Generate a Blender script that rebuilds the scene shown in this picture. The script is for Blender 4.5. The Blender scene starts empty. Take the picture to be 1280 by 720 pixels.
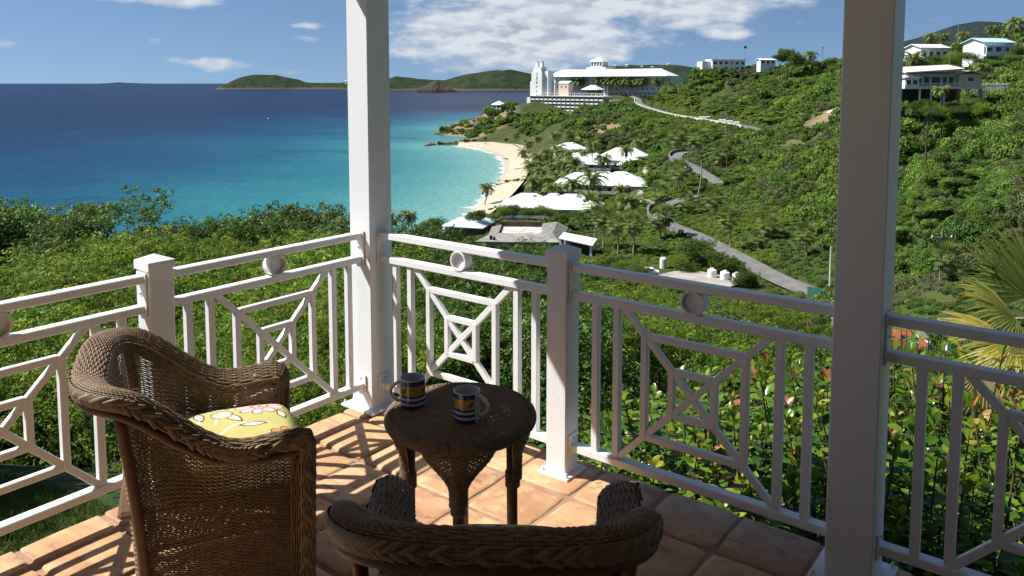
import bpy, bmesh, math, random
import numpy as np
from mathutils import Vector, Matrix

R = math.radians
random.seed(7)
rng = np.random.default_rng(11)
scn = bpy.context.scene
COL = scn.collection

# ------------------------------------------------------------------ camera
EYE = 1.70
PITCH = R(4.94)
FPX = 990.0
cam_d = bpy.data.cameras.new('camera')
cam = bpy.data.objects.new('camera', cam_d)
COL.objects.link(cam)
cam.location = (0, 0, EYE)
cam.rotation_euler = (R(90) - PITCH, 0, 0)
cam_d.sensor_width = 36.0
cam_d.lens = FPX / 1280 * 36.0
cam_d.shift_y = -(360 - 189.4) / 1280
cam_d.clip_start = 0.05
cam_d.clip_end = 120000
scn.camera = cam

# ------------------------------------------------------------------ sun, sky, exposure
SUN_EL = R(49.3)
SUN_H = Vector((-0.996, 0.087, 0)).normalized()
SUN_DIR = Vector((SUN_H.x * math.cos(SUN_EL), SUN_H.y * math.cos(SUN_EL), math.sin(SUN_EL)))
sun_d = bpy.data.lights.new('sun', 'SUN')
sun_d.energy = 5.0
sun_d.angle = R(0.55)
sun_d.color = (1.0, 0.98, 0.945)
sun = bpy.data.objects.new('sun', sun_d)
COL.objects.link(sun)
sun.rotation_euler = (-SUN_DIR).to_track_quat('-Z', 'Y').to_euler()
sun.location = (-30, 0, 40)

scn.view_settings.view_transform = 'Standard'
scn.view_settings.look = 'None'
scn.view_settings.gamma = 1.0
scn.view_settings.exposure = 0.74
scn.view_settings.use_curve_mapping = False
scn.render.engine = 'CYCLES'
scn.cycles.use_denoising = True
scn.cycles.max_bounces = 7
scn.cycles.diffuse_bounces = 4
scn.cycles.glossy_bounces = 3
scn.cycles.transmission_bounces = 4
scn.cycles.transparent_max_bounces = 8
scn.cycles.sample_clamp_indirect = 6.0


class NT:
    """small helper to write node trees"""
    def __init__(self, tree):
        self.t = tree
        self.n = tree.nodes
        self.l = tree.links

    def node(self, kind, **kw):
        nd = self.n.new(kind)
        for k, v in kw.items():
            setattr(nd, k, v)
        return nd

    def put(self, sock, v):
        if isinstance(v, bpy.types.NodeSocket):
            self.l.new(v, sock)
        elif v is not None:
            if isinstance(v, (tuple, list)) and len(v) == 3 and sock.type == 'RGBA':
                v = (*v, 1)
            sock.default_value = v

    def math(self, op, a, b=None, c=None, clamp=False):
        nd = self.node('ShaderNodeMath', operation=op, use_clamp=clamp)
        for i, v in enumerate((a, b, c)):
            if v is not None:
                self.put(nd.inputs[i], v)
        return nd.outputs[0]

    def vmath(self, op, a, b=None):
        nd = self.node('ShaderNodeVectorMath', operation=op)
        self.put(nd.inputs[0], a)
        if b is not None:
            self.put(nd.inputs[1], b)
        return nd.outputs[0]

    def noise(self, vec, scale, detail=4, rough=0.55, dist=0.0):
        nd = self.node('ShaderNodeTexNoise')
        if vec is not None:
            self.put(nd.inputs['Vector'], vec)
        nd.inputs['Scale'].default_value = scale
        nd.inputs['Detail'].default_value = detail
        nd.inputs['Roughness'].default_value = rough
        nd.inputs['Distortion'].default_value = dist
        return nd.outputs['Fac']

    def ramp(self, fac, stops, interp='LINEAR'):
        nd = self.node('ShaderNodeValToRGB')
        cr = nd.color_ramp
        cr.interpolation = interp
        while len(cr.elements) < len(stops):
            cr.elements.new(0.5)
        for e, (p, c) in zip(cr.elements, stops):
            e.position = p
            e.color = (c, c, c, 1) if not isinstance(c, (tuple, list)) else (*c, 1) if len(c) == 3 else c
        self.put(nd.inputs[0], fac)
        return nd.outputs[0]

    def mix(self, fac, a, b, blend='MIX'):
        nd = self.node('ShaderNodeMix', data_type='RGBA', blend_type=blend)
        self.put(nd.inputs[0], fac)
        self.put(nd.inputs[6], a)
        self.put(nd.inputs[7], b)
        return nd.outputs[2]

    def smooth(self, v, lo, hi):
        nd = self.node('ShaderNodeMapRange', interpolation_type='SMOOTHSTEP')
        self.put(nd.inputs['Value'], v)
        nd.inputs['From Min'].default_value = lo
        nd.inputs['From Max'].default_value = hi
        return nd.outputs[0]

    def mapping(self, vec, scale=(1, 1, 1), loc=(0, 0, 0), rot=(0, 0, 0)):
        nd = self.node('ShaderNodeMapping')
        self.put(nd.inputs[0], vec)
        nd.inputs['Scale'].default_value = scale
        nd.inputs['Location'].default_value = loc
        nd.inputs['Rotation'].default_value = rot
        return nd.outputs[0]


# ------------------------------------------------------------------ world: physical sky with fair-weather clouds
world = bpy.data.worlds.new('World')
scn.world = world
world.use_nodes = True
world.cycles.sampling_method = 'MANUAL'
world.cycles.sample_map_resolution = 512
W_ = NT(world.node_tree)
W_.n.clear()
sky = W_.node('ShaderNodeTexSky', sky_type='NISHITA', sun_disc=False)
sky.sun_elevation = SUN_EL
sky.sun_rotation = math.atan2(SUN_H.x, SUN_H.y)
sky.altitude = 40
sky.air_density = 1.0
sky.dust_density = 0.0
sky.ozone_density = 3.0
SKY_STRENGTH = 0.054
tc = W_.node('ShaderNodeTexCoord')
W_.put(sky.inputs[0], W_.vmath('NORMALIZE', W_.vmath('ADD', tc.outputs['Generated'], (0.0, 0.0, 0.13))))   # clear trade-wind air: no yellow band low down
sep = W_.node('ShaderNodeSeparateXYZ')
W_.l.new(tc.outputs['Generated'], sep.inputs[0])
dx, dy, dz = sep.outputs
az = W_.math('ARCTAN2', dx, dy)                 # radians, 0 straight out to sea, + to the right
el = W_.math('ARCSINE', dz)
comb = W_.node('ShaderNodeCombineXYZ')
W_.put(comb.inputs[0], W_.math('MULTIPLY', az, 9.0))
W_.put(comb.inputs[1], W_.math('MULTIPLY', el, 24.0))
sp = comb.outputs[0]


def cloud_patch(az0, el0, wa, we, gain=1.0, tilt=0.0):
    a = W_.math('DIVIDE', W_.math('SUBTRACT', az, az0), wa)
    e_ = W_.math('SUBTRACT', el, el0)
    if tilt:
        e_ = W_.math('SUBTRACT', e_, W_.math('MULTIPLY', W_.math('SUBTRACT', az, az0), tilt))
    e = W_.math('DIVIDE', e_, we)
    d2 = W_.math('ADD', W_.math('MULTIPLY', a, a), W_.math('MULTIPLY', e, e))
    return W_.math('MULTIPLY', W_.math('EXPONENT', W_.math('MULTIPLY', d2, -1.0)), gain)


def px_az(u):
    return math.atan((u - 640) / FPX)


def px_el(v):
    return math.atan((103.8 - v) / FPX)


def patch_px(u0, u1, v0, v1, gain, tilt=0.0):
    return cloud_patch(px_az((u0 + u1) / 2), px_el((v0 + v1) / 2), (px_az(u1) - px_az(u0)) / 2 * 0.9, (px_el(v0) - px_el(v1)) / 2 * 0.9, gain, tilt)


patches = [
    patch_px(430, 1080, -150, 44, 2.0), patch_px(450, 850, -10, 98, 1.45), patch_px(780, 980, -10, 46, 1.1), patch_px(855, 945, 24, 60, 1.15),
    patch_px(95, 300, -6, 20, 1.15, -0.03), patch_px(205, 345, 70, 92, 0.95), patch_px(355, 425, 30, 42, 0.66), patch_px(345, 420, 44, 56, 0.62),
    patch_px(300, 420, 82, 98, 0.44), patch_px(-30, 50, 52, 72, 0.66, -0.12), patch_px(178, 218, 50, 62, 0.64, -0.1), patch_px(380, 430, 60, 74, 0.52),
    patch_px(1240, 1700, -160, 40, 0.8), patch_px(-700, -200, -120, 60, 0.8), patch_px(270, 310, 20, 32, 0.5, -0.1), patch_px(20, 70, 78, 90, 0.4),
    patch_px(490, 620, 66, 102, 0.52), patch_px(100, 150, 80, 90, 0.35),
]
mask = patches[0]
for p_ in patches[1:]:
    mask = W_.math('MAXIMUM', mask, p_)
# the same scattered cloud all the way round and overhead
wide = W_.noise(tc.outputs['Generated'], 2.2, 1, 0.5)
wide = W_.math('MULTIPLY', W_.smooth(wide, 0.5, 0.75), W_.smooth(el, 0.16, 0.40))
mask = W_.math('MAXIMUM', mask, W_.math('MULTIPLY', wide, 0.8))
n_big = W_.noise(sp, 1.9, 6, 0.58)
shift = W_.vmath('ADD', sp, (0.10, -0.16, 0.0))
n_sh = W_.noise(shift, 1.9, 2, 0.58)
dens_raw = W_.math('ADD', mask, W_.math('MULTIPLY', W_.math('SUBTRACT', n_big, 0.5), 1.65))
dens = W_.smooth(dens_raw, 0.40, 1.05)
dens = W_.math('MULTIPLY', dens, W_.smooth(el, 0.0, 0.012))
lit = W_.math('ADD', 0.5, W_.math('MULTIPLY', W_.math('SUBTRACT', n_big, n_sh), 2.6))
thick = W_.smooth(dens_raw, 0.75, 1.55)
shade = W_.math('MULTIPLY', W_.math('SUBTRACT', 1.0, W_.smooth(lit, 0.25, 0.75)), W_.math('ADD', 0.35, W_.math('MULTIPLY', thick, 0.65)))
ccol = W_.mix(shade, (8.3, 8.7, 9.3), (4.4, 5.1, 6.3))
skyb = W_.mix(1.0, sky.outputs[0], (0.95, 1.0, 1.09), 'MULTIPLY')
skyc = W_.mix(W_.math('MULTIPLY', dens, 0.93), skyb, ccol)
bg = W_.node('ShaderNodeBackground')
W_.put(bg.inputs[0], skyc)
bg.inputs[1].default_value = SKY_STRENGTH
wo = W_.node('ShaderNodeOutputWorld')
W_.l.new(bg.outputs[0], wo.inputs[0])

# ------------------------------------------------------------------ frames and builders
YAW = R(37.35)
N1 = Vector((math.cos(YAW), -math.sin(YAW), 0))
N2 = Vector((-math.sin(YAW), -math.cos(YAW), 0))
CORNER = Vector((-0.7365, 4.0835, 0))


def DK(a, b, z=0.0):
    """deck coordinates: a along the landward railing, b along the seaward railing, from the corner column"""
    return CORNER + N1 * a + N2 * b + Vector((0, 0, z))


def at(u, v, D):
    """world point that a surveyed bearing (u, v) gives at ground distance D"""
    xc = (u - 640) / FPX
    yc = -(v - 189.4) / FPX
    c, s = math.cos(PITCH), math.sin(PITCH)
    d = (xc, c + yc * s, -s + yc * c)
    k = D / d[1]
    return Vector((d[0] * k, D, EYE + d[2] * k))


class MB:
    def __init__(self):
        self.v, self.f = [], []

    def add(self, vs, fs):
        o = len(self.v)
        self.v.extend([tuple(p) for p in vs])
        self.f.extend([tuple(i + o for i in f) for f in fs])
        return self

    def box(self, c, h, ax=None):
        c = Vector(c)
        X, Y, Z = ax or (Vector((1, 0, 0)), Vector((0, 1, 0)), Vector((0, 0, 1)))
        vs = [c + X * (h[0] * sx) + Y * (h[1] * sy) + Z * (h[2] * sz) for sz in (-1, 1) for sy in (-1, 1) for sx in (-1, 1)]
        return self.add(vs, [(0, 2, 3, 1), (4, 5, 7, 6), (0, 1, 5, 4), (2, 6, 7, 3), (0, 4, 6, 2), (1, 3, 7, 5)])

    def span(self, x0, x1, y0, y1, z0, z1):
        return self.box(((x0 + x1) / 2, (y0 + y1) / 2, (z0 + z1) / 2), (abs(x1 - x0) / 2, abs(y1 - y0) / 2, abs(z1 - z0) / 2))

    def bbox(self, c, h, bev, ax=None):
        """box with bevelled edges"""
        X, Y, Z = ax or (Vector((1, 0, 0)), Vector((0, 1, 0)), Vector((0, 0, 1)))
        c = Vector(c)
        bev = min(bev, min(h) * 0.9)
        vs, idx = [], {}
        for sx in (-1, 1):
            for sy in (-1, 1):
                for sz in (-1, 1):
                    for k in range(3):
                        d = [h[0], h[1], h[2]]
                        for q in range(3):
                            if q != k:
                                d[q] -= bev
                        idx[(sx, sy, sz, k)] = len(vs)
                        vs.append(c + X * (sx * d[0]) + Y * (sy * d[1]) + Z * (sz * d[2]))
        fs = []
        S = (-1, 1)
        for s in S:
            q = [(s, -1, -1, 0), (s, 1, -1, 0), (s, 1, 1, 0), (s, -1, 1, 0)]
            fs.append([idx[k] for k in (q if s > 0 else q[::-1])])
            q = [(-1, s, -1, 1), (-1, s, 1, 1), (1, s, 1, 1), (1, s, -1, 1)]
            fs.append([idx[k] for k in (q if s > 0 else q[::-1])])
            q = [(-1, -1, s, 2), (1, -1, s, 2), (1, 1, s, 2), (-1, 1, s, 2)]
            fs.append([idx[k] for k in (q if s > 0 else q[::-1])])
        for s in S:
            for t in S:
                q = [(-1, s, t, 1), (-1, s, t, 2), (1, s, t, 2), (1, s, t, 1)]
                fs.append([idx[k] for k in (q if s * t < 0 else q[::-1])])
                q = [(s, -1, t, 0), (s, -1, t, 2), (s, 1, t, 2), (s, 1, t, 0)]
                fs.append([idx[k] for k in (q if s * t > 0 else q[::-1])])
                q = [(s, t, -1, 0), (s, t, -1, 1), (s, t, 1, 1), (s, t, 1, 0)]
                fs.append([idx[k] for k in (q if s * t < 0 else q[::-1])])
        for sx in S:
            for sy in S:
                for sz in S:
                    q = [idx[(sx, sy, sz, k)] for k in range(3)]
                    fs.append(q if sx * sy * sz > 0 else q[::-1])
        return self.add(vs, fs)

    def tube(self, pts, rad, n=8, caps=True):
        pts = [Vector(p) for p in pts]
        m = len(pts)
        if not isinstance(rad, (list, tuple)):
            rad = [rad] * m
        vs, fs = [], []
        t0 = (pts[1] - pts[0]).normalized()
        ref = Vector((0, 0, 1)) if abs(t0.z) < 0.9 else Vector((1, 0, 0))
        nrm = t0.cross(ref).normalized()
        for i, p in enumerate(pts):
            t = (pts[min(i + 1, m - 1)] - pts[max(i - 1, 0)]).normalized()
            nrm = (nrm - t * nrm.dot(t)).normalized()
            b = t.cross(nrm)
            for k in range(n):
                a = 2 * math.pi * k / n
                vs.append(p + (nrm * math.cos(a) + b * math.sin(a)) * rad[i])
        for i in range(m - 1):
            for k in range(n):
                fs.append((i * n + k, i * n + (k + 1) % n, (i + 1) * n + (k + 1) % n, (i + 1) * n + k))
        if caps:
            fs.append(tuple(range(n - 1, -1, -1)))
            fs.append(tuple(range((m - 1) * n, m * n)))
        return self.add(vs, fs)

    def lathe(self, prof, n=24, c=(0, 0, 0), close=False):
        vs, fs = [], []
        for r, z in prof:
            for k in range(n):
                a = 2 * math.pi * k / n
                vs.append((c[0] + r * math.cos(a), c[1] + r * math.sin(a), c[2] + z))
        m = len(prof)
        for i in range(m - 1):
            for k in range(n):
                fs.append((i * n + k, i * n + (k + 1) % n, (i + 1) * n + (k + 1) % n, (i + 1) * n + k))
        if close:
            fs.append(tuple(range(n - 1, -1, -1)))
            fs.append(tuple(range((m - 1) * n, m * n)))
        return self.add(vs, fs)

    def mesh(self, name, mat=None, smooth=False):
        me = bpy.data.meshes.new(name)
        me.from_pydata(self.v, [], self.f)
        if smooth:
            me.polygons.foreach_set('use_smooth', [True] * len(me.polygons))
        if mat:
            me.materials.append(mat)
        me.update()
        return me


def link(name, data, parent=None, loc=(0, 0, 0), rotz=0.0, **props):
    o = bpy.data.objects.new(name, data)
    COL.objects.link(o)
    o.location = loc
    if rotz:
        o.rotation_euler = (0, 0, rotz)
    if parent is not None:
        o.parent = parent
    for k, v in props.items():
        o[k] = v
    return o


def thing(name, label, category, loc=(0, 0, 0), rotz=0.0, group=None, data=None):
    o = link(name, data, None, loc, rotz, label=label, category=category)
    if group:
        o['group'] = group
    return o


def copy_tree(o, parent=None):
    c = o.copy()
    COL.objects.link(c)
    c.parent = parent
    for ch in KIDS(o):
        copy_tree(ch, c)
    return c


def KIDS(o):
    return [q for q in o.children]


def fast_mesh(name, verts, quads, mat, smooth=False, attr=None, attr_name='Col', tri=False):
    """numpy arrays -> mesh; attr is one colour per vertex"""
    verts = np.asarray(verts, dtype=np.float32)
    quads = np.asarray(quads, dtype=np.int32)
    me = bpy.data.meshes.new(name)
    nv, nf = len(verts), len(quads)
    k = quads.shape[1]
    me.vertices.add(nv)
    me.vertices.foreach_set('co', verts.ravel())
    me.loops.add(nf * k)
    me.loops.foreach_set('vertex_index', quads.ravel())
    me.polygons.add(nf)
    me.polygons.foreach_set('loop_start', np.arange(0, nf * k, k, dtype=np.int32))
    if smooth:
        me.polygons.foreach_set('use_smooth', np.ones(nf, dtype=bool))
    if attr is not None:
        attr = np.asarray(attr, dtype=np.float32)
        if attr.ndim == 1:
            ca = me.attributes.new(attr_name, 'FLOAT', 'POINT')
            ca.data.foreach_set('value', attr)
        else:
            if attr.shape[1] == 3:
                attr = np.concatenate([attr, np.ones((nv, 1), np.float32)], 1)
            ca = me.attributes.new(attr_name, 'FLOAT_COLOR', 'POINT')
            ca.data.foreach_set('color', attr.ravel())
    me.materials.append(mat)
    me.update(calc_edges=True)
    me.validate()
    return me


# ------------------------------------------------------------------ materials
def mat_new(name):
    m = bpy.data.materials.new(name)
    m.use_nodes = True
    t = NT(m.node_tree)
    b = t.n['Principled BSDF']
    return m, t, b


def mat_simple(name, col, rough=0.6, var=0.12, scale=8.0, bump=0.0, spec=0.4, metal=0.0, bscale=None):
    m, t, b = mat_new(name)
    co = t.node('ShaderNodeTexCoord').outputs['Object']
    n = t.noise(co, scale, 5)
    lo = tuple(c * (1 - var) for c in col)
    hi = tuple(min(1, c * (1 + var)) for c in col)
    t.put(b.inputs['Base Color'], t.ramp(n, [(0.3, lo), (0.7, hi)]))
    b.inputs['Roughness'].default_value = rough
    b.inputs['Specular IOR Level'].default_value = spec
    b.inputs['Metallic'].default_value = metal
    if bump:
        bp = t.node('ShaderNodeBump')
        bp.inputs['Strength'].default_value = bump
        bp.inputs['Distance'].default_value = 0.01
        t.put(bp.inputs['Height'], t.noise(co, bscale or scale * 6, 4))
        t.l.new(bp.outputs[0], b.inputs['Normal'])
    return m


M = {}
def paint_material():
    """brushed white gloss with faint grime, drips and small chips"""
    m, t, b = mat_new('white_paint')
    co = t.node('ShaderNodeTexCoord').outputs['Object']
    big = t.noise(co, 2.2, 4, 0.6)
    streak = t.noise(t.mapping(co, (26, 26, 1.6)), 1.0, 4, 0.6)
    spot = t.noise(co, 42, 3, 0.55)
    c = t.ramp(big, [(0.3, (0.765, 0.77, 0.765)), (0.7, (0.80, 0.805, 0.805))])
    c = t.mix(t.math('MULTIPLY', t.smooth(streak, 0.55, 0.78), 0.28), c, (0.60, 0.585, 0.55))
    c = t.mix(t.math('MULTIPLY', t.smooth(spot, 0.735, 0.755), 0.75), c, (0.33, 0.29, 0.25))
    t.put(b.inputs['Base Color'], c)
    t.put(b.inputs['Roughness'], t.math('ADD', 0.30, t.math('MULTIPLY', streak, 0.22)))
    b.inputs['Specular IOR Level'].default_value = 0.45
    bp = t.node('ShaderNodeBump')
    bp.inputs['Strength'].default_value = 0.10
    bp.inputs['Distance'].default_value = 0.004
    t.put(bp.inputs['Height'], t.math('ADD', t.noise(t.mapping(co, (160, 160, 14)), 1.0, 3), t.math('MULTIPLY', spot, 0.5)))
    t.l.new(bp.outputs[0], b.inputs['Normal'])
    return m


M['white_paint'] = paint_material()
M['wall_cream'] = mat_simple('wall_cream', (0.70, 0.68, 0.62), 0.8, 0.05, 2.0)
M['bolt_steel'] = mat_simple('bolt_steel', (0.62, 0.62, 0.62), 0.35, 0.1, 40, metal=0.6)
M['weep_dark'] = mat_simple('weep_dark', (0.06, 0.055, 0.05), 0.7)
# ------------------------------------------------------------------ setting: porch floor with terracotta tiles
def tile_material():
    m, t, b = mat_new('terracotta_tile')
    co = t.node('ShaderNodeTexCoord').outputs['Object']
    oi = t.node('ShaderNodeObjectInfo')
    off = t.node('ShaderNodeCombineXYZ')
    t.put(off.inputs[0], t.math('MULTIPLY', oi.outputs['Random'], 37.0))
    t.put(off.inputs[1], t.math('MULTIPLY', oi.outputs['Random'], 91.0))
    p = t.vmath('ADD', co, off.outputs[0])
    base = t.ramp(oi.outputs['Random'], [(0.0, (0.31, 0.150, 0.078)), (0.22, (0.47, 0.265, 0.130)), (0.45, (0.55, 0.355, 0.180)), (0.65, (0.44, 0.235, 0.125)), (0.85, (0.52, 0.325, 0.175)), (1.0, (0.36, 0.175, 0.095))])
    n1 = t.noise(p, 7.0, 6, 0.62, 0.6)
    c1 = t.mix(t.smooth(n1, 0.45, 0.72), base, (0.58, 0.41, 0.21))
    n2 = t.noise(t.mapping(p, (1, 2.4, 1)), 4.2, 8, 0.68, 1.2)
    c2 = t.mix(t.math('MULTIPLY', t.smooth(n2, 0.50, 0.70), t.math('ADD', 0.35, t.math('MULTIPLY', t.math('FRACT', t.math('MULTIPLY', oi.outputs['Random'], 7.3)), 0.6))), c1, (0.20, 0.095, 0.065))
    n3 = t.noise(p, 60, 4, 0.7)
    c3 = t.mix(t.math('MULTIPLY', t.smooth(n3, 0.55, 0.8), 0.4), c2, (0.30, 0.17, 0.10))
    n4 = t.noise(t.mapping(p, (1.6, 1, 1)), 10, 7, 0.7, 2.0)
    c4 = t.mix(t.math('MULTIPLY', t.smooth(n4, 0.58, 0.75), 0.5), c3, (0.56, 0.47, 0.37))
    t.put(b.inputs['Base Color'], c4)
    t.put(b.inputs['Roughness'], t.math('ADD', 0.42, t.math('MULTIPLY', n2, 0.35)))
    b.inputs['Specular IOR Level'].default_value = 0.35
    bp = t.node('ShaderNodeBump')
    bp.inputs['Strength'].default_value = 0.35
    bp.inputs['Distance'].default_value = 0.006
    t.put(bp.inputs['Height'], t.math('ADD', n1, t.math('MULTIPLY', n3, 0.35)))
    t.l.new(bp.outputs[0], b.inputs['Normal'])
    return m


M['tile'] = tile_material()
M['grout'] = mat_simple('grout', (0.33, 0.195, 0.125), 0.9, 0.25, 14, 0.4)

A_EDGE, B_EDGE = -0.062, -0.137
deck = MB()
deck.span(A_EDGE + 0.012, 5.2, -4.8, -(B_EDGE + 0.012), -0.30, -0.008)
deck_o = link('porch_floor', deck.mesh('porch_floor', M['grout']), None, CORNER, -YAW, kind='structure')


def tile_mesh(w, d, seed, edge=''):
    """slightly pillowed handmade tile, top at z = 0, origin at its middle"""
    r = random.Random(seed)
    rows = [(0.5, -0.022), (0.5, -0.007), (0.49, -0.0025), (0.465, 0.0), (0.2, 0.0012)]
    mb = MB()
    n = 20
    ring = []
    for k in range(n):
        side, f = divmod(k, n // 4)
        f = f / (n // 4) * 2 - 1
        q = [(f, -1), (1, f), (-f, 1), (-1, -f)][side]
        ring.append(q)
    jit = [r.uniform(-0.0022, 0.0022) for _ in ring]
    vs, fs = [], []
    for s, z in rows:
        for (x, y), j in zip(ring, jit):
            k = 1.0 if max(abs(x), abs(y)) < 0.99 or min(abs(x), abs(y)) < 0.99 else 0.965
            inset = (0.5 - s) * min(w, d) * 2
            sx = (w / 2 - inset + j) if s > 0.3 else w * s
            sy = (d / 2 - inset + j) if s > 0.3 else d * s
            vs.append((x * sx * k, y * sy * k, z))
    m = len(rows)
    for i in range(m - 1):
        for k in range(n):
            fs.append((i * n + k, i * n + (k + 1) % n, (i + 1) * n + (k + 1) % n, (i + 1) * n + k))
    fs.append(tuple(range((m - 1) * n, m * n)))
    mb.add(vs, fs)
    return mb.mesh('tile', M['tile'], True)


PA, PB = 0.311, 0.308
a_lines = [A_EDGE] + [1.037 + PA * k for k in range(-3, 9)]
b_lines = [B_EDGE] + [0.165 + PB * k for k in range(0, 10)]
tile_cache = {}
rt = random.Random(3)
for i in range(len(a_lines) - 1):
    for j in range(len(b_lines) - 1):
        a0, a1, b0, b1 = a_lines[i], a_lines[i + 1], b_lines[j], b_lines[j + 1]
        g = 0.0075
        ga = 0 if i == 0 else g
        gb = 0 if j == 0 else g
        w, d = (a1 - g) - (a0 + ga), (b1 - g) - (b0 + gb)
        key = (round(w, 3), round(d, 3), rt.randrange(3))
        if key not in tile_cache:
            tile_cache[key] = tile_mesh(w, d, len(tile_cache))
        o = link('tile', tile_cache[key], deck_o, ((a0 + ga + a1 - g) / 2, -(b0 + gb + b1 - g) / 2, rt.uniform(-0.0015, 0.0015)))
        o.rotation_euler = (rt.uniform(-0.004, 0.004), rt.uniform(-0.004, 0.004), rt.uniform(-0.006, 0.006))
# plain floor behind the viewer
rest = MB().span(a_lines[-1] + 0.01, 5.2, -4.8, 0.12, -0.009, -0.001).span(-0.05, a_lines[-1], -4.8, -b_lines[-1] - 0.01, -0.009, -0.001)
link('floor_rear_strip', rest.mesh('floor_rear_strip', M['tile']), deck_o)
# foundation wall under the floor
fw = MB().span(A_EDGE + 0.05, 5.2, -4.8, -(B_EDGE + 0.05), -2.6, -0.302)
link('foundation_wall', fw.mesh('foundation_wall', M['wall_cream']), None, CORNER, -YAW, kind='structure')

# porch roof and house wall (out of the picture; they shade the porch)
roof = MB()
EA, EB, RZ = -0.205, -0.09, 2.40
roof.span(EA, 5.4, -5.2, -EB, RZ, RZ + 0.06)
roof.span(EA + 0.0, EA + 0.03, -5.2, -EB, RZ + 0.062, RZ + 0.22)
M['porch_roof'] = mat_simple('porch_roof', (0.62, 0.58, 0.52), 0.6, 0.06, 2)
link('porch_roof', roof.mesh('porch_roof', M['porch_roof']), None, CORNER, -YAW, kind='structure')
M['house_wall'] = mat_simple('house_wall', (0.55, 0.49, 0.41), 0.8, 0.08, 2)
hw = MB().span(4.3, 4.5, -5.0, 0.1, 0.0, RZ - 0.002).span(-0.02, 4.298, -4.7, -4.5, 0.0, RZ - 0.002)
link('house_wall', hw.mesh('house_wall', M['house_wall']), None, CORNER, -YAW, kind='structure')


# ------------------------------------------------------------------ railings
def bar(x0, z0, x1, z1, w, dep):
    """square bar in the plane of the railing (local x, z)"""
    p, q = Vector((x0, 0, z0)), Vector((x1, 0, z1))
    d = q - p
    L = d.length
    X = d.normalized()
    Z = Vector((0, 1, 0)).cross(X) * -1
    return MB().bbox((p + q) / 2, (L / 2, dep / 2, w / 2), 0.0022, (X, Vector((0, 1, 0)), Z))


def railing_section(label, loc, rotz, x0, x1, c=0.0):
    """x0..x1 clear span from the middle of the pattern"""
    t = thing('railing_section', label, 'railing', loc, rotz, 'white railing sections round the porch')
    P = lambda n, mb: link(n, mb.mesh(n, M['white_paint']), t)
    for n, zc, dep in (('top_rail', 0.921, 0.05), ('middle_rail', 0.799, 0.046), ('bottom_rail', 0.128, 0.046)):
        P(n, MB().bbox(((x0 + x1) / 2, 0, zc), ((x1 - x0) / 2 - 0.006, dep / 2, 0.016), 0.003))
    for s in (-1, 1):
        for x in (0.437, 0.335):
            P('baluster', bar(s * x, 0.142, s * x, 0.785, 0.030, 0.030))
        P('outer_upright', bar(s * 0.208, 0.262, s * 0.208, 0.694, 0.0275, 0.0285))
        P('inner_upright', bar(s * 0.0885, 0.386, s * 0.0885, 0.570, 0.0265, 0.0275))
    zc = 0.478
    for s in (-1, 1):
        P('outer_crossbar', bar(-0.197, zc + s * 0.2095, 0.197, zc + s * 0.2095, 0.027, 0.0265))
        P('inner_crossbar', bar(-0.078, zc + s * 0.0895, 0.078, zc + s * 0.0895, 0.026, 0.0255))
    P('diagonal_brace', bar(-0.330, zc - 0.336, 0.305, zc + 0.308, 0.0270, 0.0240))
    P('diagonal_brace', bar(-0.305, zc + 0.308, 0.330, zc - 0.336, 0.0264, 0.0232))
    # ring between the two upper rails
    ring = MB()
    n = 36
    prof = [(0.0410, -0.026), (0.0475, -0.026), (0.0485, -0.024), (0.0485, 0.024), (0.0475, 0.026), (0.0410, 0.026)]
    vs, fs = [], []
    for k in range(n):
        a = 2 * math.pi * k / n
        for r, y in prof:
            vs.append((r * math.cos(a), y, 0.8605 + r * math.sin(a)))
    m = len(prof)
    for k in range(n):
        for i in range(m):
            fs.append((k * m + i, k * m + (i + 1) % m, ((k + 1) % n) * m + (i + 1) % m, ((k + 1) % n) * m + i))
    ring.add(vs, fs)
    ro = P('ring', ring)
    disc = MB()
    vs = [(0.0412 * math.cos(2 * math.pi * k / n), y, 0.8605 + 0.0412 * math.sin(2 * math.pi * k / n)) for y in (-0.006, 0.006) for k in range(n)]
    disc.add(vs, [tuple(range(n)), tuple(range(2 * n - 1, n - 1, -1))])
    link('disc', disc.mesh('disc', M['white_paint']), ro)
    # fixing plates on the posts with their screws
    for s, xe in ((-1, x0), (1, x1)):
        for z0, z1, hw_ in ((0.772, 0.946, 0.036), (0.094, 0.186, 0.034)):
            br = P('bracket', MB().bbox((xe - s * 0.0045, 0, (z0 + z1) / 2), (0.004, hw_, (z1 - z0) / 2), 0.0015))
            zz = 0.862 if z0 > 0.5 else 0.167
            scs = MB().tube([(xe - s * 0.0085, 0.0, zz), (xe - s * 0.013, 0.0, zz)], 0.0055, 6)
            link('screw', scs.mesh('screw', M['bolt_steel']), br)
    return t


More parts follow.
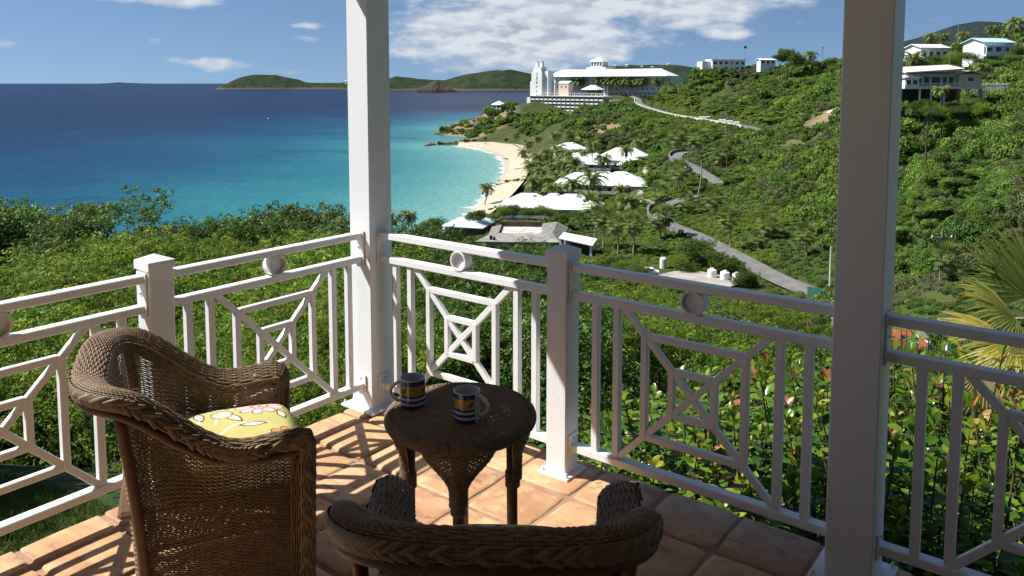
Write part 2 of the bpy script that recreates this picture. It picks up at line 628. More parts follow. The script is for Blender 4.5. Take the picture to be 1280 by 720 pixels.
def railing_post(label, loc, half, top, cap=True, plate=0.078, cat='post', name='railing_post', group=None):
    t = thing(name, label, cat, loc, -YAW, group)
    P = lambda n, mb, mt='white_paint', par=None: link(n, mb.mesh(n, M[mt]), par or t)
    P('shaft', MB().bbox((0, 0, (0.012 + top) / 2), (half, half, (top - 0.012) / 2), 0.004))
    if cap:
        c = half + 0.0055
        mb = MB()
        z0, z1, z2 = top - 0.022, top + 0.012, top + 0.036
        vs = [(sx * c, sy * c, z) for z in (z0, z1) for sx, sy in ((-1, -1), (1, -1), (1, 1), (-1, 1))] + [(0, 0, z2)]
        mb.add(vs, [(0, 1, 5, 4), (1, 2, 6, 5), (2, 3, 7, 6), (3, 0, 4, 7), (4, 5, 8), (5, 6, 8), (6, 7, 8), (7, 4, 8), (3, 2, 1, 0)])
        P('cap', mb)
    bp = P('base_plate', MB().bbox((0, 0, 0.006), (plate, plate, 0.006), 0.002))
    for sx in (-1, 1):
        for sy in (-1, 1):
            x, y = sx * (plate - 0.016), sy * (plate - 0.016)
            b = MB().tube([(x, y, 0.012), (x, y, 0.016)], 0.0095, 12).tube([(x, y, 0.0162), (x, y, 0.023)], 0.0066, 6).tube([(x, y, 0.0232), (x, y, 0.030)], 0.0042, 8)
            link('bolt', b.mesh('bolt', M['white_paint']), bp)
    # weld bead round the foot
    P('weld_bead', MB().tube([(half, half, 0.0125), (-half, half, 0.0125), (-half, -half, 0.0125), (half, -half, 0.0125), (half, half, 0.0125)], 0.0035, 6, False))
    return t


CW, PW = 0.0769, 0.0512
railing_post('tall white square column at the seaward corner of the porch', DK(0, 0), CW, RZ - 0.003, False, 0.121, 'column', 'porch_column')
railing_post('tall shaded square column beside the fan palm', DK(2.417, 0), CW, RZ - 0.003, False, 0.121, 'column', 'porch_column')
railing_post('short white capped railing post beside the wicker table', DK(1.2036, 0), PW, 0.978)
railing_post('short white capped railing post behind the wicker chair with the cushion', DK(0, 1.1697), PW, 0.978)
railing_section('railing section with fretwork between corner column and capped post by the table', DK((CW + 1.2036 - PW) / 2 + 0.008, 0), -YAW, -(1.2036 - PW - CW) / 2 - 0.008, (1.2036 - PW - CW) / 2 - 0.008)
railing_section('shaded railing section with fretwork between capped post and the shaded column', DK(1.81, 0), -YAW, 1.2036 + PW - 1.81, 2.417 - CW - 1.81)
railing_section('shaded railing section in front of the yellowing fan palm', DK(3.043, 0), -YAW, 2.417 + CW - 3.043, 0.56)
railing_section('sunlit railing section behind the cushioned wicker chair, next to corner column', DK(0, 0.597), -YAW - R(90), CW - 0.597, 1.1697 - PW - 0.597)
railing_section('sunlit railing section at the far left edge, half hidden by wicker chair', DK(0, 1.75), -YAW - R(90), 1.1697 + PW - 1.75, 0.56)
# ------------------------------------------------------------------ setting: land, sea, beach, roads
SEA = -46.0


def sea_pt(u, v):
    c, s = math.cos(PITCH), math.sin(PITCH)
    yc = -(v - 189.4) / FPX
    d = ((u - 640) / FPX, c + yc * s, -s + yc * c)
    k = (SEA - EYE) / d[2]
    return (d[0] * k, d[1] * k)


def G(u, v, D):
    p = at(u, v, D)
    return (p.x, p.y, p.z)


waterline = [sea_pt(*p) for p in ((570, 286), (583, 272), (592, 262), (603, 253), (614, 241), (624, 228), (631, 215), (633, 206), (629, 198), (619, 192), (604, 187.5), (590, 184.8), (572, 183.0))]
beach_back = [sea_pt(*p) for p in ((600, 290), (612, 276), (626, 264), (640, 250), (653, 234), (661, 218), (665, 205), (662, 195), (655, 187), (640, 184), (620, 182.3), (600, 181.6), (574, 181.6))]
rock_shore = [sea_pt(*p) for p in ((572, 183), (552, 182.2), (535, 181.5), (560, 179.5), (588, 177.5), (598, 172), (592, 166), (577, 163), (561, 161), (572, 158.5), (600, 155), (640, 150), (680, 146))]
left_shore = [(-420, 120), (-300, 150), (-190, 172), (-110, 190), (-50, 205), (-25, 225)] + [waterline[0]]

road_lower = [G(*p) for p in ((1130, 392, 128), (1090, 385, 134), (1060, 376, 141), (1030, 367, 147), (1000, 357, 153), (965, 342, 163), (930, 323, 178), (895, 305, 194), (868, 292, 207), (842, 282, 220), (826, 272, 233), (824, 262, 245), (834, 255, 256), (850, 250, 264), (872, 243, 272))]
road_middle = [G(*p) for p in ((900, 229, 282), (888, 221, 290), (872, 211, 303), (856, 203, 316), (846, 197, 326), (850, 191.5, 336), (864, 189.5, 346), (880, 188, 354))]
road_upper = [G(*p) for p in ((960, 164, 358), (935, 158, 372), (905, 152.5, 400), (872, 147.5, 428), (846, 143.5, 455), (824, 138, 495), (808, 133, 545), (799, 128.5, 600), (798, 124, 660), (790, 120, 705))]
yard_pts = [G(*p) for p in ((842, 339, 171), (868, 344, 166), (895, 350, 161), (920, 356, 157))]

ctrl = [
    # round the house
    (-8, 2, -1.0), (-6, 6, -1.5), (-3, 6.5, -1.7), (-1, 6.6, -1.9), (2, 5.5, -2.0), (4, 3.5, -2.1), (6, 0, -1.8), (0, 0, -0.9), (-4, -6, -0.6), (8, -8, -0.6), (-14, 3, -2.0), (-9.5, 8.5, -2.4),
    (-12, 13, -5.2), (-4, 13, -5.6), (3, 12, -5.8), (9, 9, -5.4), (14, 3, -4.6), (-24, 8, -5.0),
    (-24, 26, -12.0), (-8, 27, -13), (8, 26, -13.5), (18, 20, -12.5), (28, 10, -10.5),
    (-50, 40, -20), (-20, 60, -25), (0, 62, -26.5), (22, 55, -26), (40, 40, -23), (55, 20, -16),
    (-100, 60, -30), (-70, 100, -37), (-30, 110, -36), (5, 115, -37), (35, 105, -36.5), (60, 85, -32), (75, 60, -24),
    (-120, 140, -42), (-60, 150, -42), (-20, 160, -41), (10, 170, -41.0), (35, 150, -39.5), (-200, 110, -40),
    # resort flat
    (-10, 215, -43), (10, 230, -42.8), (28, 225, -42), (0, 262, -43.2), (25, 262, -42.8), (20, 300, -43), (45, 300, -42.4), (30, 345, -43), (55, 340, -42), (35, 395, -42.5), (65, 390, -41), (10, 430, -43), (30, 460, -41), (45, 215, -40.5), (55, 250, -40), (68, 300, -39.5),
    # headland and hotel hill
    G(745, 172, 425), G(760, 158, 470), G(720, 160, 500), G(690, 155, 560), G(660, 152, 620), G(640, 150, 680), G(612, 156, 715), G(602, 165, 690), G(600, 147, 780), G(610, 138, 775), G(625, 135, 768), G(640, 134, 768), G(655, 132, 770), G(588, 155, 795), G(574, 159, 802), (20, 640, -34), (-30, 600, -42),
    (10, 700, -31), (60, 700, -29), (100, 690, -27), (60, 745, -28.5), (15, 745, -28.5), (100, 745, -26), (40, 785, -11), (100, 785, -10), (150, 785, -9), (150, 730, -12), (20, 790, -14), (180, 760, -6), (0, 800, -30), (-40, 760, -38),
    (60, 850, -25), (160, 860, -20), (-80, 800, -50), (-60, 900, -60), (60, 950, -60), (200, 950, -40),
    # right hand hill
    G(1050, 340, 165), G(1050, 300, 185), G(1050, 250, 215), G(1050, 200, 255), G(1050, 150, 310), G(1050, 105, 370), G(1050, 90, 420), (240, 560, 0),
    G(960, 290, 200), G(960, 240, 245), G(960, 200, 295), G(960, 165, 350), G(960, 130, 400), G(960, 96, 450), G(905, 100, 475), (150, 560, -4),
    G(880, 130, 465), G(840, 118, 520), G(810, 140, 500), G(780, 165, 440), G(830, 165, 430), G(850, 170, 380), G(820, 205, 350), G(900, 175, 350), G(905, 200, 315), G(905, 250, 252), G(850, 225, 300), G(850, 110, 600), (130, 640, -14),
    # right edge with the houses
    G(1130, 330, 125), G(1130, 250, 165), G(1130, 180, 195), G(1180, 136, 182), G(1230, 135, 178), G(1150, 110, 225), G(1200, 200, 140), G(1200, 280, 112), G(1200, 360, 88), G(1280, 330, 78), G(1280, 230, 112), G(1280, 150, 160),
    G(1280, 110, 200), G(1250, 76, 255), G(1170, 82, 290), G(1200, 62, 330), G(1280, 56, 290), G(1120, 82, 340), G(1300, 45, 360), (300, 380, 24), (330, 300, 25), (260, 180, 8), (190, 110, -2), (130, 60, -10), (90, 20, -10), (60, -15, -6), (160, -10, -4), (400, 500, 30), (320, 620, 12),
    # sea bed
    (-120, 260, -52), (-60, 300, -50), (-40, 420, -50), (-20, 380, -48.5), (-110, 500, -55), (-90, 640, -54), (-250, 300, -58), (-300, 600, -62), (-100, 700, -52), (-500, 250, -62), (-160, 900, -65),
]
for p in waterline:
    ctrl.append((p[0], p[1], SEA - 0.1))
for p in beach_back[1:]:
    ctrl.append((p[0], p[1], SEA + 1.9))
for p in rock_shore[1:]:
    ctrl.append((p[0], p[1], SEA + 0.3))
for p in left_shore[:-1]:
    ctrl.append((p[0], p[1], SEA))
ctrl += [tuple(p) for p in road_lower[2:-1:2]] + [tuple(p) for p in road_middle[1:-1:2]] + [tuple(p) for p in road_upper[1:-2:2]]
CT = np.array(ctrl, float)
_d = np.sqrt(((CT[:, None, :2] - CT[None, :, :2]) ** 2).sum(-1) + 4.0)
_n = len(CT)
_A = np.zeros((_n + 3, _n + 3))
_A[:_n, :_n] = -_d - np.eye(_n) * -0.15
_A[:_n, _n] = 1
_A[:_n, _n + 1:] = CT[:, :2] / 100
_A[_n:, :_n] = _A[:_n, _n:].T
_w = np.linalg.solve(_A, np.concatenate([CT[:, 2], np.zeros(3)]))


def seg_dist(P, line, zvals=False):
    """distance from points P (n,2) to a polyline; optionally also the height of the nearest point of the line"""
    L = np.asarray(line, float)
    best = np.full(len(P), 1e9)
    bz = np.zeros(len(P))
    for i in range(len(L) - 1):
        a, b = L[i, :2], L[i + 1, :2]
        ab = b - a
        t = np.clip(((P - a) @ ab) / (ab @ ab), 0, 1)
        d = np.hypot(*(P - (a + t[:, None] * ab)).T)
        m = d < best
        best = np.where(m, d, best)
        if zvals:
            bz = np.where(m, L[i, 2] + t * (L[i + 1, 2] - L[i, 2]), bz)
    return (best, bz) if zvals else best


def value_noise(x, y, s, seed=0):
    """cheap smooth noise -1..1"""
    r = np.random.default_rng(seed)
    tab = r.uniform(-1, 1, (64, 64))
    x, y = np.asarray(x) / s, np.asarray(y) / s
    xi, yi = np.floor(x).astype(int), np.floor(y).astype(int)
    fx, fy = x - xi, y - yi
    fx, fy = fx * fx * (3 - 2 * fx), fy * fy * (3 - 2 * fy)
    g = lambda i, j: tab[i % 64, j % 64]
    return (g(xi, yi) * (1 - fx) + g(xi + 1, yi) * fx) * (1 - fy) + (g(xi, yi + 1) * (1 - fx) + g(xi + 1, yi + 1) * fx) * fy


pads = []       # (x, y, radius, z) level building plots, filled in here so that the land is cut for them


def ground(P):
    P = np.asarray(P, float).reshape(-1, 2)
    out = np.empty(len(P))
    for i in range(0, len(P), 20000):
        q = P[i:i + 20000]
        d = np.sqrt(((q[:, None, :] - CT[None, :, :2]) ** 2).sum(-1) + 4.0)
        out[i:i + 20000] = -d @ _w[:_n] + _w[_n] + (q / 100) @ _w[_n + 1:]
    r = np.hypot(P[:, 0], P[:, 1])
    k = np.clip((r - 40) / 100, 0, 1)
    out = out + k * (value_noise(P[:, 0], P[:, 1], 38, 1) * 1.1 + value_noise(P[:, 0], P[:, 1], 17, 2) * 0.5)
    for rd, hw_ in ((road_lower, 3.0), (road_middle, 3.0), (road_upper, 3.2), (yard_pts, 6.0)):
        d, z = seg_dist(P, rd, True)
        f = np.clip((d - hw_ - 1.5) / 7.0, 0, 1)
        f = f * f * (3 - 2 * f)
        out = np.where(d < hw_ + 8.5, (z - 0.45) * (1 - f) + out * f, out)
    ds = np.full(len(P), 1e9)
    for (x0, y0), (x1, y1) in zip(waterline, beach_back):
        a, ab = np.array([x0, y0]), np.array([x1 - x0, y1 - y0])
        t = np.clip(((P - a) @ ab) / (ab @ ab), -0.3, 0.80)
        ds = np.minimum(ds, np.hypot(*(P - (a + t[:, None] * ab)).T))
    out = np.where(ds < 9, np.minimum(out, SEA - 0.7 + np.clip(ds - 1.0, 0, 9) * 0.60), out)
    for x, y, rad, z in pads:
        d = np.hypot(P[:, 0] - x, P[:, 1] - y)
        f = np.clip((d - rad) / (rad * 0.5 + 2), 0, 1)
        out = np.where(f < 1, z * (1 - f) + out * f, out)
    return out


def gz(x, y):
    return float(ground([(x, y)])[0])


pads += [(G(1178, 131, 180)[0], 182, 11, -4.2), (G(905, 88, 470)[0], 474, 14, at(905, 90, 470).z)]


def land_material():
    m, t, b = mat_new('land')
    geo = t.node('ShaderNodeNewGeometry')
    pos = geo.outputs['Position']
    n1 = t.noise(pos, 0.05, 5, 0.6)
    n2 = t.noise(pos, 0.9, 5, 0.65)
    c = t.mix(t.smooth(n1, 0.4, 0.65), (0.045, 0.070, 0.018), (0.085, 0.100, 0.03))
    c = t.mix(t.math('MULTIPLY', t.smooth(n2, 0.5, 0.75), 0.5), c, (0.13, 0.105, 0.055))
    c = t.mix(t.smooth(t.noise(pos, 26, 4, 0.7), 0.42, 0.62), t.mix(0.5, c, (0.012, 0.016, 0.006)), c)
    at_ = t.node('ShaderNodeAttribute', attribute_name='Col')
    dirt = t.mix(t.smooth(n2, 0.4, 0.65), (0.19, 0.135, 0.078), (0.28, 0.21, 0.135))
    c = t.mix(at_.outputs['Fac'], c, dirt)
    t.put(b.inputs['Base Color'], c)
    b.inputs['Roughness'].default_value = 0.95
    b.inputs['Specular IOR Level'].default_value = 0.1
    bp = t.node('ShaderNodeBump')
    bp.inputs['Strength'].default_value = 0.6
    bp.inputs['Distance'].default_value = 0.3
    t.put(bp.inputs['Height'], n2)
    t.l.new(bp.outputs[0], b.inputs['Normal'])
    return m


M['land'] = land_material()
NR, NA = 330, 330
rr = np.concatenate([[0.0], np.geomspace(1.5, 1300, NR - 1)])
aa = np.linspace(R(-100), R(100), NA)
RRg, AAg = np.meshgrid(rr, aa, indexing='ij')
LX, LY = (RRg * np.sin(AAg)).ravel(), (RRg * np.cos(AAg)).ravel()
LZ = ground(np.stack([LX, LY], 1))
# keep the land below the porch floor
LZ = np.where(np.hypot(LX, LY) < 9, np.minimum(LZ, -0.75), LZ)
idx = np.arange(NR * NA).reshape(NR, NA)
quads = np.stack([idx[:-1, :-1], idx[:-1, 1:], idx[1:, 1:], idx[1:, :-1]], -1).reshape(-1, 4)
bare = np.zeros(len(LX))
for (u, v, D, rad) in ((748, 163, 465, 18), (1002, 190, 300, 7), (735, 168, 455, 10), (1035, 138, 320, 12), (600, 152, 765, 38), (585, 158, 790, 30), (590, 172, 690, 30)):
    p = at(u, v, D)
    d = np.hypot(LX - p.x, (LY - p.y) * 0.6) + value_noise(LX, LY, 9, 5) * 6
    bare = np.maximum(bare, np.clip((rad - d) / 6, 0, 1))
link('terrain', fast_mesh('terrain', np.stack([LX, LY, LZ], 1), quads[:, ::-1], M['land'], True, bare), kind='structure')


def sea_material():
    m, t, b = mat_new('sea_water')
    geo = t.node('ShaderNodeNewGeometry')
    pos = geo.outputs['Position']
    sd = t.node('ShaderNodeAttribute', attribute_name='Col').outputs['Fac']      # metres to the shore / 1000
    wob = t.math('SUBTRACT', t.noise(pos, 0.0045, 4, 0.6), 0.5)
    wob2 = t.math('SUBTRACT', t.noise(t.mapping(pos, (1, 2.2, 1)), 0.016, 4, 0.6), 0.5)
    dd = t.math('MULTIPLY', t.math('MULTIPLY', sd, 1.7), t.math('ADD', 1.0, t.math('ADD', t.math('MULTIPLY', wob, 1.3), t.math('MULTIPLY', wob2, 0.35))))
    col = t.ramp(dd, [(0.0, (0.22, 0.34, 0.28)), (0.012, (0.135, 0.30, 0.27)), (0.06, (0.060, 0.215, 0.212)), (0.13, (0.022, 0.145, 0.165)), (0.22, (0.008, 0.085, 0.125)), (0.34, (0.0050, 0.048, 0.098)), (0.60, (0.0030, 0.022, 0.060)), (1.0, (0.0022, 0.011, 0.036))])
    # weed and reef patches
    reef = t.math('MULTIPLY', t.smooth(t.noise(t.mapping(pos, (0.8, 2.4, 1)), 0.010, 6, 0.65), 0.56, 0.68), t.math('MULTIPLY', t.smooth(sd, 0.03, 0.09), t.math('SUBTRACT', 1.0, t.smooth(sd, 0.35, 0.7))))
    col = t.mix(t.math('MULTIPLY', reef, 0.75), col, (0.008, 0.052, 0.082))
    # foam along the sand, whitecaps outside
    fn = t.noise(pos, 0.12, 5, 0.65)
    edge = t.math('SUBTRACT', t.math('ADD', 0.0035, t.math('MULTIPLY', t.math('SUBTRACT', fn, 0.5), 0.020)), sd)
    foam = t.math('MULTIPLY', t.smooth(edge, 0.0, 0.003), t.smooth(t.noise(pos, 0.6, 4, 0.7), 0.30, 0.55))
    cap = t.math('MULTIPLY', t.smooth(t.noise(t.mapping(pos, (1, 0.45, 1)), 0.055, 3, 0.75), 0.755, 0.78), t.smooth(sd, 0.15, 0.4))
    foam = t.math('MAXIMUM', foam, t.math('MULTIPLY', cap, 0.7))
    t.put(b.inputs['Base Color'], t.mix(foam, col, (0.78, 0.80, 0.80)))
    t.put(b.inputs['Roughness'], t.math('ADD', 0.30, t.math('MULTIPLY', foam, 0.5)))
    b.inputs['IOR'].default_value = 1.33
    b.inputs['Specular IOR Level'].default_value = 0.06
    w1 = t.noise(t.mapping(pos, (1, 0.7, 1), rot=(0, 0, 0.4)), 0.16, 5, 0.62)
    w2 = t.noise(pos, 0.9, 4, 0.6)
    bp = t.node('ShaderNodeBump')
    bp.inputs['Strength'].default_value = 1.0
    bp.inputs['Distance'].default_value = 1.4
    t.put(bp.inputs['Height'], t.math('ADD', w1, t.math('MULTIPLY', w2, 0.22)))
    t.l.new(bp.outputs[0], b.inputs['Normal'])
    return m


M['sea'] = sea_material()
rr = np.concatenate([np.arange(90, 1000, 3.4), np.geomspace(1000, 90000, 46)])
aa = np.linspace(R(-85), R(85), 380)
RRg, AAg = np.meshgrid(rr, aa, indexing='ij')
SX, SY = (RRg * np.sin(AAg)).ravel(), (RRg * np.cos(AAg)).ravel()
P2 = np.stack([SX, SY], 1)
sd = np.minimum(seg_dist(P2, waterline), np.minimum(seg_dist(P2, left_shore) * 1.1 + 70, seg_dist(P2, rock_shore) * 1.15 + 22))
idx = np.arange(len(rr) * len(aa)).reshape(len(rr), len(aa))
quads = np.stack([idx[:-1, :-1], idx[:-1, 1:], idx[1:, 1:], idx[1:, :-1]], -1).reshape(-1, 4)
link('sea', fast_mesh('sea', np.stack([SX, SY, np.full(len(SX), SEA)], 1), quads[:, ::-1], M['sea'], True, np.minimum(sd / 1000, 1.0)), kind='structure')

# beach: sand sheet from the wash up to the palms
def sand_material():
    m, t, b = mat_new('sand')
    pos = t.node('ShaderNodeNewGeometry').outputs['Position']
    wet = t.node('ShaderNodeAttribute', attribute_name='Col').outputs['Fac']
    n = t.noise(pos, 0.35, 6, 0.7)
    c = t.mix(t.smooth(n, 0.35, 0.7), (0.43, 0.345, 0.245), (0.54, 0.45, 0.335))
    tr = t.smooth(t.noise(pos, 1.3, 4, 0.6), 0.58, 0.70)
    c = t.mix(t.math('MULTIPLY', tr, 0.35), c, (0.32, 0.23, 0.15))
    c = t.mix(t.math('MULTIPLY', t.smooth(wet, 0.55, 0.95), 0.55), c, (0.30, 0.235, 0.165))
    t.put(b.inputs['Base Color'], c)
    b.inputs['Roughness'].default_value = 0.9
    return m


M['sand'] = sand_material()
nb = len(waterline)
bv, bw = [], []
KX = 12
sub = 6
for i in range((nb - 1) * sub + 1):
    f = i / sub
    k = min(int(f), nb - 2)
    f -= k
    w = Vector(waterline[k]).lerp(Vector(waterline[k + 1]), f)
    q = Vector(beach_back[k]).lerp(Vector(beach_back[k + 1]), f)
    for j in range(KX + 1):
        g = j / KX * 1.14 - 0.10
        p = w.lerp(q, g)
        z = SEA - 0.35 + (max(g, -0.1) + 0.1) ** 0.8 * 2.6
        bv.append((p.x, p.y, z + 0.08))
        bw.append(1 - g * 2.2)
idx = np.arange(len(bv)).reshape(-1, KX + 1)
quads = np.stack([idx[:-1, :-1], idx[:-1, 1:], idx[1:, 1:], idx[1:, :-1]], -1).reshape(-1, 4)
link('beach', fast_mesh('beach', bv, quads, M['sand'], True, np.clip(bw, 0, 1)), kind='structure')

# roads: a crowned strip with a slight edge
M['asphalt'] = mat_simple('asphalt', (0.165, 0.160, 0.150), 0.9, 0.22, 0.35, 0.2, 0.2, bscale=3)
M['concrete_yard'] = mat_simple('concrete_yard', (0.33, 0.30, 0.26), 0.9, 0.25, 0.3, 0.2, 0.2, bscale=3)


def catmull(pts, sub):
    P = [Vector(p) for p in pts]
    P = [P[0] * 2 - P[1]] + P + [P[-1] * 2 - P[-2]]
    out = []
    for i in range(1, len(P) - 2):
        for s in range(sub):
            t = s / sub
            a, b_, c, d = P[i - 1], P[i], P[i + 1], P[i + 2]
            out.append(0.5 * (2 * b_ + (c - a) * t + (2 * a - 5 * b_ + 4 * c - d) * t * t + (3 * b_ - a - 3 * c + d) * t ** 3))
    out.append(P[-2])
    return out


def ribbon(pts, hw_, prof, lift=0.0):
    mb = MB()
    vs, fs = [], []
    m = len(prof)
    for i, p in enumerate(pts):
        d = pts[min(i + 1, len(pts) - 1)] - pts[max(i - 1, 0)]
        s = Vector((d.y, -d.x, 0)).normalized()
        for x, z in prof:
            vs.append(p + s * (x * hw_) + Vector((0, 0, z + lift)))
    for i in range(len(pts) - 1):
        for j in range(m - 1):
            fs.append((i * m + j, i * m + j + 1, (i + 1) * m + j + 1, (i + 1) * m + j))
    return mb.add(vs, fs)


ROADP = [(-1.06, -0.7), (-1.0, -0.02), (-0.5, 0.05), (0, 0.08), (0.5, 0.05), (1.0, -0.02), (1.06, -0.7)]
for rd, hw_ in ((road_lower, 2.2), (road_middle, 2.2), (road_upper, 2.2)):
    link('road', ribbon(catmull(rd, 6), hw_, ROADP).mesh('road', M['asphalt'], False), kind='structure')
lane = [G(*p) for p in ((812, 262, 258), (806, 248, 275), (801, 232, 300), (806, 218, 325), (812, 206, 350))]
link('lane', ribbon(catmull([(p[0], p[1], gz(p[0], p[1]) + 0.55) for p in lane], 5), 2.0, ROADP).mesh('lane', M['concrete_yard']), kind='structure')
link('service_yard', ribbon(catmull(yard_pts, 4), 4.6, ROADP, -0.10).mesh('service_yard', M['concrete_yard']), kind='structure')


# ------------------------------------------------------------------ far hills and islands across the water
def hill_material(name, green, dry, rock, rock_h):
    m, t, b = mat_new(name)
    geo = t.node('ShaderNodeNewGeometry')
    pos = geo.outputs['Position']
    n = t.noise(pos, 0.016, 7, 0.72)
    n2 = t.noise(pos, 0.05, 5, 0.7)
    c = t.mix(t.smooth(n, 0.38, 0.62), green, dry)
    c = t.mix(t.math('MULTIPLY', t.smooth(n2, 0.5, 0.7), 0.6), c, tuple(x * 0.45 for x in green))
    sp_ = t.node('ShaderNodeSeparateXYZ')
    t.put(sp_.inputs[0], pos)
    h = t.math('SUBTRACT', sp_.outputs[2], SEA)
    hh = t.math('ADD', h, t.math('MULTIPLY', t.math('SUBTRACT', n2, 0.5), rock_h * 2))
    c = t.mix(t.math('SUBTRACT', 1.0, t.smooth(hh, rock_h * 0.7, rock_h * 1.3)), c, rock)
    t.put(b.inputs['Base Color'], c)
    b.inputs['Roughness'].default_value = 1.0
    b.inputs['Specular IOR Level'].default_value = 0.0
    bp = t.node('ShaderNodeBump')
    bp.inputs['Strength'].default_value = 0.9
    bp.inputs['Distance'].default_value = 12.0
    t.put(bp.inputs['Height'], n2)
    t.l.new(bp.outputs[0], b.inputs['Normal'])
    return m


M['hill'] = hill_material('far_hill', (0.024, 0.040, 0.022), (0.046, 0.058, 0.034), (0.10, 0.082, 0.065), 14)  # greens darkened and greyed to stand for distance haze
M['islet'] = hill_material('rock_islet', (0.075, 0.062, 0.048), (0.105, 0.082, 0.06), (0.06, 0.05, 0.042), 8)
M['mountain'] = hill_material('far_mountain', (0.024, 0.036, 0.036), (0.034, 0.046, 0.044), (0.03, 0.04, 0.04), 1)  # bluish distance haze mixed into all three colours


def ridge(name, prof, base_v, D, depth, mat, rough=0.10, seed=0, nu=120, nd=26):
    """a hill whose skyline follows surveyed bearings; real depth, seen from any side"""
    us = np.array([p[0] for p in prof], float)
    vs_ = np.array([p[1] for p in prof], float)
    uu = np.linspace(us[0], us[-1], nu)
    base = at(0, base_v, D).z
    top = np.array([at(u, v, D).z for u, v in zip(uu, np.interp(uu, us, vs_))])
    hgt = np.maximum(top - base, 0)
    k = hgt.max()
    V = []
    for j in range(nd + 1):
        g = j / nd * 2 - 1
        sh = max(0.0, 1 - abs(g) ** 1.7)
        for i in range(nu):
            x = (uu[i] - 640) / FPX * D
            y = D + g * depth * (0.35 + 0.65 * math.sqrt(max(hgt[i], 0) / k))
            nz = (value_noise(x, y, k * 0.9, seed) * 0.6 + value_noise(x, y, k * 0.4, seed + 1) * 0.4)
            z = base + hgt[i] * sh * (1 + rough * float(nz)) - (6 if sh == 0 else 0)
            V.append((x, y, z))
    idx = np.arange(len(V)).reshape(nd + 1, nu)
    quads = np.stack([idx[:-1, :-1], idx[:-1, 1:], idx[1:, 1:], idx[1:, :-1]], -1).reshape(-1, 4)
    return link(name, fast_mesh(name, V, quads, M[mat], True), kind='structure')


ridge('island_hill', [(281, 112), (288, 105), (300, 98), (314, 94.5), (330, 93.5), (348, 94.5), (366, 98), (383, 102.5), (400, 104), (434, 103.5), (450, 104), (470, 106), (480, 112)], 111.2, 6300, 420, 'hill', 0.12, 3)
ridge('peninsula_hill', [(470, 110), (486, 99), (497, 95.5), (515, 97.5), (535, 99.5), (556, 100), (572, 96), (590, 91), (612, 88), (635, 87), (655, 91), (680, 96), (720, 100), (760, 112)], 111.8, 5200, 500, 'hill', 0.10, 5)
ridge('rock_islet', [(514, 114.5), (522, 111), (532, 107.5), (541, 103), (546, 102.2), (552, 106), (560, 108.5), (567, 111.5), (574, 114.5)], 114.2, 4200, 60, 'islet', 0.35, 8, 60, 16)
ridge('inland_hill', [(680, 112), (700, 90), (725, 86.5), (755, 83.5), (785, 80.5), (812, 79.5), (840, 81), (870, 86), (900, 94), (980, 96), (1010, 92), (1040, 90), (1080, 94), (1130, 112)], 120, 1900, 330, 'hill', 0.06, 9)
ridge('distant_mountain', [(1000, 88), (1040, 76), (1090, 62), (1130, 51), (1160, 43), (1190, 33), (1215, 28), (1235, 29), (1260, 33), (1290, 37), (1340, 48), (1420, 60), (1500, 95)], 118, 4600, 900, 'mountain', 0.05, 12)
ridge('horizon_island', [(125, 104.6), (142, 103.6), (150, 102.9), (158, 103.5), (180, 104.2), (205, 104.7)], 104.8, 42000, 800, 'mountain', 0.0, 14, 30, 8)
# ------------------------------------------------------------------ foliage
def leaf_material(name, stops, trans=0.35, rough=0.5, spec=0.3, inst=0.35):
    """stops: colours picked per leaf; 'Col' holds a random value per leaf"""
    m, t, b = mat_new(name)
    a = t.node('ShaderNodeAttribute', attribute_name='Col').outputs['Fac']
    oi = t.node('ShaderNodeObjectInfo')
    c = t.ramp(a, stops)
    hs = t.node('ShaderNodeHueSaturation')
    t.put(hs.inputs['Color'], c)
    t.put(hs.inputs['Hue'], t.math('ADD', 0.5 - 0.022 * inst, t.math('MULTIPLY', oi.outputs['Random'], 0.05 * inst)))
    t.put(hs.inputs['Value'], t.math('ADD', 1 - 0.55 * inst, t.math('MULTIPLY', oi.outputs['Random'], 1.1 * inst)))
    t.put(b.inputs['Base Color'], hs.outputs[0])
    b.inputs['Roughness'].default_value = rough
    b.inputs['Specular IOR Level'].default_value = spec
    tr = t.node('ShaderNodeBsdfTranslucent')
    t.put(tr.inputs[0], t.mix(0.35, hs.outputs[0], (0.10, 0.13, 0.012), 'ADD'))
    ms = t.node('ShaderNodeMixShader')
    ms.inputs[0].default_value = trans
    t.l.new(b.outputs[0], ms.inputs[1])
    t.l.new(tr.outputs[0], ms.inputs[2])
    t.l.new(ms.outputs[0], t.n['Material Output'].inputs[0])
    return m


M['scrub_leaf'] = leaf_material('scrub_leaf', [(0.0, (0.061, 0.116, 0.021)), (0.45, (0.132, 0.203, 0.031)), (0.8, (0.195, 0.266, 0.042)), (1.0, (0.283, 0.307, 0.071))], 0.25, 0.6, 0.2, 0.75)
M['scrub_dark'] = leaf_material('scrub_dark', [(0.0, (0.037, 0.083, 0.019)), (0.6, (0.085, 0.150, 0.027)), (1.0, (0.144, 0.206, 0.037))], 0.22, 0.6, 0.2, 0.6)
M['scrub_dry'] = leaf_material('scrub_dry', [(0.0, (0.08, 0.09, 0.045)), (0.6, (0.15, 0.155, 0.08)), (1.0, (0.26, 0.24, 0.16))], 0.15, 0.8, 0.1, 0.5)
M['scrub_fresh'] = leaf_material('scrub_fresh', [(0.0, (0.094, 0.149, 0.020)), (0.5, (0.187, 0.259, 0.031)), (1.0, (0.330, 0.363, 0.055))], 0.28, 0.6, 0.2, 0.5)
M['scrub_olive'] = leaf_material('scrub_olive', [(0.0, (0.069, 0.092, 0.034)), (0.5, (0.132, 0.155, 0.063)), (1.0, (0.218, 0.230, 0.103))], 0.22, 0.7, 0.15, 0.5)
